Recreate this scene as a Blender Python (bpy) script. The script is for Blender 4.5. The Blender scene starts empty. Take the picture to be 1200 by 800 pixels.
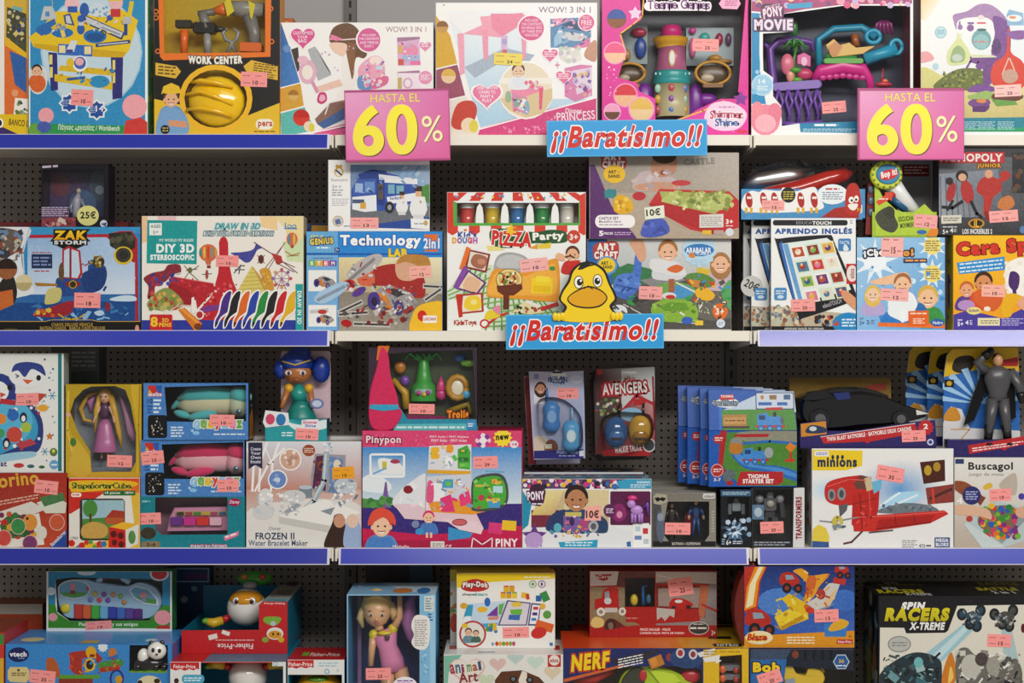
import bpy, bmesh, math, random
from mathutils import Vector, Matrix
from mathutils.geometry import tessellate_polygon

# ------------------------------------------------------------------ camera, world, lights, exposure
scn = bpy.context.scene
PX = 0.002          # metres per photo pixel on the plane of the shelf fronts (Y = 0)
DIST = 4.0          # camera distance from that plane
ZH = 1.40           # eye height
cam_d = bpy.data.cameras.new('camera')
cam_d.lens = 36.0 * DIST / (1200 * PX); cam_d.sensor_width = 36.0
cam = bpy.data.objects.new('camera', cam_d); scn.collection.objects.link(cam)
cam.location = (0, -DIST, ZH); cam.rotation_euler = (math.pi / 2, 0, 0)
scn.camera = cam
world = bpy.data.worlds.new('shop_interior'); scn.world = world; world.use_nodes = True
bg = world.node_tree.nodes['Background']
bg.inputs[0].default_value = (1.0, 0.97, 0.93, 1); bg.inputs[1].default_value = 0.29
def area(name, loc, size, size_y, power, target, col=(1, 0.965, 0.90)):
    l = bpy.data.lights.new(name, 'AREA'); l.shape = 'RECTANGLE'; l.size = size; l.size_y = size_y
    l.energy = power; l.color = col
    o = bpy.data.objects.new(name, l); scn.collection.objects.link(o); o.location = loc
    o.rotation_euler = (Vector(target) - Vector(loc)).to_track_quat('-Z', 'Y').to_euler()
    return o
area('ceiling_lamp_centre', (0.35, -1.9, 3.2), 1.6, 0.5, 5, (0.35, -1.0, 1.0))
area('ceiling_lamp_right', (2.3, -1.9, 3.2), 1.6, 0.5, 6, (1.8, -1.0, 1.0))
area('ceiling_lamp_left', (-2.4, -2.2, 3.2), 1.6, 0.5, 2, (-1.6, -1.0, 1.0))
area('ceiling_lamp_aisle', (1.35, -4.1, 3.55), 3.8, 0.7, 152, (0.9, -0.6, 0.5))
scn.view_settings.view_transform = 'Standard'; scn.view_settings.look = 'None'
scn.view_settings.gamma = 1.0; scn.view_settings.use_curve_mapping = False
scn.view_settings.exposure = 0.05

# ------------------------------------------------------------------ colours and materials
def lin(c):
    if isinstance(c, str):
        c = c.lstrip('#')
        if len(c) == 3: c = ''.join(k * 2 for k in c)
        c = tuple(int(c[i:i + 2], 16) / 255 for i in (0, 2, 4))
    r = tuple((x / 12.92 if x <= 0.04045 else ((x + 0.055) / 1.055) ** 2.4) for x in c[:3])
    return (r[0], r[1], r[2], 1.0)
def mat_attr(name, rough, spec=0.5, coat=0.0, metal=0.0, bump=0.0, bscale=300, sheen=0.0, var=0.0, mottle=0.0):
    m = bpy.data.materials.new(name); m.use_nodes = True
    nt = m.node_tree; b = nt.nodes['Principled BSDF']
    a = nt.nodes.new('ShaderNodeAttribute'); a.attribute_name = 'Col'
    tc = nt.nodes.new('ShaderNodeTexCoord')
    n = nt.nodes.new('ShaderNodeTexNoise'); n.inputs['Scale'].default_value = bscale; n.inputs['Detail'].default_value = 3
    nt.links.new(tc.outputs['Object'], n.inputs['Vector'])
    src = a.outputs['Color']
    if var > 0:
        mp = nt.nodes.new('ShaderNodeMapRange'); mp.inputs['To Min'].default_value = 1 - var; mp.inputs['To Max'].default_value = 1 + var
        nt.links.new(n.outputs['Fac'], mp.inputs['Value'])
        mx = nt.nodes.new('ShaderNodeVectorMath'); mx.operation = 'SCALE'
        nt.links.new(src, mx.inputs[0]); nt.links.new(mp.outputs['Result'], mx.inputs['Scale']); src = mx.outputs['Vector']
    if mottle > 0:                                # uneven tone of printed pictures; white card stays white
        n2 = nt.nodes.new('ShaderNodeTexNoise'); n2.inputs['Scale'].default_value = 210; n2.inputs['Detail'].default_value = 7; n2.inputs['Roughness'].default_value = 0.65
        nt.links.new(tc.outputs['Object'], n2.inputs['Vector'])
        mp2 = nt.nodes.new('ShaderNodeMapRange'); mp2.inputs['From Min'].default_value = 0.3; mp2.inputs['From Max'].default_value = 0.7
        mp2.inputs['To Min'].default_value = 1 - mottle * .75; mp2.inputs['To Max'].default_value = 1 + mottle
        nt.links.new(n2.outputs['Fac'], mp2.inputs['Value'])
        gm = nt.nodes.new('ShaderNodeGamma'); nt.links.new(src, gm.inputs['Color']); nt.links.new(mp2.outputs['Result'], gm.inputs['Gamma']); src = gm.outputs['Color']
    nt.links.new(src, b.inputs['Base Color'])
    b.inputs['Roughness'].default_value = rough; b.inputs['Specular IOR Level'].default_value = spec
    b.inputs['Coat Weight'].default_value = coat; b.inputs['Coat Roughness'].default_value = 0.12
    b.inputs['Metallic'].default_value = metal
    if sheen: b.inputs['Sheen Weight'].default_value = sheen
    if bump > 0:
        bp = nt.nodes.new('ShaderNodeBump'); bp.inputs['Strength'].default_value = bump; bp.inputs['Distance'].default_value = 0.001
        nt.links.new(n.outputs['Fac'], bp.inputs['Height']); nt.links.new(bp.outputs['Normal'], b.inputs['Normal'])
    return m
M = {
    'card': mat_attr('printed_card', 0.42, 0.4, bump=0.04, bscale=60, mottle=0.15),
    'gloss': mat_attr('glossy_printed_card', 0.34, 0.35, coat=0.08, bump=0.05, bscale=14, mottle=0.15),
    'sign': mat_attr('laminated_sign', 0.34, 0.4, coat=0.08),
    'plastic': mat_attr('coloured_plastic', 0.3, 0.5),
    'shiny': mat_attr('glossy_plastic', 0.12, 0.6, coat=0.4),
    'fabric': mat_attr('soft_fabric', 0.95, 0.1, bump=0.5, bscale=500, sheen=0.4, var=0.15),
    'metal': mat_attr('satin_metal', 0.35, 0.5, metal=1.0),
    'paint': mat_attr('painted_steel', 0.38, 0.45, bump=0.02, bscale=200, var=0.04),
    'panel': mat_attr('powder_coated_panel', 0.55, 0.3, bump=0.05, bscale=500, var=0.06),
    'rail': mat_attr('rail_plastic', 0.22, 0.5, coat=0.35, bump=0.06, bscale=5),
}
def mat_film():
    m = bpy.data.materials.new('clear_film'); m.use_nodes = True; nt = m.node_tree
    nt.nodes.remove(nt.nodes['Principled BSDF']); out = nt.nodes['Material Output']
    tr = nt.nodes.new('ShaderNodeBsdfTransparent'); tr.inputs[0].default_value = (0.97, 0.98, 0.98, 1)
    gl = nt.nodes.new('ShaderNodeBsdfGlossy'); gl.inputs['Roughness'].default_value = 0.07
    tc = nt.nodes.new('ShaderNodeTexCoord'); n = nt.nodes.new('ShaderNodeTexNoise'); n.inputs['Scale'].default_value = 9; n.inputs['Detail'].default_value = 1.5
    nt.links.new(tc.outputs['Object'], n.inputs['Vector'])
    bp = nt.nodes.new('ShaderNodeBump'); bp.inputs['Strength'].default_value = 0.3; bp.inputs['Distance'].default_value = 0.008
    nt.links.new(n.outputs['Fac'], bp.inputs['Height'])
    fr = nt.nodes.new('ShaderNodeFresnel'); fr.inputs['IOR'].default_value = 1.5
    nt.links.new(bp.outputs['Normal'], gl.inputs['Normal']); nt.links.new(bp.outputs['Normal'], fr.inputs['Normal'])
    mx = nt.nodes.new('ShaderNodeMixShader')
    nt.links.new(fr.outputs[0], mx.inputs[0]); nt.links.new(tr.outputs[0], mx.inputs[1]); nt.links.new(gl.outputs[0], mx.inputs[2])
    nt.links.new(mx.outputs[0], out.inputs['Surface'])
    return m
M['film'] = mat_film()

COL = scn.collection
def tag(o, label=None, cat=None, group=None, kind=None):
    if label: o['label'] = label
    if cat: o['category'] = cat
    if group: o['group'] = group
    if kind: o['kind'] = kind
    return o
def empty(name, loc=(0, 0, 0), rot=(0, 0, 0)):
    o = bpy.data.objects.new(name, None); COL.objects.link(o); o.empty_display_size = 0.05
    o.location = loc; o.rotation_euler = rot
    return o
def link_mesh(name, verts, faces, cols, mat, parent=None, smooth=None):
    me = bpy.data.meshes.new(name); me.from_pydata(verts, [], faces)
    ca = me.color_attributes.new('Col', 'FLOAT_COLOR', 'CORNER')
    buf = []
    for f, c in zip(faces, cols):
        if isinstance(c, list):
            for k in c: buf.extend(k)
        else:
            buf.extend(c * len(f))
    ca.data.foreach_set('color', buf)
    if smooth is not None: me.polygons.foreach_set('use_smooth', smooth)
    me.materials.append(M[mat] if isinstance(mat, str) else mat); me.update()
    o = bpy.data.objects.new(name, me); COL.objects.link(o)
    if parent is not None: o.parent = parent
    return o

# ------------------------------------------------------------------ mesh collector: x right, y down (photo sense), d away from the viewer
class MB:
    def __init__(s, col='888'):
        s.v = []; s.f = []; s.c = []; s.sm = []; s.k = (0, 0, 1.0, 0, 1.0); s.col = lin(col)
    def crop(s, ox, oy, k, d0=0):
        s.k = (ox, oy, k, d0, 1); return s
    def t(s, x, y, d):
        ox, oy, k, d0, _ = s.k
        return (ox + x * k, d0 + d * k, -(oy + y * k))
    def add(s, vs, fs, c=None, smooth=False):
        b = len(s.v); c = lin(c) if c is not None else s.col
        s.v += [s.t(*p) for p in vs]; s.f += [tuple(b + i for i in f) for f in fs]
        s.c += [c] * len(fs); s.sm += [smooth] * len(fs); return s
    def box(s, x0, y0, x1, y1, d0, d1, c=None, rot=0, ch=0.0):
        cx, cy = (x0 + x1) / 2, (y0 + y1) / 2; a = math.radians(rot); ca, sa = math.cos(a), math.sin(a)
        def rp(x, y, d): return (cx + (x - cx) * ca - (y - cy) * sa, cy + (x - cx) * sa + (y - cy) * ca, d)
        if ch > 0:
            pts = [(x0 + ch, y0), (x1 - ch, y0), (x1, y0 + ch), (x1, y1 - ch), (x1 - ch, y1), (x0 + ch, y1), (x0, y1 - ch), (x0, y0 + ch)]
            pts = [rp(x, y, 0)[:2] for x, y in pts]
            return s.prism(pts, d0, d1, c, bev=ch * 0.6)
        vs = [rp(x, y, d) for d in (d0, d1) for x, y in ((x0, y0), (x1, y0), (x1, y1), (x0, y1))]
        return s.add(vs, [(3, 2, 1, 0), (4, 5, 6, 7), (0, 1, 5, 4), (1, 2, 6, 5), (2, 3, 7, 6), (3, 0, 4, 7)], c)
    def prism(s, pts, d0, d1, c=None, bev=0.0, smooth=False):
        n = len(pts)
        ar = sum(pts[i][0] * pts[(i + 1) % n][1] - pts[(i + 1) % n][0] * pts[i][1] for i in range(n))
        if ar > 0: pts = pts[::-1]
        tri = tessellate_polygon([[Vector((x, y, 0)) for x, y in pts]])
        def fix(t):
            a, b_, c_ = (pts[i] for i in t)
            return t if (b_[0] - a[0]) * (c_[1] - a[1]) - (c_[0] - a[0]) * (b_[1] - a[1]) < 0 else t[::-1]
        tri = [fix(tuple(t)) for t in tri]
        if bev > 0:
            mx = sum(p[0] for p in pts) / n; my = sum(p[1] for p in pts) / n
            ins = []
            for p in pts:
                l = math.hypot(mx - p[0], my - p[1]) or 1
                ins.append((p[0] + (mx - p[0]) / l * bev, p[1] + (my - p[1]) / l * bev))
            vs = [(x, y, d0) for x, y in ins] + [(x, y, d0 + bev) for x, y in pts] + [(x, y, d1) for x, y in pts]
            fs = [tuple(t) for t in tri] + [tuple(2 * n + i for i in t[::-1]) for t in tri]
            for i in range(n):
                j = (i + 1) % n; fs += [(i, n + i, n + j, j), (n + i, 2 * n + i, 2 * n + j, n + j)]
            return s.add(vs, fs, c, smooth)
        vs = [(x, y, d0) for x, y in pts] + [(x, y, d1) for x, y in pts]
        fs = [tuple(t) for t in tri] + [tuple(n + i for i in t[::-1]) for t in tri]
        fs += [(i, n + i, n + (i + 1) % n, (i + 1) % n) for i in range(n)]
        return s.add(vs, fs, c, smooth)
    def ell(s, cx, cy, cd, rx, ry, rd, c=None, rot=0, nu=14, nv=8, v0=0.0, v1=1.0):
        a = math.radians(rot); ca, sa = math.cos(a), math.sin(a); vs = []; fs = []
        for j in range(nv + 1):
            th = math.pi * (v0 + (v1 - v0) * j / nv)
            for i in range(nu):
                ph = 2 * math.pi * i / nu
                x = rx * math.sin(th) * math.cos(ph); y = -ry * math.cos(th); d = rd * math.sin(th) * math.sin(ph)
                vs.append((cx + x * ca - y * sa, cy + x * sa + y * ca, cd + d))
        for j in range(nv):
            for i in range(nu):
                k = (i + 1) % nu; fs.append((j * nu + i, j * nu + k, (j + 1) * nu + k, (j + 1) * nu + i))
        return s.add(vs, fs, c, True)
    def tube(s, pts, r, c=None, n=8, flat=1.0):
        P = [Vector(p) for p in pts]; m = len(P); R = r if isinstance(r, (list, tuple)) else [r] * m
        vs = []; fs = []; ref = Vector((0, 0, 1))
        for i in range(m):
            t = (P[min(i + 1, m - 1)] - P[max(i - 1, 0)]).normalized()
            a = t.cross(ref)
            if a.length < 1e-3: a = t.cross(Vector((0, 1, 0)))
            a.normalize(); b = t.cross(a).normalized()
            for k in range(n):
                an = 2 * math.pi * k / n; q = P[i] + a * (R[i] * math.cos(an)) + b * (R[i] * flat * math.sin(an)); vs.append(tuple(q))
        for i in range(m - 1):
            for k in range(n):
                l = (k + 1) % n; fs.append((i * n + k, i * n + l, (i + 1) * n + l, (i + 1) * n + k))
        fs.append(tuple(range(n))[::-1]); fs.append(tuple((m - 1) * n + k for k in range(n)))
        return s.add(vs, fs, c, True)
    def lathe(s, cx, prof, cd=0, c=None, n=16, flat=1.0):
        vs = []; fs = []; m = len(prof)
        for y, r in prof:
            for k in range(n):
                an = 2 * math.pi * k / n; vs.append((cx + r * math.cos(an), y, cd + flat * r * math.sin(an)))
        for i in range(m - 1):
            for k in range(n):
                l = (k + 1) % n; fs.append((i * n + k, i * n + l, (i + 1) * n + l, (i + 1) * n + k))
        fs.append(tuple(range(n))); fs.append(tuple((m - 1) * n + k for k in range(n))[::-1])
        return s.add(vs, fs, c, True)
    def wheel(s, cx, cy, cd, r, w, c='222', hub='999'):
        for rr, ww, cc in ((r, w, c), (r * 0.55, w * 1.15, hub)):
            pts = [(cx + rr * math.cos(k * math.pi / 8), cy + rr * math.sin(k * math.pi / 8)) for k in range(16)]
            s.prism(pts, cd - ww / 2, cd + ww / 2, cc, bev=min(rr, ww) * 0.15)
        return s
    def build(s, name, mat, parent=None, scale=1.0, off=(0, 0, 0)):
        vs = [((x - off[0]) * scale, (y - off[1]) * scale, (z - off[2]) * scale) for x, y, z in s.v]
        return link_mesh(name, vs, s.f, s.c, mat, parent, s.sm)

# ------------------------------------------------------------------ flat print on a face: polygons and lettering in thin ink layers
_tc = {}
def _glyph(txt, bold, res):
    key = (txt, round(bold, 3), res)
    if key in _tc: return _tc[key]
    cu = bpy.data.curves.new('lettering', 'FONT'); cu.body = txt; cu.offset = bold
    cu.resolution_u = res; cu.fill_mode = 'FRONT'; cu.align_x = 'LEFT'
    o = bpy.data.objects.new('lettering', cu); me = o.to_mesh(); me.calc_loop_triangles()
    v = [(p.co.x, p.co.y) for p in me.vertices]
    tr = [tuple(v[i] for i in t.vertices) for t in me.loop_triangles]
    o.to_mesh_clear(); bpy.data.objects.remove(o); bpy.data.curves.remove(cu)
    _tc[key] = tr
    return tr
def _adv(ch):
    k = ('adv', ch)
    if k not in _tc:
        mx = lambda t: max(p[0] for tri in _glyph(t, 0, 2) for p in tri)
        _tc[k] = mx('H' + ch + 'H') - mx('HH')
    return _tc[k]
def text_tris(txt, bold=0.0, shear=0.0, space=1.0, base_bold=0.0, res=3):
    """letter by letter, so that fat outlines may overlap"""
    x = 0; tr = []
    for ch in txt:
        if ch != ' ': tr += [tuple((u + x + v * shear, v) for u, v in t) for t in _glyph(ch, bold, res)]
        x += (_adv(ch) + base_bold * 1.7) * space
    xs = [p[0] for t in tr for p in t]; ys = [p[1] for t in tr for p in t]
    return (tr, min(xs), min(ys), max(xs), max(ys)) if tr else ([], 0, 0, 1, 1)
def clip_poly(poly, x0, y0, x1, y1):
    # poly: list of (x, y, colour)
    for ax, lim, sg in ((0, x0, 1), (0, x1, -1), (1, y0, 1), (1, y1, -1)):
        out = []
        for i in range(len(poly)):
            a, b = poly[i - 1], poly[i]
            ia = (a[ax] - lim) * sg >= 0; ib = (b[ax] - lim) * sg >= 0
            if ia != ib:
                t = (lim - a[ax]) / (b[ax] - a[ax])
                out.append((a[0] + (b[0] - a[0]) * t, a[1] + (b[1] - a[1]) * t, tuple(p + (q - p) * t for p, q in zip(a[2], b[2]))))
            if ib: out.append(b)
        poly = out
        if len(poly) < 3: return []
    return poly
def spline(pts, n=5):
    out = []; m = len(pts)
    for i in range(m):
        p0, p1, p2, p3 = (pts[(i + k - 1) % m] for k in range(4))
        for j in range(n):
            t = j / n
            out.append(tuple(0.5 * (2 * p1[a] + (p2[a] - p0[a]) * t + (2 * p0[a] - 5 * p1[a] + 4 * p2[a] - p3[a]) * t * t + (3 * p1[a] - p0[a] - 3 * p2[a] + p3[a]) * t ** 3) for a in (0, 1)))
    return out
LAYER = 0.00007
class Face:
    """print on one face; coordinates are photo pixels of that face (or a zoomed crop of it)"""
    def __init__(s, clip, mapping):
        s.clipr = clip; s.map = mapping; s.el = []; s.pn = 'artwork'; s.k = (0, 0, 1.0)
        s.rnd = random.Random(int(clip[0] * 7 + clip[1] * 13) & 0xffff)
    def crop(s, ox, oy, k): s.k = (ox, oy, k); return s
    def part(s, n): s.pn = n; return s
    def raw(s, tris, part=None):
        ox, oy, k = s.k; out = []
        for t in tris:
            q = clip_poly([(ox + p[0] * k, oy + p[1] * k, p[2]) for p in t], *s.clipr)
            if q: out.append(q)
        if out:
            xs = [p[0] for q in out for p in q]; ys = [p[1] for q in out for p in q]
            bb = (min(xs), min(ys), max(xs), max(ys)); lay = 1
            for (b2, l2, _, _) in s.el:
                if l2 >= lay and bb[0] < b2[2] and b2[0] < bb[2] and bb[1] < b2[3] and b2[1] < bb[3]: lay = l2 + 1
            s.el.append((bb, lay, out, part or s.pn))
        return s
    def P(s, pts, c, part=None):
        c = lin(c); tri = tessellate_polygon([[Vector((x, y, 0)) for x, y in pts]])
        return s.raw([[(pts[i][0], pts[i][1], c) for i in t] for t in tri], part)
    def B(s, pts, c, n=5): return s.P(spline(pts, n), c)
    def R(s, x0, y0, x1, y1, c, rot=0):
        cx, cy = (x0 + x1) / 2, (y0 + y1) / 2; a = math.radians(rot); ca, sa = math.cos(a), math.sin(a)
        return s.P([(cx + (x - cx) * ca - (y - cy) * sa, cy + (x - cx) * sa + (y - cy) * ca) for x, y in ((x0, y0), (x1, y0), (x1, y1), (x0, y1))], c)
    def G(s, x0, y0, x1, y1, c0, c1, horiz=False):
        a, b = lin(c0), lin(c1); q = [(x0, y0, a), (x1, y0, b if horiz else a), (x1, y1, b), (x0, y1, a if horiz else b)]
        return s.raw([[q[0], q[1], q[2]], [q[0], q[2], q[3]]])
    def GP(s, pts, cols):
        q = [(p[0], p[1], lin(c)) for p, c in zip(pts, cols)]
        return s.raw([[q[0], q[i], q[i + 1]] for i in range(1, len(q) - 1)])
    def glow(s, cx, cy, rx, ry, c, edge, n=20):
        a, b = lin(c), lin(edge)
        pt = [(cx + rx * math.cos(2 * math.pi * i / n), cy + ry * math.sin(2 * math.pi * i / n), b) for i in range(n)]
        return s.raw([[(cx, cy, a), pt[i], pt[(i + 1) % n]] for i in range(n)])
    def E(s, cx, cy, rx, ry, c, rot=0, n=20):
        a = math.radians(rot); ca, sa = math.cos(a), math.sin(a); pts = []
        for i in range(n):
            x, y = rx * math.cos(2 * math.pi * i / n), ry * math.sin(2 * math.pi * i / n); pts.append((cx + x * ca - y * sa, cy + x * sa + y * ca))
        return s.P(pts, c)
    def ring(s, cx, cy, rx, ry, w, c, n=24):
        c = lin(c); t = []
        for i in range(n):
            a, b = 2 * math.pi * i / n, 2 * math.pi * (i + 1) / n
            o = [(cx + (rx + k) * math.cos(q), cy + (ry + k) * math.sin(q), c) for q, k in ((a, 0), (b, 0), (b, -w), (a, -w))]
            t += [[o[0], o[1], o[2]], [o[0], o[2], o[3]]]
        return s.raw(t)
    def RR(s, x0, y0, x1, y1, r, c):
        pts = []
        for cx, cy, a0 in ((x1 - r, y0 + r, -90), (x1 - r, y1 - r, 0), (x0 + r, y1 - r, 90), (x0 + r, y0 + r, 180)):
            pts += [(cx + r * math.cos(math.radians(a0 + q)), cy + r * math.sin(math.radians(a0 + q))) for q in (0, 22.5, 45, 67.5, 90)]
        return s.P(pts, c)
    def L(s, pts, w, c, closed=False):
        c = lin(c); t = []; q = list(pts) + ([pts[0]] if closed else [])
        for a, b in zip(q, q[1:]):
            dx, dy = b[0] - a[0], b[1] - a[1]; l = math.hypot(dx, dy) or 1; nx, ny = -dy / l * w / 2, dx / l * w / 2; ex, ey = dx / l * w * .3, dy / l * w * .3
            p = [(a[0] - ex + nx, a[1] - ey + ny, c), (b[0] + ex + nx, b[1] + ey + ny, c), (b[0] + ex - nx, b[1] + ey - ny, c), (a[0] - ex - nx, a[1] - ey - ny, c)]
            t += [[p[0], p[1], p[2]], [p[0], p[2], p[3]]]
        return s.raw(t)
    def S(s, cx, cy, r1, r2, n, c, rot=0):
        return s.P([(cx + (r1 if i % 2 == 0 else r2) * math.sin(math.pi * i / n + rot), cy - (r1 if i % 2 == 0 else r2) * math.cos(math.pi * i / n + rot)) for i in range(2 * n)], c)
    def H(s, cx, cy, w, h, c):
        pts = []
        for i in range(28):
            t = 2 * math.pi * i / 28
            pts.append((cx + w / 2 * math.sin(t) ** 3, cy - h * 0.031 * (13 * math.cos(t) - 5 * math.cos(2 * t) - 2 * math.cos(3 * t) - math.cos(4 * t))))
        return s.P(pts, c)
    def T(s, txt, x0, y0, x1, y1, c, out=None, ow=0, bold=0.02, shear=0.0, rot=0, arc=0.0, c2=None, wav=None, out2=None, ow2=0, space=1.0, res=3):
        cx, cy = (x0 + x1) / 2, (y0 + y1) / 2; a = math.radians(rot); ca, sa = math.cos(a), math.sin(a)
        base = text_tris(txt, bold, shear, space, bold, res); _, bx0, by0, bx1, by1 = base
        kx = (x1 - x0) / max(bx1 - bx0, 1e-6); ky = (y1 - y0) / max(by1 - by0, 1e-6)
        s.nt = getattr(s, 'nt', 0) + 1; big = (y1 - y0) * s.k[2] >= 8
        def put(data, col, cb):
            tr = []
            for t in data[0]:
                tt = []
                for (u, v) in t:
                    X = x0 + (u - bx0) * kx - cx; Y = y1 - (v - by0) * ky - cy
                    q = X / ((x1 - x0) / 2 + 1e-9)
                    if arc: Y += arc * q * q - arc * 0.5
                    k = min(1, max(0, (v - by0) / (by1 - by0 + 1e-9)))
                    tt.append((cx + X * ca - Y * sa, cy + X * sa + Y * ca, tuple(col[i] * k + cb[i] * (1 - k) for i in range(4))))
                tr.append(tt)
            s.raw(tr, ('lettering#%d' % s.nt) if s.pn == 'artwork' and big else s.pn)
        for oc, w in ((out2, ow2), (out, ow)):
            if oc:
                ob = bold + w / max(math.sqrt(kx * ky), 1e-6)
                put(text_tris(txt, ob, shear, space, bold, res), lin(oc), lin(oc))
        put(base, lin(c), lin(c2 or c))
        return s
    def TL(s, x0, y0, x1, y1, n, c, fill=0.62, rot=0):
        """lines of print too small to read"""
        h = (y1 - y0) / n; c = lin(c); t = []
        cx, cy = (x0 + x1) / 2, (y0 + y1) / 2; a = math.radians(rot); ca, sa = math.cos(a), math.sin(a)
        for i in range(n):
            x = x0; e = x1 - (s.rnd.random() * (x1 - x0) * 0.25 if i % 2 else 0); ya = y0 + i * h + h * .2; yb = ya + h * fill * .8
            while x < e:
                w = h * s.rnd.uniform(0.9, 2.6); xe = min(x + w, e)
                p = [(cx + (u - cx) * ca - (v - cy) * sa, cy + (u - cx) * sa + (v - cy) * ca, c) for u, v in ((x, ya), (xe, ya), (xe, yb), (x, yb))]
                t += [[p[0], p[1], p[2]], [p[0], p[2], p[3]]]; x = xe + h * 0.35
        return s.raw(t)
    def dots(s, x0, y0, x1, y1, n, r0, r1, cols, sides=7):
        """confetti, sparkles or pebbles of the print"""
        for i in range(n):
            x, y, r = s.rnd.uniform(x0, x1), s.rnd.uniform(y0, y1), s.rnd.uniform(r0, r1); a = s.rnd.random() * 6
            s.P([(x + r * math.cos(a + 6.2832 * k / sides), y + r * math.sin(a + 6.2832 * k / sides)) for k in range(sides)], cols[i % len(cols)])
        return s
    def bits(s, x0, y0, x1, y1, n, s0, s1, cols, asp=3.0):
        """small printed machine parts, stripes and fragments"""
        for i in range(n):
            x, y, w = s.rnd.uniform(x0, x1), s.rnd.uniform(y0, y1), s.rnd.uniform(s0, s1); h = w / s.rnd.uniform(1.2, asp)
            s.R(x - w / 2, y - h / 2, x + w / 2, y + h / 2, cols[i % len(cols)], s.rnd.uniform(-70, 70))
        return s
    def child(s, cx, cy, r, hair, shirt, skin='e8b896', long=False, tilt=0):
        """portrait photograph of a child"""
        s.B([(cx - r * 1.6, cy + r * 3), (cx - r * 1.3, cy + r * 1.3), (cx, cy + r * .9), (cx + r * 1.3, cy + r * 1.3), (cx + r * 1.6, cy + r * 3)], shirt)
        if long: s.E(cx, cy + r * .35, r * 1.25, r * 1.55, hair)
        s.E(cx, cy - r * .12, r * 1.08, r * 1.18, hair); s.E(cx, cy + r * .15, r * .88, r * 1.0, skin)
        s.E(cx - r * .95, cy + r * .2, r * .14, r * .24, skin); s.E(cx + r * .95, cy + r * .2, r * .14, r * .24, skin)
        for q in (-1, 1): s.E(cx + q * r * .36, cy + r * .08, r * .12, r * .1, '3a2418')
        s.P([(cx - r * .35, cy + r * .58), (cx + r * .35, cy + r * .58), (cx + r * .2, cy + r * .8), (cx - r * .2, cy + r * .8)], 'f4f0ea')
        s.L([(cx - r * .38, cy + r * .56), (cx, cy + r * .62), (cx + r * .38, cy + r * .56)], r * .1, 'a8544a')
        return s
    def sticker(s, x0, y0, x1, y1, num='10', rot=0, c='f79a98', n='', ink='4a2a2c'):
        """small price label: two lines of print, the price at the end of the second"""
        o = s.pn; s.pn = 'price_sticker' + ('#' + n if n else '')
        cx, cy = (x0 + x1) / 2, (y0 + y1) / 2; a = math.radians(rot); ca, sa = math.cos(a), math.sin(a); w, h = x1 - x0, y1 - y0
        def q(u, v): return (cx + (u - .5) * w * ca - (v - .5) * h * sa, cy + (u - .5) * w * sa + (v - .5) * h * ca)
        def bar(u0, v0, u1, v1): s.P([q(u0, v0), q(u1, v0), q(u1, v1), q(u0, v1)], '9a5a5c')
        s.P([q(0, 0), q(1, 0), q(1, 1), q(0, 1)], c)
        for u0, u1 in ((.09, .17), (.19, .24), (.26, .34), (.55, .60), (.63, .70), (.72, .76)): bar(u0, .24, u1, .30)
        for u0, u1 in ((.09, .16), (.18, .26), (.28, .35), (.74, .78), (.80, .84), (.86, .9)): bar(u0, .72, u1, .78)
        p = q(.56, .72); s.T(num, p[0] - w * .1, p[1] - h * .14, p[0] + w * .1, p[1] + h * .14, ink, bold=0.03, rot=rot)
        s.pn = o; return s
    def build(s, parent, scale, off, gloss='card', body=None):
        parts = {}
        art = [e for e in s.el if e[3] == 'artwork']; grp = list(range(len(art)))
        def root(i):
            while grp[i] != i: i = grp[i]
            return i
        for i in range(len(art)):
            for j in range(i):
                a, b = art[i][0], art[j][0]
                if a[0] < b[2] + .3 and b[0] < a[2] + .3 and a[1] < b[3] + .3 and b[1] < a[3] + .3: grp[root(i)] = root(j)
        size = {}
        for i, e in enumerate(art): size[root(i)] = size.get(root(i), 0) + (e[0][2] - e[0][0]) * (e[0][3] - e[0][1])
        main = max(size, key=size.get) if size else 0
        keep = {id(art[i]): (root(i) if size[root(i)] > 40 else main) for i in range(len(art))}
        for e in s.el:
            bb, lay, polys, pn = e
            if pn == 'artwork': pn = 'artwork#%d' % keep[id(e)]
            parts.setdefault(pn, []).append((lay, polys))
        for pn, els in parts.items():
            vs = []; fs = []; cs = []
            for lay, polys in els:
                for q in polys:
                    b = len(vs)
                    for (x, y, c) in q:
                        X, Y, Z = s.map(x, y, lay * LAYER / scale); vs.append(((X - off[0]) * scale, (Y - off[1]) * scale, (Z - off[2]) * scale))
                    fs.append(tuple(range(b, b + len(q)))); cs.append([p[2] for p in q])
            o = link_mesh(pn.split('#')[0], vs, fs, cs, gloss, body if body is not None and pn.split('#')[0] in ('artwork', 'lettering') else parent)
            if pn.startswith('price_sticker'): o['label'] = 'small paper price sticker'

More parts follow.
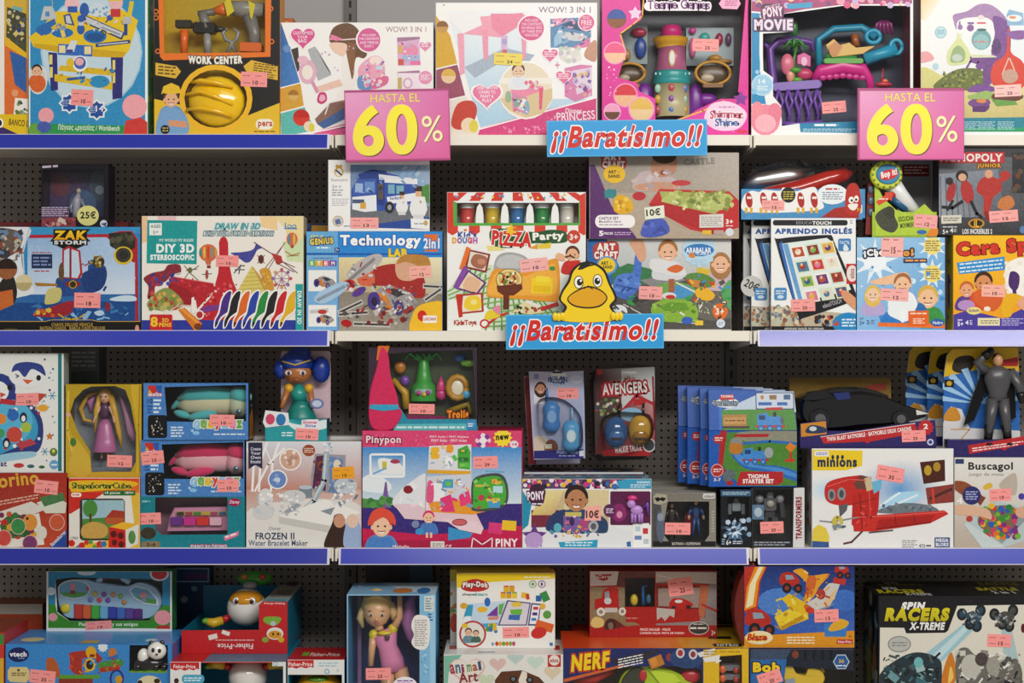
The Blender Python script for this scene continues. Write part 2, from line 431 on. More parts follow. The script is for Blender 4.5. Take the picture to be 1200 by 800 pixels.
# ------------------------------------------------------------------ a packaged toy: carton, optional windows, print on its faces, toys inside
class Pack:
    def __init__(s, name, label, cat, rect, y, d, z=None, col='fff', side=None, top=None, wins=None, inner='dcd8d0', mat='card', yaw=0, roll=0, group=None, front=None, body='carton', outline=None, bottom=None, lean=0, film=True):
        """rect: the front face in photo pixels; y: its depth behind the shelf edge (m); d: depth (m); z: base height (m)"""
        x0, y0, x1, y1 = rect; s.rect = rect; k = PX * (DIST + y) / DIST; s.s = k; s.d = d / k; s.mat = mat
        cx = (x0 + x1) / 2; zz = ZH - (y1 - 400) * k if z is None else z
        s.root = tag(empty(name, ((cx - 600) * k, y + d / 2, zz), (math.radians(lean), math.radians(roll), math.radians(yaw))), label, cat, group)
        s.off = (cx, s.d / 2, -y1); s.faces = []; s.toys = []; s.ztop = zz + (y1 - y0) * k; s.z0 = zz; s.y = y
        s.X0, s.X1 = (x0 - 600) * k, (x1 - 600) * k
        side = side or col; top = top or side; D = s.d
        m = MB(col)
        if wins:
            t = 1.2
            m.box(x0, y0, x1, y1, D - t, D, inner)
            m.box(x0, y0 + t, x0 + t, y1 - t, 0, D - t, side); m.box(x1 - t, y0 + t, x1, y1 - t, 0, D - t, side)
            m.box(x0, y0, x1, y0 + t, 0, D - t, top); m.box(x0, y1 - t, x1, y1, 0, D - t, bottom or side)
            outer = outline or [(x0 + .01, y0 + .01), (x1 - .01, y0 + .01), (x1 - .01, y1 - .01), (x0 + .01, y1 - .01)]
            loops = [[Vector((a, b, 0)) for a, b in outer]] + [[Vector((a, b, 0)) for a, b in w] for w in wins]
            flat = [p for l in loops for p in l]
            for tri in tessellate_polygon(loops):
                m.add([(flat[i].x, flat[i].y, -.02) for i in tri], [(0, 1, 2)], front or col)
                m.add([(flat[i].x, flat[i].y, t * .5) for i in tri], [(2, 1, 0)], inner)
            for w in wins:
                n = len(w)
                for i in range(n):
                    a, b = w[i], w[(i + 1) % n]
                    m.add([(a[0], a[1], -.02), (b[0], b[1], -.02), (b[0], b[1], t * .5), (a[0], a[1], t * .5)], [(0, 1, 2, 3)], front or col)
            if film:
                f = MB('fff')
                for w in wins:
                    mx = sum(p[0] for p in w) / len(w); my = sum(p[1] for p in w) / len(w)
                    ww = [(p[0] + (0.4 if p[0] > mx else -.4), p[1] + (.4 if p[1] > my else -.4)) for p in w]
                    tri = tessellate_polygon([[Vector((a, b, 0)) for a, b in ww]])
                    f.add([(a, b, t * .7) for a, b in ww], [tuple(q) for q in tri], 'fff')
                f.build('window_film', 'film', s.root, k, s.off)
        else:
            ch = 0.5
            def fr(x0, y0, x1, y1): return [(x0, y0), (x1, y0), (x1, y1), (x0, y1)]
            lo = [[(a, b, ch * 0 + 0) for a, b in fr(x0 + ch, y0 + ch, x1 - ch, y1 - ch)], [(a, b, ch) for a, b in fr(x0, y0, x1, y1)],
                  [(a, b, D - ch) for a, b in fr(x0, y0, x1, y1)], [(a, b, D) for a, b in fr(x0 + ch, y0 + ch, x1 - ch, y1 - ch)]]
            m.add(lo[0], [(3, 2, 1, 0)], front or col); m.add(lo[3], [(0, 1, 2, 3)], side)
            for i in range(4):
                j = (i + 1) % 4; cc = (top, side, bottom or side, side)[i]
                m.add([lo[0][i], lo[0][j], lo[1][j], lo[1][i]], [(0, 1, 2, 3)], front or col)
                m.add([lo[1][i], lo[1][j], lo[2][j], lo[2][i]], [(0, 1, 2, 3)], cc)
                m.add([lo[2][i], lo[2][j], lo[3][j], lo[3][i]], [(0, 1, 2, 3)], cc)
        s.body = m.build(body, mat, s.root, k, s.off)
    def face(s, which='F', clip=None):
        x0, y0, x1, y1 = s.rect; D = s.d; e = .3
        if which == 'F': f = Face(clip or (x0 + e, y0 + e, x1 - e, y1 - e), lambda u, v, l: (u, -.03 - l, -v))
        elif which == 'R': f = Face((e, y0 + e, D - e, y1 - e), lambda u, v, l: (x1 + .03 + l, u, -v))
        elif which == 'L': f = Face((e, y0 + e, D - e, y1 - e), lambda u, v, l: (x0 - .03 - l, D - u, -v))
        elif which == 'T': f = Face((x0 + e, e, x1 - e, D - e), lambda u, v, l: (u, D - v, -(y0 - .03 - l)))
        s.faces.append(f); return f
    def toy(s, name='toy', mat='plastic', under=None):
        m = MB(); s.toys.append((name, mat, m, under)); return m
    def done(s):
        for f in s.faces: f.build(s.root, s.s, s.off, s.mat, s.body)
        made = {}
        for n, mt, m, un in s.toys:
            if m.f: made[n] = m.build(n, mt, made.get(un, s.root), s.s, s.off)
        return s

# ------------------------------------------------------------------ the setting: floor, back wall of perforated panels, shelves
def solid(name, x0, x1, y0, y1, z0, z1, c, mat, parent=None):
    m = MB(c); m.add([(x, -z, y) for z in (z0, z1) for x, y in ((x0, y0), (x1, y0), (x1, y1), (x0, y1))],
                     [(0, 1, 2, 3), (7, 6, 5, 4), (0, 4, 5, 1), (1, 5, 6, 2), (2, 6, 7, 3), (3, 7, 4, 0)], c)
    return m.build(name, mat, parent)
tag(solid('floor', -4, 4, -6, 1.2, -0.05, 0.0, 'b9b2a6', 'paint'), kind='structure')
BACK = 0.40                                   # depth of the back panels behind the shelf edge
JX = [(j - 600) * PX for j in (-98, 392, 882, 1372)]
def zpx(py, y=0.0): return ZH - (py - 400) * PX * (DIST + y) / DIST
SHZ = [zpx(158), zpx(387.5), zpx(642), zpx(892)]       # heights of the shelf tops
wall = tag(empty('wall_back', (0, BACK, 0)), kind='structure')
solid('backing_sheet', JX[0], JX[3], 0.012, 0.02, 0.0, 2.45, '15130f', 'panel', wall)
PITCH = 0.0183; HOLE = 0.0031
def perforated(name, x0, x1, z0, z1, c):
    m = MB(c); w = x1 - x0; h = z1 - z0; nx = int(w / PITCH); nz = int((h - 0.03) / PITCH)
    mx = (w - nx * PITCH) / 2; mz = (h - nz * PITCH) / 2; v = []; f = []
    oc = [(-1, -1), (0, -1), (1, -1), (1, 0), (1, 1), (0, 1), (-1, 1), (-1, 0)]
    for j in range(nz):
        for i in range(nx):
            cx, cz = x0 + mx + (i + .5) * PITCH, z0 + mz + (j + .5) * PITCH; b = len(v)
            for a, d in oc: v.append((cx + a * PITCH / 2, -(cz + d * PITCH / 2), 0))
            for dd in (0, 0.0012):
                for a, d in oc:
                    l = math.hypot(a, d); v.append((cx + a / l * HOLE, -(cz + d / l * HOLE), dd))
            for k in range(8):
                n = (k + 1) % 8; f += [(b + k, b + n, b + 8 + n, b + 8 + k), (b + 8 + k, b + 8 + n, b + 16 + n, b + 16 + k)]
    for a0, b0, a1, b1 in ((x0, z0, x1, z0 + mz), (x0, z1 - mz, x1, z1), (x0, z0 + mz, x0 + mx, z1 - mz), (x1 - mx, z0 + mz, x1, z1 - mz)):
        b = len(v); v += [(a0, -b0, 0), (a1, -b0, 0), (a1, -b1, 0), (a0, -b1, 0)]; f.append((b, b + 1, b + 2, b + 3))
    b = len(v); v += [(x0, -z1, 0), (x1, -z1, 0), (x1, -z1, .008), (x0, -z1, .008)]; f.append((b, b + 1, b + 2, b + 3))
    m.add(v, f, c); return m.build(name, 'panel', wall)
PC = '938a84'
zr = [0.10] + [z for z in SHZ[::-1]]
for j in range(3):
    a, b = JX[j] + 0.016, JX[j + 1] - 0.016
    for i in range(1, 4): perforated('perforated_panel', a, b, zr[i] + 0.002, zr[i + 1] - 0.002, PC)
    solid('plain_panel', a, b, 0, .008, zr[4] + .002, 2.45, 'a9a6a6', 'panel', wall)
    solid('plain_panel', a, b, 0, .008, 0.1, zr[1] - .002, PC, 'panel', wall)
for j in range(4):
    p = MB('6f6a66'); x = JX[j]
    p.add([(xx, -z, y) for z in (0, 2.45) for xx, y in ((x - .015, -.012), (x + .015, -.012), (x + .015, .011), (x - .015, .011))],
          [(0, 1, 2, 3), (7, 6, 5, 4), (0, 4, 5, 1), (1, 5, 6, 2), (2, 6, 7, 3), (3, 7, 4, 0)], '6f6a66')
    for k in range(66):                        # slots for the bracket hooks
        z = 0.15 + k * 0.034; p.add([(x - .003, -z, -.0125), (x + .003, -z, -.0125), (x + .003, -z - .018, -.0125), (x - .003, -z - .018, -.0125)], [(0, 1, 2, 3)], '1a1816')
    p.build('slotted_post', 'panel', wall)
CREAM = 'ece7dc'; RAIL = '2534b4'
ROWN = ('top', 'second', 'third', 'bottom'); SEC = ('left', 'middle', 'right')
railed = {(0, 0), (1, 0), (2, 0), (2, 1), (1, 2), (2, 2), (3, 0), (3, 1), (3, 2)}
RAILC = {(0, 0): '2231a8', (1, 0): '2a38b4', (2, 0): '1f2ba0'}
def rail_prism(m, x0, x1, prof, c):
    n = len(prof); m.add([(x, -z, y) for x in (x0, x1) for y, z in prof],
        [tuple(range(n)), tuple(range(n, 2 * n))[::-1]] + [(i, n + i, n + (i + 1) % n, (i + 1) % n) for i in range(n)], c)
for r in range(4):
    z = SHZ[r]
    for j in range(3):
        x0, x1 = JX[j] + .006, JX[j + 1] - .006; blue = (r, j) in railed
        depth0 = 0.0 if r < 3 else -0.06
        lab = '%s shelf of the %s shelving section with %s' % (ROWN[r], SEC[j], 'a blue plastic price rail along its edge' if blue else 'a bare cream steel front edge')
        sh = tag(empty('shelf', ((x0 + x1) / 2, BACK / 2, z - .03)), lab, 'shelf', 'shelves of the shop unit')
        ox, oy, oz = (x0 + x1) / 2, BACK / 2, z - .03
        bd = MB(CREAM)
        rail_prism(bd, x0 - ox, x1 - ox, [(depth0 - oy, z - oz), (BACK - .014 - oy, z - oz), (BACK - .014 - oy, z - .012 - oz), (depth0 + .014 - oy, z - .012 - oz), (depth0 + .014 - oy, z - .024 - oz), (depth0 - oy, z - .024 - oz)], CREAM)
        bd.build('board', 'paint', sh)
        for sx, xx in ((1, x0), (-1, x1)):
            br = MB(CREAM); a, b = sorted((xx - ox, xx - sx * .004 - ox))
            rail_prism(br, a, b, [(depth0 - .004 - oy, z - .001 - oz), (BACK - .014 - oy, z - .001 - oz), (BACK - .014 - oy, z - .046 - oz), (BACK - .08 - oy, z - .044 - oz), (depth0 + .03 - oy, z - .03 - oz), (depth0 - .004 - oy, z - .03 - oz)], 'e4dfd4')
            br.build('bracket', 'paint', sh)
        if blue:
            rl = MB(CREAM); h = .036 if r else .034; e = .004
            y0 = depth0 - .001 - oy; zt = z + (.0015, .0015, .001, -.001)[r] - oz
            rail_prism(rl, x0 + .005 - ox, x1 - .005 - ox, [(y0, zt), (y0 - .003, zt), (y0 - .0125, zt - h), (y0 - .016, zt - h), (y0 - .016, zt - h - .002), (y0, zt - h - .002)], 'd9d6e6')
            rlo = rl.build('price_rail', 'paint', sh)
            ins = MB(RAIL); c = RAILC.get((r, j), RAIL)
            rail_prism(ins, x0 + .010 - ox, x1 - .010 - ox, [(y0 - .0038, zt - .0015), (y0 - .0050, zt - .0015), (y0 - .0148, zt - h + .0002), (y0 - .0130, zt - h + .0002)], c)
            ins.build('blue_insert', 'rail', rlo)
tag(solid('baseboard_front', JX[0], JX[3], -0.05, -0.03, 0.0, SHZ[3] - .04, '5a5654', 'paint'), kind='structure')

# ------------------------------------------------------------------ helpers for the packs
def cr(o,pts): return [(o[0] + x * o[2],o[1] + y * o[2]) for x,y in pts]
def circ(cx,cy,rx,ry=None,n=28): return [(cx + rx * math.cos(2 * math.pi * i / n),cy + (ry or rx) * math.sin(2 * math.pi * i / n)) for i in range(n)]
def rrect(x0,y0,x1,y1,r,n=4):
    out = []
    for cx,cy,a0 in ((x1 - r,y0 + r,-90),(x1 - r,y1 - r,0),(x0 + r,y1 - r,90),(x0 + r,y0 + r,180)):
        out += [(cx + r * math.cos(math.radians(a0 + 90 * q / n)),cy + r * math.sin(math.radians(a0 + 90 * q / n))) for q in range(n + 1)]
    return out
def spot(f,cx,cy,r,a,b=None,w=None):
    """plain round badge of two colours, with no figure on it"""
    if w: f.E(cx,cy,r * 1.12,r * 1.12,w)
    f.E(cx,cy,r,r,a)
    if b: f.P([(cx + r * math.cos(t),cy + r * math.sin(t)) for t in [math.pi * k / 10 for k in range(0,11)]],b)
Z1,Z2,Z3,Z4 = SHZ

# ================================================================== TOP SHELF
# --- tool bench carton at the left edge of the picture
O = (0,0,180 / 873)
p = Pack('toy_box','white and yellow toolbench box cut off by the left edge, on the top shelf','toy box',(-95,-30,33,160),0.03,0.10,Z1,'f0ece4')
f = p.face().crop(*O)
f.R(25,-100,160,780,'e07030').P([(25,-100),(160,-60),(160,320),(60,250),(25,200)],'d8b23c')
f.P([(40,40),(150,80),(150,300),(35,220)],'4a4a34').dots(45,60,150,260,40,5,14,['d8c060','2b3b70','c8c0a0','555'])
f.R(70,40,130,60,'7ab0b0',14).P([(28,205),(160,310),(160,340),(30,260)],'e8b820').P([(55,290),(150,330),(150,530),(85,480)],'2f62a8')
f.E(85,530,20,22,'e8a070').R(80,560,160,680,'f2efe6',5).dots(90,570,155,660,14,6,14,['6a7a40','3c4860','8aa070'])
f.R(-500,650,160,800,'e6c21a').P([(-500,735),(20,725),(160,790),(-500,800)],'3a2a6a').T('BANCO DE TRABAJO',50,688,300,735,'5a4210',rot=6)
f.E(-5,700,25,28,'fff').E(-5,700,17,20,'223')
p.done()
# --- workbench carton
p = Pack('toy_box','light blue box printed with a yellow toy workbench, green strip reading Workbench','toy box',(33.5,-45,173,160),0.02,0.07,Z1,'f1f4f4',side='3d9a54',group=None)
f = p.face().crop(*O)
f.R(172,-300,825,770,'2d8fc4').E(520,300,290,320,'a9cbe0').E(520,300,280,310,'c4dbe8')
f.P([(172,705),(830,720),(830,775),(172,775)],'2a9550').B([(172,715),(230,705),(260,740),(172,775)],'6aa83c')
f.P([(165,215),(250,150),(300,70),(700,60),(785,120),(735,290),(700,328),(190,270)],'e8c51e').P([(190,250),(720,300),(700,330),(620,330),(420,320),(200,275)],'d2a914')
f.P([(275,300),(325,305),(330,515),(290,520)],'2f2c78').P([(630,330),(700,330),(695,560),(640,570)],'2f2c78')
f.R(280,315,298,370,'e8d870').R(284,385,300,445,'e8d870').R(640,345,655,400,'e8d870').R(640,415,655,475,'e8d870')
f.P([(345,375),(650,400),(650,435),(330,405)],'dcb81c').P([(310,425),(640,470),(640,515),(310,465)],'e0bd20').E(565,468,58,35,'2b8ec0')
f.L([(385,455),(480,445)],16,'345a9c').E(540,210,66,40,'2170b8').E(540,215,50,24,'1a5592').E(355,190,62,28,'2170b8')
f.R(345,160,368,215,'e8d060',-15).L([(485,115),(690,205)],44,'3a4468').L([(490,115),(685,200)],30,'c9ccd2').L([(580,160),(680,200)],8,'8a90a0')
f.bits(240,90,720,200,34,10,34,['2c6cb4','d5d8da','8a9ab0','c8a818','3a4468','e8d870'],4).bits(340,380,640,500,16,10,30,['c8a010','2b8ec0','345a9c'],4).L([(550,262),(735,240)],20,'2a4478').L([(560,260),(725,243)],6,'d8dce0').E(460,170,22,30,'2c5cae').R(448,90,475,150,'c8ccd8').E(460,110,20,20,'2c5cae')
f.P([(360,90),(400,80),(425,150),(370,140)],'4a5476').P([(372,95),(395,92),(410,140),(378,135)],'c8ccd6')
f.P([(210,160),(310,110),(320,140),(220,200)],'2c6cb4').E(250,175,46,28,'2c6cb4').R(250,50,300,110,'d5d8da').R(262,70,285,95,'5a90c0').P([(230,120),(250,40),(300,40),(325,110)],'c2c6c8')
f.R(258,70,282,98,'5a90c0').L([(300,50),(296,0)],6,'aab').B([(495,80),(540,20),(600,40),(625,90),(560,100)],'d2dde6').dots(505,40,615,95,12,6,9,['78a8c8'])
f.E(480,60,26,40,'2c5cae').E(625,105,18,16,'2c5cae').R(700,100,745,140,'b8bcc2').R(705,140,725,205,'23488c').R(730,10,755,95,'ddc42c',10)
f.E(410,25,42,40,'efc0c4').R(385,40,440,75,'2c5cae').E(660,20,40,40,'eab8bc').R(630,55,685,100,'c8383a').RR(610,-20,700,10,10,'e8cb28')
f.R(330,258,525,320,'2f6cc0',3).R(336,262,372,305,'ecd9a0').R(480,268,518,312,'ecd9a0').P([(405,235),(440,235),(420,300),(375,290)],'d8dce0').R(378,285,415,305,'4a4c8a')
f.E(455,365,42,46,'f2f2f2').E(455,362,34,36,'4a68b8').E(452,355,24,22,'e8b0b4').E(400,360,22,26,'e2c028')
f.E(215,455,55,85,'e8e4e0').E(215,458,48,78,'d9d2cc').child(210,405,28,'2a1c18','d8682c').E(215,480,46,48,'d8642a')
for sx,sy,t in ((395,590,'8'),(550,628,'14')):
    f.S(sx,sy,62,48,8,'e8eef4').S(sx,sy,50,38,8,'1d4c9a').T(t,sx - 5,sy - 25,sx + 38,sy + 10,'e8e8f0')
    f.TL(sx - 40,sy - 22,sx - 5,sy + 20,4,'a8bade')
spot(f,765,610,70,'f0a6ae'); f.P([(700,770),(715,690),(800,670),(840,700),(850,770)],'d23a34')
spot(f,262,660,44,'eda4ac'); f.E(250,725,40,32,'4a5cae')
f.T('Πάγκος εργασίας / Workbench',330,712,680,752,'e4f0e4',shear=.15,rot=1)
f.sticker(405,513,530,604,'10',3)
r = p.face('R'); r.dots(0,-40,40,160,60,2,5,['2d7fa8','d8c040','3d9a54','2c8cc0'])
p.done()
# --- work center carton with tool window and helmet
O = (175,0,160 / 776)
w1 = cr(O,[(78,-150),(660,-150),(658,296),(86,302)]); w2 = cr(O,circ(378,560,172,165))
def work_center(rect,y,label,full=True):
    p = Pack('toy_box',label,'toy box',rect,y,0.085,Z1,'14110e',side='e0932a',wins=[w1,w2] if full else None,inner='c8a81c',group='black and orange tool set boxes')
    if not full: return p.done()
    f = p.face().crop(*O)
    f.P([(48,-150),(78,-150),(86,302),(658,296),(660,-150),(695,-150),(688,322),(670,322),(80,342),(60,320)],'e8761e')
    f.P([(25,780),(25,560),(205,600),(250,700),(330,735),(420,735),(500,700),(560,655),(750,580),(765,780)],'e6bd25')
    f.ring(378,560,208,195,30,'efb91e')
    for x,y_ in ((38,65),(38,100),(690,48),(695,235),(48,290)): f.ring(x,y_,15,15,6,'e8761e')
    f.T('WORK CENTER',220,316,530,362,'f2efe4',bold=.06,arc=-6,out='55483a',ow=4)
    f.P([(35,355),(155,375),(180,405),(150,445),(35,425)],'e0b437').TL(50,372,150,428,3,'6a5014',rot=5)
    f.P([(535,375),(580,340),(730,375),(730,455),(560,420)],'e0b437').TL(590,360,720,440,6,'6a5014',rot=8)
    f.child(125,560,42,'5a3a20','6f9ac8','e6b28c').B([(45,770),(60,640),(120,610),(205,650),(215,760)],'7aa6d2').P([(110,680),(215,690),(215,725),(110,715)],'d89a74')
    f.P([(68,535),(80,490),(125,470),(170,490),(182,535),(120,505)],'e8c02c').E(125,520,50,14,'e8c02c').E(90,735,26,26,'141210').TL(75,720,108,750,2,'c8b060')
    f.RR(605,675,705,735,28,'f4f0e0').T('pera',618,690,700,728,'c23e2e',bold=.03).TL(595,740,715,754,1,'7a6420')
    f.sticker(520,408,670,492,'10',2)
    h = p.toy('toy_helmet','shiny').crop(*O)
    h.ell(378,575,40,170,150,90,'f2c40f',8); h.ell(300,470,10,20,6,10,'f2c40f')
    for a,b,c_ in ((470,455,500),(540,515,600),(625,610,665)):
        h.tube([(215 + (0 if a > 500 else 30),a,-22),(300,b + 10,-50),(390,(b + c_) / 2,-56),(480,c_,-30)],[9,15,14,8],'f0bb0a')
    t = p.toy('toy_drill').crop(*O)
    t.tube([(440,30,60),(520,40,60),(640,45,60)],[38,50,42],'8f8b84',12).tube([(350,50,60),(400,45,60),(420,40,60)],[16,32,40],'e87024',12).tube([(265,65,60),(360,55,60)],[16,22],'6f6c68')
    t.tube([(560,80,60),(590,180,60),(585,245,60)],[42,34,40],'7d7974',10).box(505,235,635,290,20,100,'e0671c',2,ch=8).prism([(450,-30),(480,60),(440,90),(425,10)],15,20,'d8c418').prism([(560,0),(600,20),(580,110),(570,90)],14,20,'d8c418')
    t = p.toy('toy_hammer').crop(*O); t.tube([(318,170,60),(322,300,60)],[24,22],'9a9690').box(240,118,370,180,30,90,'191715',2,ch=10).tube([(290,60,60),(318,150,60)],[26,34],'7d7974').tube([(350,150,60),(430,160,60)],[26,8],'222')
    t = p.toy('toy_pliers').crop(*O)
    for s_ in (-1,1): t.tube([(450 + s_ * 18,150,60),(452 + s_ * 45,175,60),(455 + s_ * 30,215,60),(458 + s_ * -4,230,60),(458 + s_ * 30,300,60)],[8,12,13,14,11],'8a8782')
    t = p.toy('toy_screwdriver').crop(*O); t.tube([(188,160,60),(186,220,60),(186,310,60)],[26,22,20],'ee6a1a',10)
    t = p.toy('toy_level').crop(*O); t.box(140,105,232,148,30,80,'2c2418',ch=4)
    return p.done()
work_center((180.5,-45,328,159),0.02,'black and yellow tool set box with a yellow toy helmet and tool window')
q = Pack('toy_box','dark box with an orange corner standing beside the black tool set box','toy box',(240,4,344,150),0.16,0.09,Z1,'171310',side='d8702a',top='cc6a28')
f = q.face(); f.R(300,0,345,40,'c9642a').E(335,14,6,7,'e8a050').R(240,60,345,150,'1c1814'); q.done()
# --- two princess craft cartons
def princess(rect,y,O,big):
    p = Pack('toy_box','large white and pink craft box reading WOW! 3 IN 1 with a pink table' if big else 'smaller white craft box reading WOW! 3 IN 1 with a girl and pink bag','toy box',rect,y,0.12,Z1,'f4f2f0',side='3a5a94',mat='gloss',group='pink craft boxes')
    f = p.face().crop(*O); return p,f
p,f = princess((328.5,25.5,508,159),0.03,(325,15,190 / 1013),False)
f.GP([(20,50),(150,430),(20,465),(18,60)],['3468ae','4f86c6','3f78bc','2c5ca4']).P([(20,470),(145,435),(165,575),(20,620)],'d6a238').P([(20,625),(170,585),(235,730),(25,770)],'5fbcb4')
f.L([(35,55),(240,745)],10,'f6f4f2').L([(20,465),(150,432)],7,'f6f4f2').L([(20,618),(170,580)],7,'f6f4f2')
spot(f,60,220,24,'6a94cc'); spot(f,100,510,34,'a8762c','d8b060'); spot(f,150,650,52,'c5281e','d83a2c'); f.E(195,705,30,32,'eed8bc').E(215,712,18,26,'ddd04a')
f.GP([(230,740),(420,690),(600,690),(960,600),(960,780),(230,780)],['e05a94'] * 6).L([(220,745),(960,590)],8,'f8f4f4')
f.P([(85,225),(130,210),(140,350),(125,365)],'4a3c36').P([(190,225),(235,205),(335,385),(255,420)],'b2b4b8').P([(240,210),(330,360),(338,385),(300,330)],'6a6664')
f.P([(400,260),(470,210),(500,420),(420,560),(350,560),(405,440)],'f1ece8').P([(240,460),(390,410),(410,450),(260,495)],'ecc6b4')
f.B([(330,180),(350,90),(440,60),(510,110),(520,220),(560,250),(540,280),(490,280),(470,410),(445,300),(430,190)],'6e4c32').P([(440,180),(490,190),(478,380),(465,410),(430,240)],'8a5c38').B([(330,185),(430,190),(425,250),(400,265),(350,235)],'eecab6')
f.L([(330,160),(400,165),(500,158)],8,'eacfd0').P([(335,130),(365,140),(410,160),(370,172),(330,160)],'e87fa6')
f.E(190,365,56,76,'e3b2c8',0).E(188,368,34,46,'f2e8de').E(160,290,34,26,'e8bccc').L([(220,430),(250,490)],20,'d894b4')
f.B([(260,500),(300,495),(310,540),(280,565),(250,550)],'cc3c78').B([(270,510),(292,510),(300,535),(278,550),(262,540)],'eeb0c8')
f.P([(330,560),(420,540),(420,600),(250,690),(235,660)],'8e6a5c').P([(250,690),(420,590),(420,660),(290,720)],'46669e').L([(320,570),(300,630)],8,'e8e0dc')
f.B([(505,380),(520,320),(600,265),(660,290),(668,400),(600,475),(530,470)],'eaa8be').E(615,295,40,28,'f4e0dc').B([(505,400),(560,390),(590,470),(510,470)],'6a96c8').B([(590,420),(685,390),(685,440),(600,472)],'e06e9a').dots(520,310,650,450,14,8,16,['f4d8d4','e890b0','c8dcec'])
f.H(160,150,172,165,'f6f0f2').H(160,148,150,145,'dc5a94').T('CUSTOMIZE',100,112,222,132,'f6e4ec').T('YOUR',125,138,190,156,'f6e4ec').T('BAG',130,160,182,182,'f6e4ec')
f.E(572,165,82,82,'f8f4f4').E(572,165,72,74,'d8609a').T('INCLUDES',530,128,615,142,'f4dce6').T('THE CONTENTS',510,150,635,166,'f4dce6').T('AND MIRROR',515,174,632,190,'f4dce6').T('BOOK 5',545,196,600,212,'f4dce6')
f.T('WOW! 3 IN 1',678,82,930,116,'9a6a86',bold=.0)
f.R(750,150,890,325,'dcb0d2',-2).P([(750,150),(890,145),(890,160),(750,178)],'a87a9a').E(830,235,50,45,'e890b4').R(780,260,890,300,'a8bce0').R(755,285,790,322,'d05a48').R(755,200,780,250,'d8b05a').R(830,295,895,322,'e878aa')
f.H(924,205,84,78,'f4e0ea').H(924,204,72,68,'e284b0').TL(900,182,948,212,3,'f6e6ee').P([(750,365),(890,355),(890,372),(750,390)],'a87a9a').R(752,372,895,480,'f2e6f0').R(752,400,778,470,'c8b46a').E(925,400,42,42,'e896bc').TL(895,380,955,420,4,'f6e6ee').E(815,435,30,34,'d8a8c8').E(815,435,20,24,'f0eaf0')
f.dots(250,200,480,480,10,4,7,['b898c0','c0a8c8']).bits(525,300,670,460,26,8,26,['f4d8d4','e0709c','c8dcec','8a6ab0','f0b0c8'],3).bits(775,185,880,310,18,6,20,['e890b4','a8bce0','f0e0ec','c83a6a'],3); p.done()
p,f = princess((510.5,2.5,700,159),0.025,(505,0,200 / 970),True)
f.GP([(90,60),(940,60),(940,560),(280,720)],['eef2f6','e8eef4','c4dcec','a9cfe8']).R(550,20,940,560,'f2f2f4')
f.P([(25,80),(110,200),(150,360),(30,390)],'d8a92a').P([(30,395),(150,365),(195,540),(110,560),(30,500)],'9a4a64').P([(110,570),(200,545),(265,720),(270,765),(110,765)],'e8e0d4')
f.L([(85,60),(275,735)],10,'f6f4f2').L([(30,390),(150,362)],7,'f6f4f2').L([(100,565),(200,542)],7,'f6f4f2')
spot(f,65,150,34,'8a5a28','c89848'); spot(f,100,430,42,'dcb24a','e8c8a0'); f.B([(115,700),(150,590),(230,570),(262,620),(235,700),(160,735)],'c8402c').E(215,710,44,44,'eed8bc').E(243,715,26,36,'ddd04a')
f.P([(280,725),(640,625),(940,555),(940,770),(265,770)],'d64482').L([(275,732),(940,552)],8,'f6f2f4').dots(640,650,935,755,60,3,9,['e878a6','ee9abc','d8588e'],5).dots(400,715,640,755,24,3,9,['e878a6','ee9abc'],5)
f.P([(190,380),(420,270),(590,310),(560,345),(430,330),(250,440)],'a9b6c8').P([(200,100),(520,70),(560,110),(400,210),(180,190)],'eda2b8').P([(340,75),(520,75),(540,120),(400,205),(350,160)],'e88aa6')
f.P([(150,190),(188,185),(192,415),(165,425)],'eea4ba').P([(290,170),(325,165),(326,330),(300,340)],'eb9ab2').P([(510,150),(545,150),(538,330),(522,335)],'eb9ab2').P([(398,200),(436,200),(434,330),(402,330)],'d8b4d8').E(418,235,14,16,'a8a0d8').E(418,290,16,12,'c86a6a')
f.P([(110,70),(270,60),(290,140),(180,190),(110,120)],'f0eef0')
f.E(540,510,158,166,'f6f6f4').E(540,510,150,157,'e9dcc4').P([(390,560),(690,500),(690,560),(640,640),(540,668),(440,620)],'dcc49a').R(400,440,690,475,'f0ebe2')
f.P([(455,500),(560,480),(640,490),(640,510),(540,545),(455,530)],'ea8cac').P([(460,530),(545,548),(550,650),(465,620)],'d88ab0').P([(615,500),(638,495),(630,620),(615,622)],'e05a80').E(520,590,30,34,'ece6ea').E(490,580,22,26,'88a8a0').E(545,610,16,40,'8ab0c8').E(440,548,18,34,'9ab49a')
f.child(497,400,34,'4a2f22','e4e8ee','eac4a8').E(500,465,38,28,'dfe4ee').dots(540,460,610,500,10,8,16,['e06a86','e8e0e4','d8a0b8'])
f.E(570,158,80,78,'f6f0f4').E(570,158,72,70,'d8588e')
for i,t in enumerate(('INCLUDES','THE CONTENTS','OF SINGLE SETS','OF THREE SETS','PRINCESSES')): f.T(t,515 + (20 if i in (0,4) else 0),106 + i * 21,630 - (20 if i in (0,4) else 0),121 + i * 21,'f2d2e0')
f.H(318,540,188,170,'f8f2f4').H(318,538,162,148,'e57ca4')
for i,t in enumerate(('USE WITH','CHAIRS TO','PAINT &','PLAY')): f.T(t,262 + i * 10,488 + i * 24,376 - i * 10,506 + i * 24,'f8e8ee')
f.T('WOW! 3 IN 1',612,36,908,70,'7c5676',bold=.0)
f.P([(678,105),(910,95),(910,210),(800,270),(680,268)],'5f8cb6').P([(740,140),(800,115),(905,120),(905,180),(830,170)],'2f4c78').B([(720,200),(760,180),(850,190),(890,210),(850,230),(780,225)],'cdd0d2').P([(800,270),(905,210),(905,262),(830,275)],'e07cac').P([(690,110),(730,100),(790,110),(700,150)],'e890b8').P([(700,215),(735,150),(745,240),(700,265)],'9cc0dc')
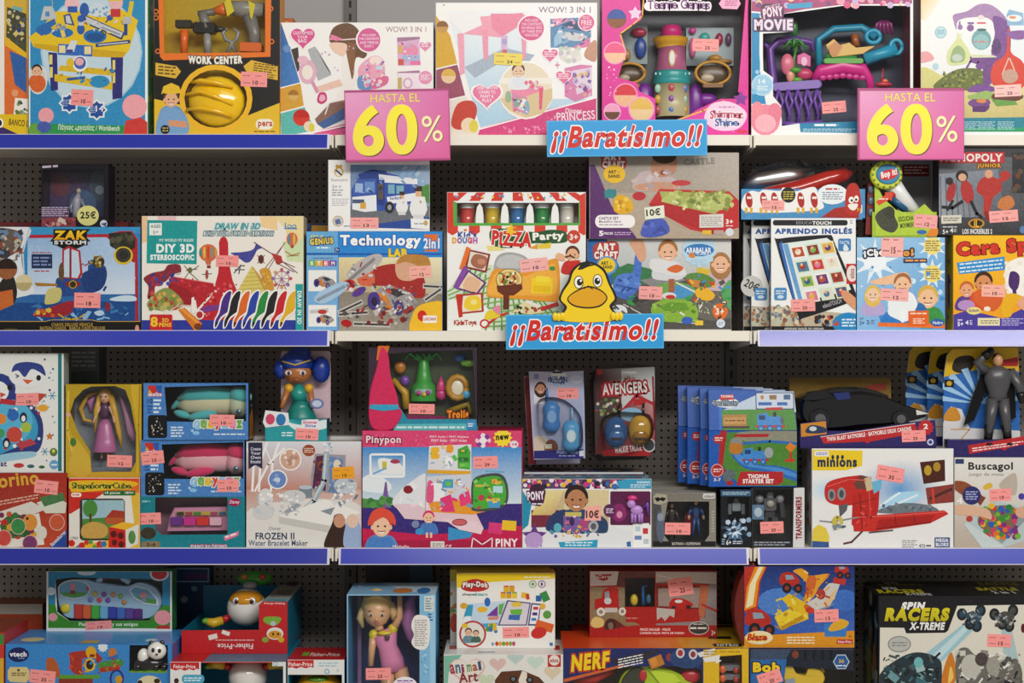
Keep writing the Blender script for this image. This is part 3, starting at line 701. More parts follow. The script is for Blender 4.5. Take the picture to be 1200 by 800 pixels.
f.E(884,125,50,50,'f6f0f4').E(884,125,44,44,'dc5e94').T('FREE',855,112,915,140,'f4dce6').TL(862,90,905,106,2,'f2d2e0').TL(862,146,905,160,2,'f2d2e0')
f.E(790,310,62,44,'dcdad6').dots(735,270,850,350,16,8,18,['f2f0ec','c8d0c4','e8e4e0','c8c0cc']).B([(870,310),(900,250),(940,230),(940,340),(900,340)],'c8957e')
f.P([(760,385),(850,365),(915,370),(915,540),(820,575),(760,545)],'d883b0').P([(800,400),(915,380),(915,500),(830,535)],'e2d0e6').dots(810,405,905,510,16,8,20,['8a6ab0','d8c070','c8b0d8','6a4a90'])
for hx,hy,t in ((677,310,2),(755,435,3)): f.H(hx,hy,100,96,'f8f2f4').H(hx,hy - 1,88,84,'e0709c').TL(hx - 32,hy - 22,hx + 32,hy + 14,3,'f6e0ea')
f.bits(685,110,905,250,26,10,34,['3a5c8c','8ab0d4','e8e4ee','2a4068','e8a0c0'],4).bits(460,545,550,640,16,6,20,['8ab0c8','d8b04a','c83a6a','e8e0ee','6a4a90'],3).bits(770,410,905,540,18,8,22,['8a6ab0','d8c070','e8d8ee','c83a7a'],3).T('+',706,350,732,384,'d87aa0',bold=0)
f.T('Disney',762,612,858,650,'f4e2ea',shear=.2).T('PRINCESS',715,632,932,682,'f6eaf0',bold=.01,arc=-4,rot=-4)
f.sticker(358,300,520,368,'24',3,c='ecd75e',ink='5a4a20'); f.P([(64,26),(78,22),(78,30)],'6a6a6a'); p.done()
# --- palace playset in a pink windowed carton
O = (700,0,185 / 897)
win = cr(O,[(240,-30),(860,-30),(850,560),(800,520),(700,560),(570,620),(480,680),(330,690),(320,560),(240,520),(225,470),(120,440),(150,330),(160,290),(130,190),(250,110)])
p = Pack('toy_box','bright pink windowed box with a gold-topped purple palace playset','toy box',(705.5,-40,877,159),0.02,0.11,Z1,'e0309a',side='d02e8c',wins=[win],inner='55565e',mat='gloss')
f = p.face(clip=(705,-40,877,159)).crop(*O)
f.P([(110,560),(200,500),(330,560),(330,690),(480,690),(600,625),(860,560),(860,760),(40,760),(40,600)],'e83aa6')
f.L([(262,0),(255,90),(200,140),(130,190),(160,290),(155,340)],8,'f0b050').L([(330,695),(430,690),(600,628),(720,572)],9,'f2b64c')
spot(f,110,105,55,'2a4aa0','8a4a20'); spot(f,100,300,58,'ee5a8c','f2c4a0','f8a0c8'); spot(f,160,540,62,'d8283c','f0b890','f49ac4'); spot(f,250,620,66,'e8bc58','f0cf9c','f4a4cc'); spot(f,85,635,44,'f2a4c6','6a3a24','f8c0dc'); f.S(215,75,40,22,5,'ead0ec').S(815,560,45,24,5,'8a2c9c').dots(50,380,115,560,14,3,7,['f890cc','fac0e0']).dots(620,640,850,750,10,3,6,['f890cc','fac0e0'])
f.B([(610,650),(650,590),(740,575),(820,610),(850,660),(800,730),(690,740),(620,700)],'f4d4ec').T('Shimmer',640,625,830,672,'c83a60',arc=5,out='f8f0f8',ow=6).T('Shine',668,672,800,715,'2c64b4',out='f8f0f8',ow=6).TL(690,600,780,616,1,'d08ab8')
f.RR(795,738,850,754,6,'e0304a').RR(265,10,650,60,24,'f8eef4').T('Teenie Genies',285,-2,640,52,'6a2478',arc=4,out='f8eef4',ow=8)
f.P([(690,20),(710,-10),(800,-10),(815,20),(795,52),(710,48)],'f0a8cc').TL(725,0,795,35,3,'b04a8a')
f.sticker(543,220,690,290,'25',2);
t = p.toy('toy_palace').crop(*O)
t.lathe(436,[(110,10),(120,50),(150,60),(190,58)],150,'cc2a78',16); t.lathe(430,[(190,100),(205,104),(230,90),(250,74)],150,'d8a024',20)
t.lathe(436,[(240,78),(300,82),(390,90)],150,'b8648a',18).prism(circ(430,318,20,48,14),62,70,'d8b04a').prism(circ(430,318,14,38,14),58,66,'e8e4ea').lathe(436,[(385,108),(400,112),(430,112),(460,106)],150,'2c9a9c',20)
t.lathe(436,[(460,102),(560,105),(650,106)],150,'c4b88e',18)
for i in range(9): t.ell(350 + (i % 3) * 76,490 + (i // 3) * 62,52 + abs(i % 3 - 1) * 26,18,26,8,['a8d0b8','c04a50','5a7ac0','d8a83a','8a4aa0'][i % 5])
for k in range(9): t.ell(338 + k * 24,412 + abs(k - 4) * -1.5,46 + abs(k - 4) * 7,6,9,5,'bfe6ea')
t.ell(280,560,160,60,115,26,'7c2a9c').ell(575,560,160,46,110,26,'7c2a9c').ell(640,540,170,60,40,26,'8a2ca6')
for cx,cy,r in ((668,400,100),(190,400,86)):
    b = p.toy('toy_balcony').crop(*O)
    b.tube([(cx + r * math.cos(a),cy + r * .66 * math.sin(a),90) for a in [2 * math.pi * k / 20 for k in range(21)]],9,'c8902a'); b.ell(cx,cy + 6,120,r * .92,r * .6,20,'5a4630'); b.ell(cx - 30,cy + 25,104,r * .4,r * .25,10,'b8a890'); b.box(cx - 60,cy + 60,cx + 60,cy + 84,80,110,'8a5a1c',ch=6)
c = p.toy('accessory_card','card').crop(*O)
c.box(525,120,800,340,200,205,'a4b6bc'); c = p.toy('accessory_card','card').crop(*O); c.box(150,100,300,330,200,205,'8f9ca2')
for x,y_,rx,ry,cc in ((630,180,30,28,'3aa8a0'),(715,190,22,36,'a02a48'),(768,190,18,36,'6a4a6a'),(560,140,22,20,'d0489a'),(560,240,20,60,'d8709a'),(690,300,40,22,'c8903a'),(740,318,50,14,'b88a3a'),(260,240,34,60,'2c4c9c'),(250,150,46,26,'b0284c'),(180,280,22,34,'b08a3a')): p.toy('toy_accessory').crop(*O).ell(x,y_,180,rx,ry,16,cc)
p.done()
# --- underwater playset carton
O = (875,0,200 / 970)
win = cr(O,[(190,80),(330,62),(560,30),(930,32),(930,690),(300,700),(200,715),(195,600),(150,545),(150,440),(95,400),(88,190),(250,180)])
p = Pack('toy_box','blue and white windowed box with a purple and pink seaside playset','toy box',(880.5,-40,1070,159),0.02,0.11,Z1,'eef0f2',side='9a2a4a',front='eef0f2',wins=[win],inner='2c3050',mat='gloss')
f = p.face().crop(*O)
f.P([(25,-150),(940,-150),(940,20),(560,24),(330,52),(200,78),(25,62)],'a83c74').dots(30,-60,930,30,60,8,22,['e8a0b8','d8508a','c8b0d8','e8d0a0','7a3a7a']).P([(225,22),(375,12),(370,42),(235,50)],'2c9cc8')
f.P([(25,72),(80,75),(75,400),(110,590),(25,590)],'1c8cc2').P([(75,60),(92,190),(92,400),(80,420),(72,300)],'f0f2f4').E(90,482,62,62,'b8dcf0').E(90,482,54,54,'9ccbe8').T('14',68,448,106,474,'f4f8fa').TL(60,485,120,515,3,'e8f2f8').E(60,408,12,12,'9cd0ec').E(40,520,16,16,'7cc0e4')
f.E(108,690,92,100,'f8f0f2').E(106,680,84,88,'ee8aa0').E(60,620,34,44,'f0909c').E(160,640,40,56,'e87f98').E(106,700,60,52,'f6b4c0')
f.P([(180,720),(300,735),(940,735),(940,770),(180,770)],'f2f2f2').P([(300,700),(640,688),(640,755),(306,750)],'1c86b0').TL(385,698,520,724,1,'e8f2f6').TL(320,728,620,748,2,'b8d8e6')
f.part('lettering'); f.RR(80,20,212,112,30,'3a2040').RR(35,100,268,180,10,'3a2040')
f.T('PONY',92,40,206,98,'f2dcea',bold=.05,rot=-8,arc=10,out='7a2a6a',ow=7).T('MY LITTLE',105,26,190,44,'f0d0e0',rot=-10).T('MOVIE',42,108,262,172,'e8d8ea',bold=.06,rot=0,out='5a3a6a',ow=5); f.part('artwork')
f.sticker(428,575,565,640,'25',-5)
t = p.toy('toy_tower').crop(*O)
t.tube([(180,620,120),(165,420,120),(150,260,120),(200,210,120),(300,205,120),(390,220,120),(400,270,120)],[34,28,24,22,22,18,10],'6a3c98').tube([(150,260,120),(105,210,120)],[20,8],'6a3c98').box(150,450,440,500,60,180,'8a6cc0',-4,ch=14)
for k in range(5): t.tube([(190 + k * 55,500,62),(175 + k * 55,560,60),(200 + k * 55,640,60),(190 + k * 55,690,62)],10,'7044a8'); t.tube([(190 + k * 55,500,62),(215 + k * 55,570,60),(190 + k * 55,640,60)],9,'7c50b0')
t.box(150,500,440,700,90,180,'3c2660'); t.tube([(160,690,60),(300,700,56),(440,685,60)],14,'7c50b0')
t = p.toy('toy_palm').crop(*O); t.tube([(290,440,100),(285,320,100),(300,240,100)],[12,9,7],'4a8a30')
for k in range(7): a = k * .9; t.tube([(290,240,100),(290 + 40 * math.cos(a),225 + 14 * math.sin(a),100 + 30 * math.sin(a)),(290 + 70 * math.cos(a),262 + 10 * math.sin(a),100 + 50 * math.sin(a))],[14,12,3],'3c8838')
t.ell(290,385,90,40,18,30,'5aa43c').ell(300,440,90,32,16,20,'6ab03c').ell(295,130,150,22,50,16,'2c7a38')
t = p.toy('toy_house').crop(*O); t.prism([(300,350),(300,300),(340,282),(380,305),(378,365)],80,100,'d8589a',bev=5).prism(circ(340,335,18,26,12),76,84,'f0b8d0').ell(345,405,90,46,34,20,'c83a6a').ell(245,350,90,40,62,20,'e0708c').ell(262,415,88,24,40,16,'ea9a8a')
t = p.toy('toy_stage').crop(*O)
t.tube([(400,440,110),(440,390,100),(560,360,90),(680,380,100),(720,430,110),(735,520,110)],[26,40,44,40,26,18],'d8288c',10,.5)
for k in range(7): t.ell(445 + k * 38,418 + abs(k - 3) * 4,66,22,18,8,'c82280')
t.box(450,318,680,348,70,130,'5aa83a',ch=8).ell(560,300,110,96,40,20,'3c9440').prism([(465,240),(510,205),(545,240),(600,225),(640,255),(750,245),(680,290),(600,300),(500,310)],84,90,'dcb056',bev=3).prism([(480,250),(520,220),(560,250),(530,300),(490,300)],80,84,'c8823c')
t = p.toy('toy_waterslide').crop(*O)
t.tube([(440,380,130),(430,200,130),(520,140,130),(680,130,130),(760,190,120)],[24,22,22,22,30],'1f8cae').tube([(690,320,110),(780,290,110),(870,260,110)],[40,34,44],'2a9cc0').tube([(870 + 34 * math.cos(a),250 + 40 * math.sin(a),90) for a in [k * math.pi / 8 for k in range(17)]],12,'35a8cc').tube([(740 + 40 * math.cos(a),190 + 36 * math.sin(a),100) for a in [k * math.pi / 8 for k in range(17)]],14,'2c9cc2')
t.tube([(640,170,140),(650,240,140)],[20,26],'a85a24')
t = p.toy('toy_shell').crop(*O)
for k in range(5): t.tube([(760 + k * 26,170,150),(770 + k * 20,110,140),(800 + k * 6,90,150)],[8,11,8],'8a2c6c')
t = p.toy('toy_boat').crop(*O); t.ell(800,465,100,50,18,30,'c83a48').ell(808,445,100,18,14,12,'e87a4a').tube([(790,460,110),(800,370,110)],[8,4],'b8304a')
p.done()
# --- tree house carton at the right
O = (1065,0,135 / 655)
p = Pack('toy_box','white box showing a purple tree with hanging pod houses, top shelf right end','toy box',(1079,-40,1235,159),0.03,0.08,Z1,'eef0f2',side='6a1c10',mat='gloss')
f = p.face().crop(*O)
f.GP([(65,-200),(830,-200),(830,420),(65,420)],['f2f2f0','e6eef6','e4ecf2','eef0f0']).GP([(65,-20),(180,0),(100,120),(65,100)],['f0c878','f2ead8','f2eee4','f0d8a0'])
f.GP([(60,420),(830,420),(830,670),(60,670)],['e8e0a0','ece6b0','c8b878','d0c080']).B([(60,300),(110,290),(145,330),(100,350),(60,350)],'e8a4a8').B([(60,400),(100,380),(190,440),(150,510),(60,500)],'d8d488').B([(150,500),(200,430),(300,385),(420,400),(440,500)],'6a7434').dots(190,400,420,490,60,5,10,['8a9444','4a5428','7c8638','a0a452'],5)
f.B([(255,80),(330,60),(400,20),(480,30),(560,110),(580,220),(560,300),(480,330),(470,280),(490,160),(450,100),(350,95),(280,115),(270,165),(255,120)],'a884b4').B([(480,90),(560,120),(580,230),(560,330),(470,300),(490,200)],'7a4c94').E(498,260,28,44,'5a3474')
f.P([(345,315),(500,318),(560,330),(480,360),(470,470),(440,500),(425,480),(420,370),(350,350)],'74468c').P([(340,305),(480,310),(505,322),(360,325)],'d8dcb8').L([(330,380),(350,345),(395,350),(385,375)],12,'7a4c94').E(405,372,24,20,'7a4c94').L([(290,120),(285,160)],10,'9a74aa').E(292,150,14,16,'9a74aa').E(350,155,20,20,'8a5c9c').R(334,122,370,134,'8a5c9c')
f.E(412,228,66,58,'eaf0f0').E(412,222,56,58,'74a8ac').E(412,232,44,42,'92c0c2').TL(370,225,455,245,1,'c88a90').E(414,166,28,8,'4a6a68').E(410,95,18,14,'ead8d8').R(388,122,438,132,'d8606a')
f.B([(225,360),(220,290),(270,220),(278,180),(300,220),(345,290),(340,345),(290,365)],'d8e0a2').B([(235,345),(250,280),(285,255),(318,290),(315,340),(280,352)],'9cb484').E(275,325,30,22,'c2d0c2').L([(285,215),(300,190)],8,'e4e8c0')
f.E(182,180,34,34,'9ccad8').E(182,180,28,28,'c4e0e8').TL(160,165,205,195,3,'6aa8bc').E(152,375,18,20,'b4d8e4').B([(340,500),(400,475),(480,490),(490,515),(350,520)],'7a4a9a').E(410,600,50,34,'6a3a7c').B([(340,575),(380,555),(450,560),(460,590),(400,610),(345,595)],'7a468c').R(362,600,438,632,'5c3070').P([(335,540),(440,510),(500,530),(470,560),(340,560)],'9ab868')
f.B([(560,170),(572,170),(580,290),(640,340),(680,420),(640,500),(560,520),(480,480),(465,410),(490,350),(550,300)],'d84430').L([(530,420),(570,320),(610,420)],7,'e8c0a8').E(575,430,46,40,'c8a090').E(560,545,92,30,'6a3a2c').P([(470,560),(600,570),(620,590),(500,600)],'6aa04c').B([(545,180),(655,170),(655,215),(600,220),(560,200)],'8a5ca0').P([(555,80),(570,50),(650,70),(655,140),(560,140)],'8ab4d4').E(600,100,44,20,'e6eef2').E(590,95,20,8,'e8905a')
f.P([(60,670),(830,660),(830,745),(60,745)],'27859a').P([(60,725),(830,720),(830,745),(60,745)],'2c9c6c')
for x in (300,395,505): f.TL(x,685,x + 95,735,5,'a8d0d8')
f.E(412,570,30,12,'d88848'); f.sticker(487,478,640,545,'25',-3,c='f6c6c2'); p.done()

# ------------------------------------------------------------------ signs hanging on the top rails
def sale_sign(x0,y0,x1,y1,O,label,roll):
    p = Pack('sale_sign',label,'sign',(x0,y0,x1,y1),-0.028,0.006,None,'b0487e',side='c27aa4',mat='sign',roll=roll,group='pink discount signs',body='card_holder')
    f = p.face().crop(*O); f.GP([(128,100),(1095,100),(1095,730),(128,730)],['e9a2cc','d96aac','de5f9e','e070ac'])
    f.T('HASTA EL',365,118,830,196,'f3e76a',bold=.0,out='c08a70',ow=3)
    for dx,dy,c,c2 in ((9,9,'6a4a28',None),(-3,-4,'f6d9b0',None),(0,0,'fff032','f7e84e')):
        for tx,a in (('6',(195,222,485,695)),('0',(508,222,800,690))):
            for e in (0,12): f.T(tx,a[0] + dx + e,a[1] + dy,a[2] + dx - 12 + e,a[3] + dy,c,bold=.02,res=12,c2=c2)
        f.T('%',842 + dx * .6,332 + dy * .6,1036 + dx * .6,575 + dy * .6,c if dx else 'fbf2b4',bold=.0)
    m = p.toy('holder_clip','plastic')
    m.box((x0 + x1) / 2 - 10,(y0 + y1) / 2 - 4,(x0 + x1) / 2 + 10,(y0 + y1) / 2 + 6,p.d,p.d + 5,'cfcfd4',ch=1)
    return p.done()
sale_sign(405,104.5,528,189,(390,95,0.125),'pink discount sign reading HASTA EL 60%, hanging left of centre',-1.2)
sale_sign(1005,103,1130,187.5,(991.5,94,0.126),'pink discount sign reading HASTA EL 60%, hanging at the right',0)
def bargain_sign(x0,y0,x1,y1,label,roll,duck=False):
    p = Pack('bargain_sign',label,'sign',(x0,y0,x1,y1),-0.030,0.004,None,'4fb4ea',side='9ad0f0',mat='sign',roll=roll,group='blue bargain signs',body='sign_board')
    f = p.face(); w,h = x1 - x0,y1 - y0
    f.RR(x0 + 1.2,y0 + 1.4,x1 - 1.2,y1 - 1.4,3,'2f9ddf')
    tx0,tx1,ty0,ty1 = x0 + .025 * w,x1 - .03 * w,y0 + .15 * h,y1 - .10 * h; word = '¡¡Barat\u0131simo!!'
    bs_ = text_tris(word,.035,.25,1.0,.035,8); kx = (tx1 - tx0) / (bs_[3] - bs_[1])
    ix = tx0 + (sum(_adv(c) + .035 * 1.7 for c in word[:7]) + _adv('\u0131') / 2 + .2 - bs_[1]) * kx - 1.9
    acc = lambda e: [(ix - 1.6 - e,ty0 + .27 * h + e * .7),(ix + 1.2,ty0 - .02 * h - e),(ix + 4.4 + e,ty0 + .01 * h - e * .5),(ix + 1.0 + e * .6,ty0 + .27 * h + e * .7)]
    f.T(word,tx0,ty0,tx1,ty1,'d2261f',out='fbfbfb',ow=1.35,bold=.035,shear=.25,rot=0,res=8); f.part('accent_mark').P(acc(1.2),'fbfbfb').P(acc(0),'d2261f').part('artwork')
    if duck:
        u = lambda x,y_: (x0 + (x - 590) , y_)
        d = p.toy('duck_cutout','sign').crop(580,160,0.3125)
        out = spline([(250,690),(262,640),(242,612),(250,580),(275,540),(290,500),(325,472),(372,472),(415,500),(435,550),(455,590),(458,615),(440,640),(455,690)],5)
        d.prism(out,-2,4,'17130f')
        F = Face((640,290,740,386),lambda a,b,l: (a,-.7 - l,-b)); p.faces.append(F); F.crop(580,160,0.3125); F.part('duck_print')
        F.B([(258,690),(272,640),(250,612),(258,582),(283,545),(297,506),(328,480),(370,480),(408,506),(427,552),(446,592),(449,612),(430,638),(446,690)],'f2cf1d')
        F.B([(272,608),(300,580),(352,560),(400,575),(424,605),(400,636),(350,645),(295,635)],'2a1c08').B([(277,607),(303,584),(352,566),(398,580),(419,605),(396,631),(350,639),(298,630)],'e0a414').L([(335,570),(352,560),(368,572)],4,'2a1c08')
        for ex,ey,px_,py_ in ((316,546,320,546),(387,541,386,542)): F.E(ex,ey,18,25,'17130f').E(ex,ey,15,22,'f8f6f0').E(px_,py_,11,13,'14110e').E(px_ + 4,py_ - 5,4,4,'fff')
        F.P([(312,500),(325,478),(350,462),(358,478),(380,482),(352,488),(330,498)],'17130f')
        for bx in (240,458):
            h_ = p.toy('duck_foot','sign').crop(580,160,0.3125)
            for k in (-1,0,1): h_.ell(bx + k * 14,676 - abs(k) * 2,-8,10,16,5,'f2cf1d')
    return p.done()
bargain_sign(641,140.5,829,183,'blue sign reading ¡¡Baratísimo!! with no duck, on the top shelf edge',-0.6)
bargain_sign(593,368,778,409,'blue sign reading ¡¡Baratísimo!! with a yellow duck above it',-0.5,True)

# ================================================================== SECOND SHELF
A = (0,180,175 / 651)
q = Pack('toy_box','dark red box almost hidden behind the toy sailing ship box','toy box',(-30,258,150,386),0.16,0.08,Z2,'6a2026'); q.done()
zk = p = Pack('toy_box','blue and red box printed with a toy sailing ship, yellow logo on top','toy box',(-14,265,166,387),0.015,0.09,Z2,'15151c',side='1d3c78',mat='gloss')
f = p.face().crop(*A)
f.R(-60,316,612,735,'2c86c0').P([(-60,316),(612,316),(612,346),(-60,352)],'3a94c8')
f.P([(130,352),(470,348),(520,335),(575,335),(600,370),(605,735),(120,735)],'b02430').P([(130,366),(465,362),(500,440),(545,490),(588,470),(590,735),(120,735)],'a9c6e4')
f.GP([(120,366),(470,366),(588,480),(588,620),(120,620)],['90b4dc','a8c4e4','b4cdea','d4e0ee','ccdcee']).R(-60,612,590,730,'1a4a8c').P([(-60,612),(590,610),(590,640),(-60,650)],'2c68a8').B([(480,630),(540,615),(588,620),(588,640),(500,640)],'c8dcec')
for i in range(9): f.ring(150 + i * 52,420 + (i % 3) * 60,26,24,2,'c2d6ec',6)
f.B([(-60,320),(130,320),(95,420),(105,520),(150,590),(100,620),(-60,620)],'dfe4ea').B([(-60,330),(90,340),(70,430),(-60,460)],'6a5a50').dots(-20,340,95,440,18,8,22,['8a4a38','3a3a44','b0a898','6a86a8'])
f.B([(-30,640),(0,560),(50,520),(75,600),(50,660)],'2a2420'); spot(f,30,500,46,'2c1a14','9a5c38'); spot(f,105,560,36,'d8cba0','b8a878'); f.P([(0,600),(55,590),(60,655),(-20,690)],'c86a30')
f.bits(-20,330,95,470,30,8,26,['8a4a38','3a3a44','b0a898','6a86a8','2c3c5c','c8b8a0'],3).bits(255,460,460,600,34,8,28,['1c3c78','a82a30','3a3222','a89040','2f5aa0','8a1c22'],4).bits(150,655,560,722,40,10,40,['2c68a8','143c74','3a7ab8','8ab8dc'],6).L([(128,325),(100,430),(105,520)],7,'c8d0d8')
f.P([(230,390),(240,332),(380,332),(378,392),(320,420),(290,420)],'14100c').T('ZAK',232,333,378,374,'f2cf26',bold=.05,c2='e8a418',shear=.1,out='14100c',ow=7).T('STORM',236,376,376,394,'d8dce0',bold=.05,out='14100c',ow=5)
f.P([(475,345),(570,338),(590,370),(588,410),(530,430),(480,400)],'2a2a22').dots(490,350,570,400,10,8,16,['3c3c30','55543c']).E(538,442,42,40,'d6b92c').E(538,440,33,32,'2c2c28').ring(538,440,26,26,4,'4a4a3c')
f.R(138,436,228,498,'1c2c50').TL(145,445,222,490,3,'7a90c0').TL(140,425,225,434,1,'b04a50').TL(150,505,215,516,1,'b04a50')
f.P([(272,415),(300,400),(350,420),(360,520),(345,550),(270,545)],'b4262c').P([(280,420),(300,410),(342,425),(350,515),(338,540),(278,535)],'c3d4e6').R(303,405,312,560,'8a1c22')
f.B([(250,540),(330,545),(380,520),(390,480),(460,490),(455,560),(420,600),(280,620),(250,600)],'234a8a').B([(360,520),(460,500),(450,580),(380,600)],'1c3c78').E(430,470,26,26,'3a3222').dots(400,440,450,490,10,5,9,['a89040','6a5a2c','c8b878']).P([(150,560),(250,565),(250,575),(160,575)],'a8762c')
f.E(318,566,34,14,'8a2028').E(318,568,18,18,'3a2a18').ring(318,568,18,18,4,'b8a030').E(268,515,12,40,'6a4a2c').B([(195,640),(210,590),(265,585),(260,640),(205,655)],'c8c078').B([(150,700),(240,660),(320,640),(300,700),(200,710)],'9a2430').dots(150,680,230,708,10,6,12,['d8b83c','c8582c']).L([(255,697),(280,714),(312,719),(345,714),(370,697)],6,'c8a828')
f.E(470,665,12,20,'8a2430').B([(410,690),(440,680),(455,695),(430,705)],'b8d0e4')
f.P([(-60,728),(612,728),(612,790),(-60,790)],'14120e').T('CHAOS DELUXE VEHICLE',225,735,405,750,'b89a4a').T('BATEAU CHAOS   BARCA CAOS DELUXE',175,751,458,765,'b89a4a').T('CHAOS DELUXE FAHRZEUG',218,766,415,780,'b89a4a').R(18,760,75,780,'5a4a20').E(598,762,9,18,'d89a90')
f.L([(-60,729),(200,729),(225,722),(400,722),(425,729),(612,729)],3,'c8a030')
f.sticker(324,604,438,670,'18',1); p.done()
# hero figure blister
p = Pack('toy_box','dark purple clear-fronted figure box with a round yellow 25€ sticker','toy box',(48,190,127,264.5),0.04,0.07,zk.ztop,'15101c',side='1a1420',wins=[cr(A,rrect(186,62,452,268,14))],inner='3a2c50',mat='gloss')
f = p.face().crop(*A)
f.part('back_print');
b = Face((50,192,125,262),lambda u,v,l,D=p.d: (u,D - 1.4 - l,-v)); p.faces.append(b); b.crop(*A).part('backdrop_print')
b.GP([(186,62),(452,62),(452,280),(186,280)],['5a3450','2c4468','30487a','44406a']).E(400,120,40,70,'4a5a6a').E(330,200,60,60,'506a90').E(230,120,40,50,'6a3a48').E(405,140,20,20,'8a9aa8')
f.part('artwork')
f.R(180,226,300,310,'5a3a58').TL(182,224,300,268,5,'b8b0c8').P([(182,275),(330,270),(330,312),(182,312)],'8a3c44').dots(190,280,330,305,16,6,12,['c8a098','6a2430','d8c0b0','a04a4a']).TL(184,40,252,60,1,'c8bcd0',rot=-4).E(452,298,16,16,'d8dce8').P([(440,298),(466,292),(460,312)],'3a4a8a')
f.part('price_sticker').E(383,263,48,44,'ddd98a').T('25€',350,244,418,276,'1c1a12',bold=.03)
t = p.toy('toy_figure').crop(*A); t.tube([(310,290,90),(308,240,90),(312,190,90),(320,160,90)],[14,16,20,8],'a8a4b4').ell(320,148,90,11,13,11,'b8a898').tube([(300,185,90),(285,220,88),(292,245,80)],[8,7,6],'8a90a4').tube([(330,185,90),(346,218,88),(340,245,80)],[8,7,6],'8a90a4').tube([(300,240,90),(296,300,90)],[10,8],'5a5a72').lathe(315,[(296,44),(306,50)],90,'2c2834')
p.done()
# --- stereoscopic pens carton
B_ = (160,245,205 / 1093)
p = Pack('toy_box','white box with eight coloured pens and a red tower','toy box',(166,252.5,355.5,387),0.015,0.07,Z2,'f0ece4',side='d8c8a8')
f = p.face().crop(*B_)
f.R(33,42,1045,770,'efeae2').P([(130,42),(250,42),(240,100),(140,90)],'e8c0c4').P([(33,42),(70,42),(70,200),(33,210)],'eec69a').P([(770,42),(880,42),(880,130),(780,110)],'f0d098').P([(860,42),(1045,42),(1045,260),(960,260),(930,120)],'ecd9a0').P([(910,200),(1045,180),(1045,330),(940,320)],'cfe0b0')
f.R(33,690,1045,775,'27379c').R(65,68,378,338,'139a9a',1).R(80,84,158,160,'eef0ee').T('AGES',88,94,150,114,'2a6a6c').T('6+',104,128,136,152,'4a7a7c',bold=0).T('MY WORLD MY RULES!',142,182,356,200,'e4f2f0').T('DIY 3D',124,214,360,270,'f4f6f4',bold=.05).T('STEREOSCOPIC',86,280,360,316,'f0f4f2',bold=.06)
f.T('DRAW IN 3D',488,84,774,124,'1e9aa0',bold=.03,shear=.3,out='c4d8dc',ow=5).T('BUILD YOUR OWN 3D CREATIONS!',418,136,858,162,'d8e4e6',bold=.02,shear=.25,out='6a8a94',ow=5)
f.L([(930,84),(930,118),(1000,118)],7,'2a86c0').ring(955,105,14,12,5,'2a86c0').ring(985,105,14,12,5,'2a86c0').L([(925,118),(1002,120)],6,'2a86c0')
f.P([(515,205),(525,178),(545,165),(562,178),(572,205),(575,320),(600,440),(650,560),(720,690),(390,690),(380,640),(470,540),(510,400),(518,300)],'c2202c').dots(420,460,640,680,60,4,11,['e06a70','9a1622','d84450','ead0d0']).P([(380,640),(430,600),(560,590),(560,615),(440,640)],'7a3a8a')
f.P([(200,430),(230,418),(480,460),(490,500),(380,620),(370,560),(240,520)],'b81e2a').dots(210,430,470,540,40,4,9,['d8505a','8e1420','c83440']).P([(195,450),(330,500),(370,560),(330,600),(210,560)],'9e1824').L([(230,420),(480,462)],6,'d85a60')
f.E(448,270,58,55,'d86a3c')
for i,c in enumerate(('3a8a8a','e0c050','c8402c','6a9a90','d89a40')): f.E(400 + i * 24,268,8,46 - abs(i - 2) * 9,c)
f.P([(425,315),(470,315),(462,345),(438,345)],'c86a4a').R(440,348,464,366,'8a3424')
f.B([(590,270),(660,265),(725,250),(745,215),(735,200),(775,230),(785,240),(755,252),(735,290),(710,325),(680,330),(650,310),(610,285)],'44489c').E(778,310,18,28,'6a2c24').L([(755,285),(800,335)],4,'4a2420').L([(800,285),(756,335)],4,'4a2420')
f.L([(735,205),(860,285),(1005,395)],5,'6a3a3a').L([(930,205),(800,370)],4,'6a3a3a').L([(915,225),(850,330),(820,380)],4,'7a3a3a').P([(842,270),(905,290),(915,330),(880,345)],'b8322c').L([(870,330),(985,390)],4,'5a2c2c').L([(880,310),(990,360)],4,'7a3c3c')
f.E(972,185,35,42,'d86a44').E(955,185,8,36,'5a8a94').E(985,185,8,36,'e0b850').P([(960,225),(985,225),(980,240),(966,240)],'9a4a30').L([(930,260),(970,285),(1020,270)],5,'a86a30').L([(945,290),(1015,285)],5,'a86a30')
f.P([(722,350),(830,495),(770,530),(625,520)],'d9c86a')
for i in range(6): f.L([(722 - 18 * i,370 + 26 * i),(735 + 17 * i,368 + 24 * i)],3,'a8924a')
f.P([(722,350),(840,500),(800,510)],'c89a44').B([(770,380),(800,365),(835,380),(860,490),(830,500),(790,430)],'d09a34').dots(780,385,840,470,12,4,9,['b8762c','e0b850'])
f.ring(908,430,48,48,5,'a05a7a');
for k in range(8): f.E(908 + 56 * math.cos(k * .785),430 + 56 * math.sin(k * .785),10,10,['c8505a','8a6ab0','d8a04a'][k % 3]).L([(908,430),(908 + 48 * math.cos(k * .785),430 + 48 * math.sin(k * .785))],3,'a07a9a')
f.L([(880,500),(908,430),(936,500)],4,'9a6a8a').L([(610,395),(650,350),(675,350)],6,'3a3a3c').L([(615,375),(675,375)],5,'3a3a3c').L([(650,345),(640,400)],6,'3a3a3c')
f.B([(45,430),(100,395),(170,380),(200,345),(270,345),(275,400),(220,410),(180,450),(120,470),(110,540),(70,555),(75,480)],'8a2838').dots(70,390,250,470,30,6,14,['3c50b0','b02c3c','5a3a7a','2c3c90']).L([(110,510),(80,545),(120,560)],10,'5a2a5a').L([(240,405),(275,395)],6,'e8e0d8')
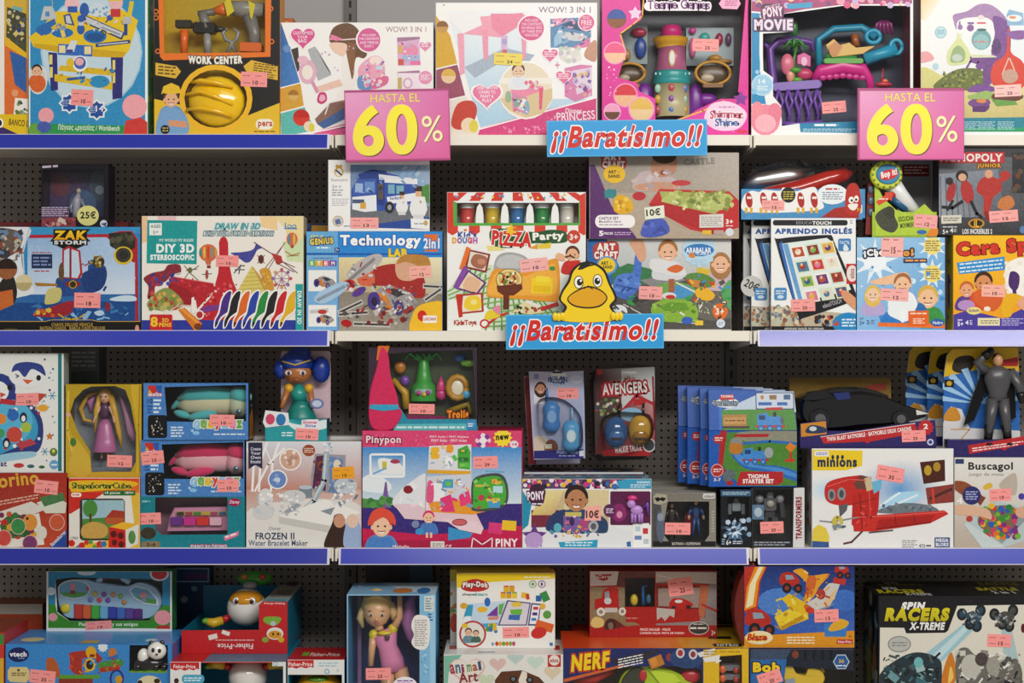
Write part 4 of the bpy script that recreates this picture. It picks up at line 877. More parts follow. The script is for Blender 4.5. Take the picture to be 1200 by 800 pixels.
f.L([(300,350),(340,400),(385,440)],4,'4a4a2c').L([(390,350),(330,390),(300,430)],4,'4a4a2c').L([(310,380),(380,370)],4,'4a4a2c').E(335,378,14,18,'6a6a3c').L([(410,405),(470,400)],5,'4a6a7a').E(440,405,10,30,'a84a40')
f.B([(65,600),(120,520),(200,490),(290,570),(260,620),(150,630)],'8a9a50').dots(80,520,270,620,34,8,18,['c8483a','b8b468','7a8a3c','d8a850','a83c34']).L([(215,630),(270,595),(350,600)],9,'e8d8c8').L([(225,628),(275,592),(345,596)],4,'b03a34').R(175,625,200,660,'e4e0d4')
f.P([(345,550),(360,545),(372,640),(350,650),(342,620)],'f0ece8').P([(262,625),(300,612),(410,710),(405,740),(365,755),(355,745)],'d87a1c').P([(268,620),(290,614),(395,705),(380,712)],'ee9a3c').E(384,730,24,20,'7a3a14').E(395,657,28,30,'f0eae4').E(395,657,20,22,'b8282c')
f.RR(84,655,225,752,10,'c8202a').T('8',88,668,134,732,'f0c832',bold=.04).T('3D',160,678,202,702,'f0c832',bold=.04).T('PENS',142,706,218,732,'f0c832',bold=.04)
for i,c in enumerate(('4a2a86','1c1a1c','dd6a22','2644a8','1f8a3c','1c1a1c','c81f28','e2b224')):
    x = 482 + i * 58; f.B([(x,740),(x + 4,690),(x + 28,640),(x + 45,560),(x + 80,510),(x + 116,505),(x + 112,560),(x + 108,630),(x + 50,680),(x + 20,735)],'f4f2f0')
    f.B([(x + 8,732),(x + 12,690),(x + 36,645),(x + 54,565),(x + 84,518),(x + 110,512),(x + 104,560),(x + 100,625),(x + 44,672),(x + 18,728)],c).P([(x + 8,732),(x + 14,700),(x + 28,706),(x + 17,728)],'18161a')
f.R(995,465,1042,770,'17a0a0').T('DRAW IN 3D',900 + 15,600 - 2,1122 - 0,625,'eaf4f2',rot=90,bold=.03).sticker(498,286,638,356,'10',1); p.done()
# --- technology lab and the football bus on it
C_ = (355,180,170 / 633)
q = Pack('toy_box','small yellow and blue box at the back, left of the blue construction set box','toy box',(340,262,396,388),0.20,0.06,Z2,'2a3a6a'); g = q.face(); g.R(365,264,386,272,'d8a02a').R(352,258,362,268,'4a5aa0'); q.done()
tl = p = Pack('toy_box','blue construction set box with a boy in a red jumper','toy box',(359,270.5,518.5,387),0.015,0.06,Z2,'2f86d2',side='1c3a64',mat='gloss')
f = p.face().crop(*C_)
f.R(14,338,607,770,'2a8ad8').R(14,440,152,770,'79b2e2').P([(14,336),(152,336),(152,430),(14,430)],'6aaede').R(14,432,607,440,'1f5cae')
f.T('Technology',162,352,516,412,'f8fafc',bold=.045,out='1f6cc0',ow=4).T('LAB',374,412,454,448,'f2cf2c',bold=.06,out='8a7a1c',ow=2)
f.P([(530,350),(592,350),(590,372),(575,395),(592,425),(530,425),(545,395),(530,372)],'e0702a').T('2in1',526,366,596,412,'eef4fa',bold=.03,out='2a7ac8',ow=4)
f.T("I'M A",34,352,92,366,'e8d870',bold=.02).T('GENIUS',30,366,132,394,'e8d04a',bold=.05,rot=-4,out='4a5a9a',ow=4).TL(60,402,118,416,1,'e4f0f8').RR(138,408,160,428,4,'1c3c7a').T('7+',142,411,156,425,'dfe8f4')
for i,(l,c) in enumerate(zip('STEM',('6ab04c','e0b02c','d84a6a','6a4aa8'))): f.R(24 + i * 31,464,54 + i * 31,488,c).T(l,31 + i * 31,468,46 + i * 31,484,'f4f4f0',bold=.04)
f.TL(45,450,130,460,1,'5a7a9a').R(24,506,146,598,'f0f0ee').R(24,658,146,752,'f0f0ee')
f.GP([(156,450),(607,450),(607,770),(156,770)],['e4d6a8','ece4c4','7a6a58','8a7c6a']).GP([(156,600),(607,610),(607,770),(156,770)],['8e8478','8a7e70','9a9084','a49a8e'])
f.B([(240,540),(330,490),(430,480),(520,520),(530,620),(460,620),(400,580),(270,570)],'a82a26').B([(240,530),(300,500),(310,570),(250,570)],'d86a4a').B([(415,540),(405,470),(450,445),(530,450),(545,500),(480,550)],'d9a88a').B([(410,480),(440,440),(540,445),(555,500),(510,490),(450,470)],'b8843c')
def car(f,x,y,s):
    f.P([(x,y),(x + 30 * s,y - 40 * s),(x + 80 * s,y - 55 * s),(x + 170 * s,y - 20 * s),(x + 200 * s,y + 20 * s),(x + 160 * s,y + 50 * s),(x + 70 * s,y + 55 * s),(x + 20 * s,y + 30 * s)],'9c9a9c')
    f.P([(x + 60 * s,y - 30 * s),(x + 100 * s,y - 42 * s),(x + 150 * s,y - 16 * s),(x + 110 * s,y)],'3c3a3c').P([(x + 10 * s,y - 20 * s),(x + 60 * s,y - 20 * s),(x + 90 * s,y + 50 * s),(x + 70 * s,y + 55 * s)],'d8862c').E(x + 10 * s,y + 15 * s,28 * s,40 * s,'4a3a8c').E(x + 12 * s,y + 17 * s,13 * s,20 * s,'2a2038').E(x + 118 * s,y + 45 * s,22 * s,34 * s,'4a3a78').E(x + 120 * s,y + 46 * s,11 * s,18 * s,'8a84a0')
    f.dots(x + 40 * s,y - 45 * s,x + 190 * s,y + 45 * s,22,3 * s,7 * s,['c8c6c8','6a686a','dcdadc','5a4a7a','d04a34'])
car(f,300,625,1.0); car(f,55,555,.45); car(f,65,718,.36); f.R(30,676,112,692,'c8c8c8',-6).E(85,688,20,10,'c03a34')
f.E(270,490,90,34,'b9b4b4',-32).L([(190,560),(310,458)],14,'8a8486').E(195,570,34,22,'c02c2c',-20).dots(165,545,230,600,8,6,12,['d84a44','8a1c20','e0d8d8']).E(245,600,34,16,'5a3c94',-30)
f.B([(48,640),(75,600),(180,555),(190,590),(100,650)],'a8c8e4').L([(65,636),(180,578)],14,'8a9aac')
for a,b in (((160,690),(255,645)),((225,740),(375,745)),((160,700),(280,690)),((530,575),(607,580)),((535,635),(600,590))): f.L([a,b],22,'c4c0bc').L([a,b],8,'3c3836')
f.bits(310,570,500,690,36,6,26,['c8c6c8','4a484a','8a888a','5a4a7a','d04a34','e4e2e4'],4).bits(165,470,320,600,20,6,24,['d0ced0','8a8688','a82a26','e8e4e0'],5).bits(160,640,470,760,30,6,30,['c0bcb8','3c3836','55504c','a82c2c'],5).dots(180,660,460,740,14,6,14,['a82c2c','7a2424','c0bcb8','55504c']).E(190,738,24,16,'b01f22',10)
f.B([(475,780),(478,700),(520,655),(620,650),(620,780)],'f0bf2a').E(520,705,20,24,'d2281e').RR(524,704,584,736,3,'f6f2ec').T('LISCIANI',528,712,580,726,'b83028',bold=.03)
f.sticker(464,488,560,540,'12',-4,c='f5b0a4'); p.done()
q = Pack('toy_box','pale box standing just behind the blue construction set box','toy box',(430,272,519,388),0.10,0.05,Z2,'b8a878',side='3a3c40'); g = q.face('R'); g.dots(0,272,22,386,24,3,7,['d8c860','3a5a8a','7a8a5a','c8c0b0']); q.done()
p = Pack('toy_box','white and blue toy bus box with a football crest, on the construction set box','toy box',(384.5,186,503.5,270),0.02,0.05,tl.ztop,'f2f2f2',side='2c2c34')
f = p.face().crop(*C_)
f.GP([(207,44),(556,44),(556,250),(207,250)],['6a8ab8','9cb8d4','8aa0b8','8a98ac']).P([(207,220),(556,225),(556,300),(207,300)],'6a6e76').P([(207,280),(330,300),(556,270),(556,326),(207,316)],'22489a').R(460,60,500,110,'8ab0d4').R(400,50,440,90,'7aa0c8').B([(515,150),(540,130),(556,140),(556,210),(520,190)],'4a8a3c')
f.P([(212,150),(250,90),(370,80),(500,110),(500,140),(475,210),(380,245),(280,245),(212,235)],'2a4fa8').P([(215,185),(320,175),(322,245),(270,250),(215,238)],'e8ecf2').P([(240,85),(300,64),(365,72),(370,105),(250,110)],'1f3c8c').P([(330,85),(500,105),(500,130),(335,120)],'e4e8ee').P([(215,150),(240,108),(318,104),(318,170),(220,180)],'3a5cb0').R(228,125,262,165,'9ab8dc',4).R(270,118,312,165,'6a90cc').R(322,110,356,220,'1c3684').R(328,125,350,195,'5a5048').P([(365,185),(500,165),(495,200),(372,215)],'e8ecf2').R(372,130,400,170,'7ab0c0').R(408,135,440,170,'7ab0c0').R(216,195,268,212,'4a5a7a').P([(250,210),(275,208),(275,236),(250,236)],'d8a83c').E(378,230,20,26,'1c1c20').E(378,230,9,12,'9aa0a8').E(340,150,9,14,'3a2c24')
for x,y,s in ((432,215,.8),(504,215,1.15)):
    f.P([(x - 24 * s,y - 28 * s),(x + 24 * s,y - 28 * s),(x + 34 * s,y + 20 * s),(x + 24 * s,y + 45 * s),(x - 24 * s,y + 45 * s),(x - 34 * s,y + 20 * s)],'e9e9ec').R(x - 20 * s,y + 40 * s,x + 20 * s,y + 60 * s,'d8d8dc').R(x - 11 * s,y - 56 * s,x + 11 * s,y - 28 * s,'e0b088').R(x - 14 * s,y - 68 * s,x + 14 * s,y - 48 * s,'3a2018').E(x + 8 * s,y - 8 * s,4 * s,5 * s,'b89a4a')
f.bits(230,95,360,165,12,6,20,['1f3c8c','6a90cc','3a5cb0','9ab8dc'],4).bits(430,50,556,140,14,10,30,['8ab0d4','7a9cc0','b0c8de'],3).T('Real Madrid',380,182,428,196,'2a4fa8',rot=-4).P([(470,278),(556,282),(556,326),(472,320)],'eef0f2').TL(485,295,530,308,1,'a8acb8').E(536,298,9,12,'c8a858')
f.E(157,75,20,22,'c8a040').E(157,77,15,17,'f0ece0').L([(145,68),(168,88)],7,'2a2c44').P([(140,52),(148,42),(157,48),(166,42),(174,52),(166,58),(148,58)],'c8963c').T('Realmadrid',124,104,194,116,'8a8a94',bold=0).T('5+',128,132,150,148,'6a6a72',bold=0).TL(156,134,170,146,2,'9a9aa0').TL(126,150,175,182,3,'a8a8b0').TL(126,190,200,225,4,'c0c0c8').ring(153,290,24,24,4,'c8a050').E(153,290,18,18,'b8c0d0').P([(140,285),(160,280),(166,300),(145,305)],'5a6a9a').TL(178,308,212,316,1,'6a78a8')
f.sticker(208,274,330,322,'13',0,c='f6a8a4'); p.done()
# --- pizza dough set
D_ = (518,215,175 / 778)
p = Pack('toy_box','white play dough box with red striped awning and a window of dough tubs','toy box',(524,224.5,686.5,387),0.015,0.07,Z2,'eceff0',side='c8502c',wins=[cr(D_,[(78,98),(712,98),(712,203),(78,203)])],inner='d8dcd8',mat='gloss')
f = p.face().crop(*D_)
f.GP([(26,220),(750,220),(750,765),(26,765)],['f2f2f0','eef0ee','e8ecf0','f0f0ee'])
for i in range(13):
    x0,x1 = 26 + i * 57,26 + (i + 1) * 57; xa,xb = 26 + 60 + i * 47,26 + 60 + (i + 1) * 47
    if i % 2 == 0:
        f.P([(xa,44),(xb,44),(x1 + (0),88),(x0,88)],'d2382c'); f.P([(x0,210),(x1,210),(x1,250),((x0 + x1) / 2,268),(x0,250)],'d8402f')
    else: f.P([(x0,210),(x1,210),(x1,250),((x0 + x1) / 2,266),(x0,250)],'f2eeea')
f.P([(26,44),(60,44),(60,215),(26,250)],'d63a2e').P([(716,60),(750,44),(750,245),(716,215)],'d63a2e').dots(60,55,740,78,26,8,12,['e8c83c','e8e4dc','d04034','6a9ac8'],3)
f.P([(58,88),(718,84),(718,98),(78,98),(78,203),(712,203),(712,98),(718,84),(720,215),(60,218)],'57a845')
f.P([(26,560),(120,430),(260,420),(600,580),(740,760),(26,760)],'d6e2cc')
for i in range(15): f.L([(60 + i * 42,760),(150 + i * 26,440 + i * 11)],9,'6aa04a')
for i in range(11): f.L([(30 + i * 4,560 + i * 19),(250 + i * 45,440 + i * 28)],7,'7cae5c')
f.B([(30,640),(60,600),(230,640),(240,720),(180,765),(30,765)],'eef0ec').B([(600,560),(640,420),(750,420),(750,765),(640,765)],'e8ece4')
f.T("Kid's",82,246,180,284,'2a4c9c',bold=.05).E(122,240,9,6,'d87a3c')
for i,(l,c) in enumerate(zip('DOUGH',('e8a02c','8a4a9c','3a7ac8','d83a6a','b05ab0'))): f.T(l,52 + i * 27,278,77 + i * 27,310,c,bold=.06,out='f4f2ee',ow=3)
f.B([(250,290),(255,240),(330,232),(480,250),(560,238),(640,248),(650,300),(560,310),(470,310),(400,330),(280,330)],'24562c').T('PiZZA',260,246,468,324,'d2281f',bold=.05,rot=4,out='f4efe6',ow=5).T('Party',472,250,636,302,'f4f4ec',bold=.05,rot=-3,out='24562c',ow=4)
f.S(360,240,34,18,6,'f0c02c').E(392,236,24,10,'d86a2c').P([(230,320),(300,328),(330,345),(240,350)],'e8dc8a').P([(455,335),(500,310),(500,340)],'d8a02c').P([(500,315),(570,305),(565,335),(505,338)],'e4c83c').E(686,275,35,36,'c8402c').T('3+',665,260,708,292,'f0e8e0',bold=.04)
f.B([(270,440),(290,375),(350,355),(430,375),(470,430),(430,450),(420,500),(300,470)],'a8a9aa').B([(285,430),(300,385),(355,368),(420,385),(440,430),(360,440)],'c2c3c4').B([(232,570),(250,480),(290,440),(420,460),(560,395),(608,410),(610,590),(570,612),(420,600),(260,590)],'e89a2c').B([(245,575),(265,490),(300,460),(430,480),(560,420),(590,430),(590,570),(420,580)],'f0b044')
f.E(350,500,70,60,'8a5a2c').E(350,498,66,54,'e8d48a').E(350,498,54,43,'d8a860').dots(305,465,395,530,34,5,9,['a83a24','f0ecc8','3a2c18','6a8a34','e8d8a0']).P([(285,530),(415,520),(420,545),(375,580),(350,580),(350,650),(318,655),(320,580),(290,560)],'6a2e18').R(465,490,575,570,'f2d020',2).R(490,480,560,510,'f4dc3c',6).R(475,530,565,562,'e8c010',3).E(575,440,16,12,'4a8a44')
def frame(pts,c,inner): f.P(pts,c); mx = sum(a for a,b in pts) / 4; my = sum(b for a,b in pts) / 4; f.P([(mx + (a - mx) * .82,my + (b - my) * .82) for a,b in pts],inner)
frame([(140,340),(252,365),(232,462),(120,436)],'8a2c20','e4dcd0'); f.P([(128,325),(150,335),(112,450),(90,440)],'e8762c').B([(150,400),(175,365),(235,385),(215,440),(165,430)],'a86a50').E(205,405,22,16,'c88a70')
frame([(135,445),(232,515),(185,575),(72,545)],'6a3a7c','ecd8c0'); f.P([(115,425),(135,440),(85,550),(58,535)],'8a4aa8').B([(110,540),(140,480),(200,510),(175,560)],'e4b896')
frame([(100,575),(212,565),(218,665),(90,678)],'b03428','f0e4d4'); f.P([(72,575),(100,572),(108,690),(88,696)],'c8301f').B([(115,640),(130,590),(190,585),(205,640),(160,660)],'f0cf38').E(165,615,18,14,'f4e48a')
f.child(680,365,34,'5a3418','c8322a','eab48c').L([(640,380),(670,374),(690,384)],8,'5a3418').P([(640,405),(720,395),(700,432),(650,435)],'d22c24').B([(595,390),(600,360),(635,370),(640,400)],'eab48c')
f.P([(365,665),(430,610),(500,640),(530,670),(460,680)],'e8d9a8').dots(390,635,510,672,18,6,11,['2c2418','b83a2c','e8e0c0','6a8a3c']).P([(430,615),(450,605),(520,635),(500,645)],'ece8e0').L([(520,650),(600,625)],20,'c8302a').L([(245,725),(290,690),(340,672)],12,'cc2e28').ring(222,727,26,24,9,'cc2e28').B([(220,700),(240,660),(290,665),(300,690),(250,705)],'e8cf30').B([(265,650),(300,632),(300,680)],'e88aa8')
f.T('KidsToys',62,708,180,742,'b8342a',bold=.04,out='f0ece0',ow=3).sticker(405,388,552,455,'10',-6,c='f4b2b0')
for i,c in enumerate(('d8504a','e0be3a','3f78b4','3a9450','e2dcd2')):
    x = 130 + i * 131; t = p.toy('dough_tub','shiny').crop(*D_); t.lathe(x,[(100,40),(118,42),(122,42)],80,'dfe2e2',14); t.lathe(x,[(122,40),(160,39),(204,36)],80,c,14)
    if i < 4: t = p.toy('window_post','card').crop(*D_); t.prism([(x + 46,204),(x + 46,160),(x + 52,120),(x + 66,100),(x + 80,120),(x + 86,160),(x + 86,204)],3,6,'eceeec')
p.done()
# --- art craft sand boxes
E_ = (680,170,195 / 693)
ac = p = Pack('toy_box','lower modelling sand box with toy cars on a play road','toy box',(688,279.5,857,387),0.03,0.09,Z2,'e4e2e0',side='274a86',mat='gloss',group='modelling sand boxes')
f = p.face().crop(*E_)
f.GP([(28,390),(630,390),(630,560),(28,560)],['c8ccd0','dcdad8','c0c4c0','a8b4b0']).P([(28,390),(110,390),(170,520),(120,600),(28,620)],'2a6cb4').P([(130,520),(200,490),(320,520),(340,570),(140,610)],'3a7a4c').P([(120,640),(250,580),(400,540),(520,570),(630,700),(630,765),(120,765)],'55524e')
f.P([(250,560),(400,530),(440,560),(300,590)],'8a8a8c').E(390,610,95,42,'6aa44c').E(420,608,50,28,'4a94c8').E(370,625,30,14,'d8dce0').E(375,630,20,9,'c8302c').E(560,660,110,70,'6a6862').L([(400,570),(500,620),(470,680),(300,720)],6,'e8e4dc').L([(180,660),(300,725),(480,740)],4,'e0dcd4')
f.B([(145,570),(180,540),(215,535),(230,455),(255,460),(250,560),(240,600),(190,640),(140,610)],'4a74c8').E(195,570,55,40,'5580d2').B([(205,400),(260,395),(275,460),(250,485),(225,440)],'d8a486').E(218,645,24,20,'3a9a4c').L([(150,580),(240,600)],8,'3a60b0')
f.B([(295,690),(310,655),(370,640),(460,650),(490,690),(470,730),(330,730)],'8ab43c').P([(330,670),(370,652),(440,655),(455,685),(350,688)],'6a9a30').E(330,725,20,12,'5a8a2c').E(445,728,24,16,'3a62b8')
f.child(365,440,38,'a8703c','d4d6dc').B([(290,480),(330,470),(420,500),(440,540),(380,540),(300,520)],'dcdde0').B([(360,515),(400,495),(430,510),(400,530)],'d86a34').child(585,490,36,'a87848','c8b0c0',long=True).R(485,510,540,535,'d8b83c',12).B([(440,540),(500,530),(560,560),(540,590),(460,580)],'5a8a44').R(465,560,500,590,'c8843c',10).B([(480,600),(520,590),(560,620),(540,645),(490,635)],'e8b42c').R(368,555,392,610,'a85c3c').dots(490,650,540,700,16,2,4,['c8d8b0','a8c090'])
f.S(495,435,74,64,14,'b8d8ec').E(495,435,62,26,'2f7cc0').T('ARABALAR',440,424,545,448,'f0f4f8',bold=.04).T('CARS',485,446,535,456,'dce8f2').B([(450,460),(465,445),(480,458),(470,468)],'d8823c').TL(460,475,525,498,3,'a8c0d4')
f.B([(590,600),(630,560),(630,680),(600,650)],'5aa464').E(582,690,32,34,'e2702a').T('3+',564,676,598,704,'f4ece4',bold=.04).RR(478,728,512,748,4,'e8c83c').E(585,740,18,18,'d8e4f0').TL(575,733,596,748,2,'8a9ab4').E(160,690,36,28,'eceff2')
f.B([(55,455),(62,410),(150,400),(160,450),(140,475),(70,475)],'b8423a').T('ART',68,406,146,440,'f4eee8',bold=.06,out='b8322c',ow=4).T('CRAFT',58,440,156,472,'f4eee8',bold=.06,out='b8322c',ow=4).E(110,500,44,40,'5a9ad0').E(110,498,36,32,'f0cf2c').T('ART -',86,482,128,496,'2a2210',bold=.04).T('SAND',94,498,134,512,'2a2210',bold=.04)
f.bits(140,540,250,640,16,8,30,['3a60b0','6a94e0','2c4c98'],4).bits(300,645,480,730,18,8,30,['a0c850','6a9a30','55802c'],4).bits(440,540,620,660,26,8,26,['e8b42c','c8482c','3a9a4c','55524e','4a94c8'],3).bits(120,640,620,755,20,10,34,['6a6862','3c3a38','e0dcd4'],5).sticker(244,586,342,640,'10',2,c='f5a8a6'); p.done()
q = Pack('toy_box','purple sand set box hidden behind the upper modelling sand box','toy box',(687,184,862,279),0.115,0.07,ac.ztop,'4a2450',group='modelling sand boxes'); q.done()
p = Pack('toy_box','upper modelling sand box with a purple corner and red sandbox','toy box',(690.5,178,866,279),0.015,0.08,ac.ztop,'b8aca4',side='4a2450',mat='gloss',group='modelling sand boxes')
f = p.face().crop(*E_)
f.GP([(40,30),(662,30),(662,390),(40,390)],['9a9288','b8b0a8','b0a294','a89a8a']).GP([(110,200),(400,190),(662,240),(662,390),(110,390)],['b4a698','bcae9e','a89886','b4a490','b0a08e']).P([(40,80),(60,80),(130,250),(240,390),(40,390)],'5a2a6c')
f.B([(220,180),(240,120),(300,105),(400,140),(410,180),(300,190)],'c0aeb0').B([(300,120),(300,60),(340,30),(400,50),(395,110),(350,130)],'b88468').E(350,45,50,30,'4a3426').E(348,112,16,10,'8a3a34').B([(230,165),(330,150),(400,160),(390,185),(250,185)],'c89478').E(420,155,40,12,'c03a3c')
f.P([(285,245),(330,180),(620,190),(662,230),(662,340),(560,370),(460,350),(350,290)],'c22a2e').P([(330,190),(620,200),(640,220),(560,285),(345,235)],'a8b060').B([(340,235),(390,190),(420,190),(430,220),(480,205),(560,200),(630,210),(600,265),(480,260)],'b8c070').dots(380,190,620,260,40,6,14,['98a450','c8ce84','aab462','8a9648']).P([(285,245),(350,290),(560,370),(560,290),(345,235)],'b02428')
f.R(100,185,150,215,'2f7a80',-10).P([(100,190),(120,178),(152,190),(140,220),(104,215)],'34888e').E(245,210,28,18,'b82a34').B([(140,270),(145,215),(175,205),(215,230),(218,270),(180,285)],'e0ac1e').dots(150,215,210,270,10,7,12,['c8921a','f0c848']).B([(252,370),(270,320),(300,305),(350,308),(370,360),(300,382)],'4a5cb8').dots(270,310,355,370,10,7,14,['5a70cc','3c4ca0'])
f.RR(62,288,228,342,24,'f2eff0').T('CASTLE SET',78,296,160,308,'6a3a6a',bold=.03).T('Modelling Sand',78,311,168,322,'7a5a78').TL(78,325,180,334,1,'a894a8').T('5',78,354,96,376,'f4f0f4',bold=.04).T('PIECES',98,360,136,370,'f0eaf0',bold=.03).TL(142,358,212,374,2,'c8a8d0')
f.P([(496,288),(596,284),(596,340),(496,342)],'dcd8d4').TL(502,294,590,336,5,'a8a49e').T('3+',606,306,636,326,'f4eae8',bold=.04).TL(606,330,636,338,1,'f0dcd8').E(622,360,17,17,'d8dce4').RR(508,352,546,370,3,'e0b83c').RR(556,352,596,370,3,'b8a49a')
f.B([(88,60),(92,44),(180,40),(190,90),(150,100),(92,95)],'a8403c').T('ART',96,36,176,62,'e8dcd8',bold=.06,out='a83a38',ow=3).T('CRAFT',92,64,186,92,'f0e6e2',bold=.06,out='a83a38',ow=3).E(142,118,46,38,'e8bc20').T('ART -',116,102,162,116,'2a2210',bold=.04).T('SAND',116,120,166,134,'2a2210',bold=.04).T('CASTLE',430,52,560,80,'8a847c',bold=.06,rot=-3)
f.bits(370,195,640,268,40,6,24,['98a450','c8ce84','7a8640','d8dca0'],3).bits(225,110,400,180,10,10,34,['d0c0c0','b09c9c','c8b4b0'],4).part('price_sticker').P([(266,258),(348,248),(352,300),(270,308)],'e6ead8').T('10€',274,262,334,292,'1c2014',bold=.03,rot=-5); p.done()

# --- English tablet boxes
F_ = (860,180,150 / 558)
def aprendo(rect,y,label,full,ring=False):
    p = Pack('toy_box',label,'toy box',rect,y,0.03,Z2,'eef0f0',side='26262a',mat='gloss',group='english tablet boxes')
    dx = rect[0] - 903.5
    f = p.face().crop(F_[0] + dx,F_[1],F_[2]);
    f.P([(160,660),(540,700),(540,752),(160,752)],'c0b49c').dots(165,665,300,745,60,6,12,['8a5a4a','b8c0a8','6a7a8a','d8cbb0','a87a5a']).R(160,750,540,768,'17171b').T('APRENDE INGLÉS DE VERDAD',220,754,392,764,'dcdcdc')
    f.RR(170,287,496,311,10,'1b1b1f').T('EDUCA',272,293,340,305,'a8a8ae',bold=0).T('TOUCH',342,292,425,308,'e8e8ea',bold=.05).TL(506,286,522,305,2,'9aa0a8')
    f.T('APRENDO INGLÉS',178,318,516,348,'1f55a0',bold=.06)
    f.B([(186,395),(200,368),(400,352),(430,362),(440,390),(525,590),(515,640),(300,715),(280,705)],'16161c').P([(196,392),(210,378),(270,640),(262,650)],'2f6cb8').P([(210,390),(405,365),(425,380),(510,590),(285,650),(270,640)],'dfeae8').P([(212,392),(235,390),(300,640),(285,650)],'6aa0d0').P([(285,650),(510,592),(520,615),(505,640),(305,705)],'14141a').T('educaTOUCH',385,640,470,660,'b8b8c0',rot=-17,bold=.01)
    pal = ['b8502c','8a2c30','d8b04a','4a7a9c','c83a3a','e8e0d0','7ab04a','6a3a7a','a03a2c','d87a9a','ddd8c8','3a5a8a']
    for r in range(4):
        for c in range(3):
            x = 245 + c * 65 + r * 20; y_ = 400 + r * 64 - c * 9
            f.P([(x,y_ + 4),(x + 56,y_ - 5),(x + 72,y_ + 48),(x + 14,y_ + 56)],['f0efe8','cfe0c8','e8e0b8'][(r + c) % 3]).P([(x + 6,y_ + 10),(x + 52,y_ + 3),(x + 64,y_ + 44),(x + 18,y_ + 50)],pal[r * 3 + c]).E(x + 34,y_ + 26,13,13,pal[(r * 3 + c + 5) % 12]).E(x + 30,y_ + 18,6,7,'e4b48c')
    f.RR(455,368,510,422,8,'3a80bc').T('TACTIL',460,378,505,392,'e0ecf4').B([(478,420),(480,395),(492,398),(500,418)],'e0e8ee').RR(176,582,230,636,8,'4a8cc4').TL(182,592,224,612,2,'dce8f2').E(203,622,14,8,'c8dcec')
    f.R(490,478,536,566,'c0262c').E(515,520,24,36,'e8dcd8').T('educa',493,510,535,530,'8a1c20',rot=-90)
    f.B([(468,600),(490,596),(536,635),(536,680),(500,655),(475,630)],'d89a74').E(500,740,70,50,'1f86c4').TL(470,715,530,755,3,'d8ecf6')
    f.dots(330,705,450,742,16,7,13,['3a2420','c8402c','4a7ab0','e0b48c','2c2c34'])
    if full: f.sticker(250,632,354,685,'20',-2,c='f4a29e')
    l = p.face('L'); l.dots(0,258,20,386,24,2,5,['8a3a30','c8c8cc','3a6a9c','9a9a8a','2a2a30'])
    if ring:
        g = p.face(clip=(850,300,990,360)).crop(*F_); g.part('price_sticker').E(78,575,48,46,'c9c9c6').T('20€',46,552,110,590,'1c1a18',bold=.02,rot=28)
    return p.done()
ap = aprendo((903.5,255,1003,387),0.015,'frontmost learning tablet box with a pink price sticker',True)
aprendo((880.5,257,980,387),0.055,'middle learning tablet box with a round 20€ sticker on its edge',False,True)
aprendo((871,258.5,970,387),0.095,'rearmost learning tablet box, only its left edge showing',False)
# --- sausage game
p = Pack('toy_box','blister pack with a long red toy sausage, on the learning tablet boxes','toy box',(868.5,222,1014,256.5),0.02,0.09,ap.ztop,'4a90c4',side='2a4a70',top='3a6a9a',mat='gloss',body='printed_tray')
f = p.face(clip=(868,205,1015,258)).crop(*F_)
f.R(32,230,560,290,'4a92c6').B([(40,250),(42,190),(75,165),(110,170),(130,160),(200,165),(215,150),(265,165),(280,165),(350,148),(370,190),(390,240),(300,255),(150,260)],'f0efee')
for x in (66,130,178,292,350): f.E(x,205,15,34,'b02a22',-8).R(x - 18,238,x - 6,262,'e0b030').R(x + 4,238,x + 16,262,'e0b030').E(x - 4,195,5,6,'f4efe8').E(x + 6,195,5,6,'f4efe8')
f.E(237,183,32,34,'1a1814').TL(215,165,262,205,4,'c8b84a').E(430,180,66,44,'e8f0f4').TL(400,150,460,165,1,'c03a3a').TL(385,168,475,205,4,'8a94a8').RR(535,225,560,262,6,'d8d8d8').P([(380,280),(440,240),(545,225),(545,285)],'a8281f').B([(490,260),(490,160),(520,130),(548,160),(550,260)],'b82a20').E(512,205,12,15,'f6f2ec').E(534,200,10,15,'f6f2ec').E(514,207,5,6,'1a1614').E(533,203,5,6,'1a1614').B([(498,225),(540,222),(528,248),(508,246)],'f2ece4').T('7+',536,240,558,256,'d8b830',bold=.04)
f.sticker(122,206,220,250,'15',1,c='f3a9a4')
t = p.toy('toy_sausage','shiny').crop(*F_); t.tube([(70,195,60),(160,175,60),(300,150,60),(420,110,60),(500,85,60),(530,78,60)],[22,34,40,40,32,10],'c4271c',12)
t = p.toy('silver_tube','metal').crop(*F_); t.tube([(40,135,130),(120,110,130),(250,90,130),(370,80,130)],[20,40,44,28],'d4d6d8',12)
t = p.toy('blister_dome','film').crop(*F_); t.prism([(30,160),(75,70),(100,55),(150,50),(200,30),(290,28),(330,48),(400,55),(530,58),(552,160)],2,200,'fff',bev=8)
t = p.toy('hanger_card','card').crop(*F_); t.prism([(130,130),(135,55),(190,36),(280,34),(325,55),(440,60),(440,130)],205,210,'2c5f84'); p.done()
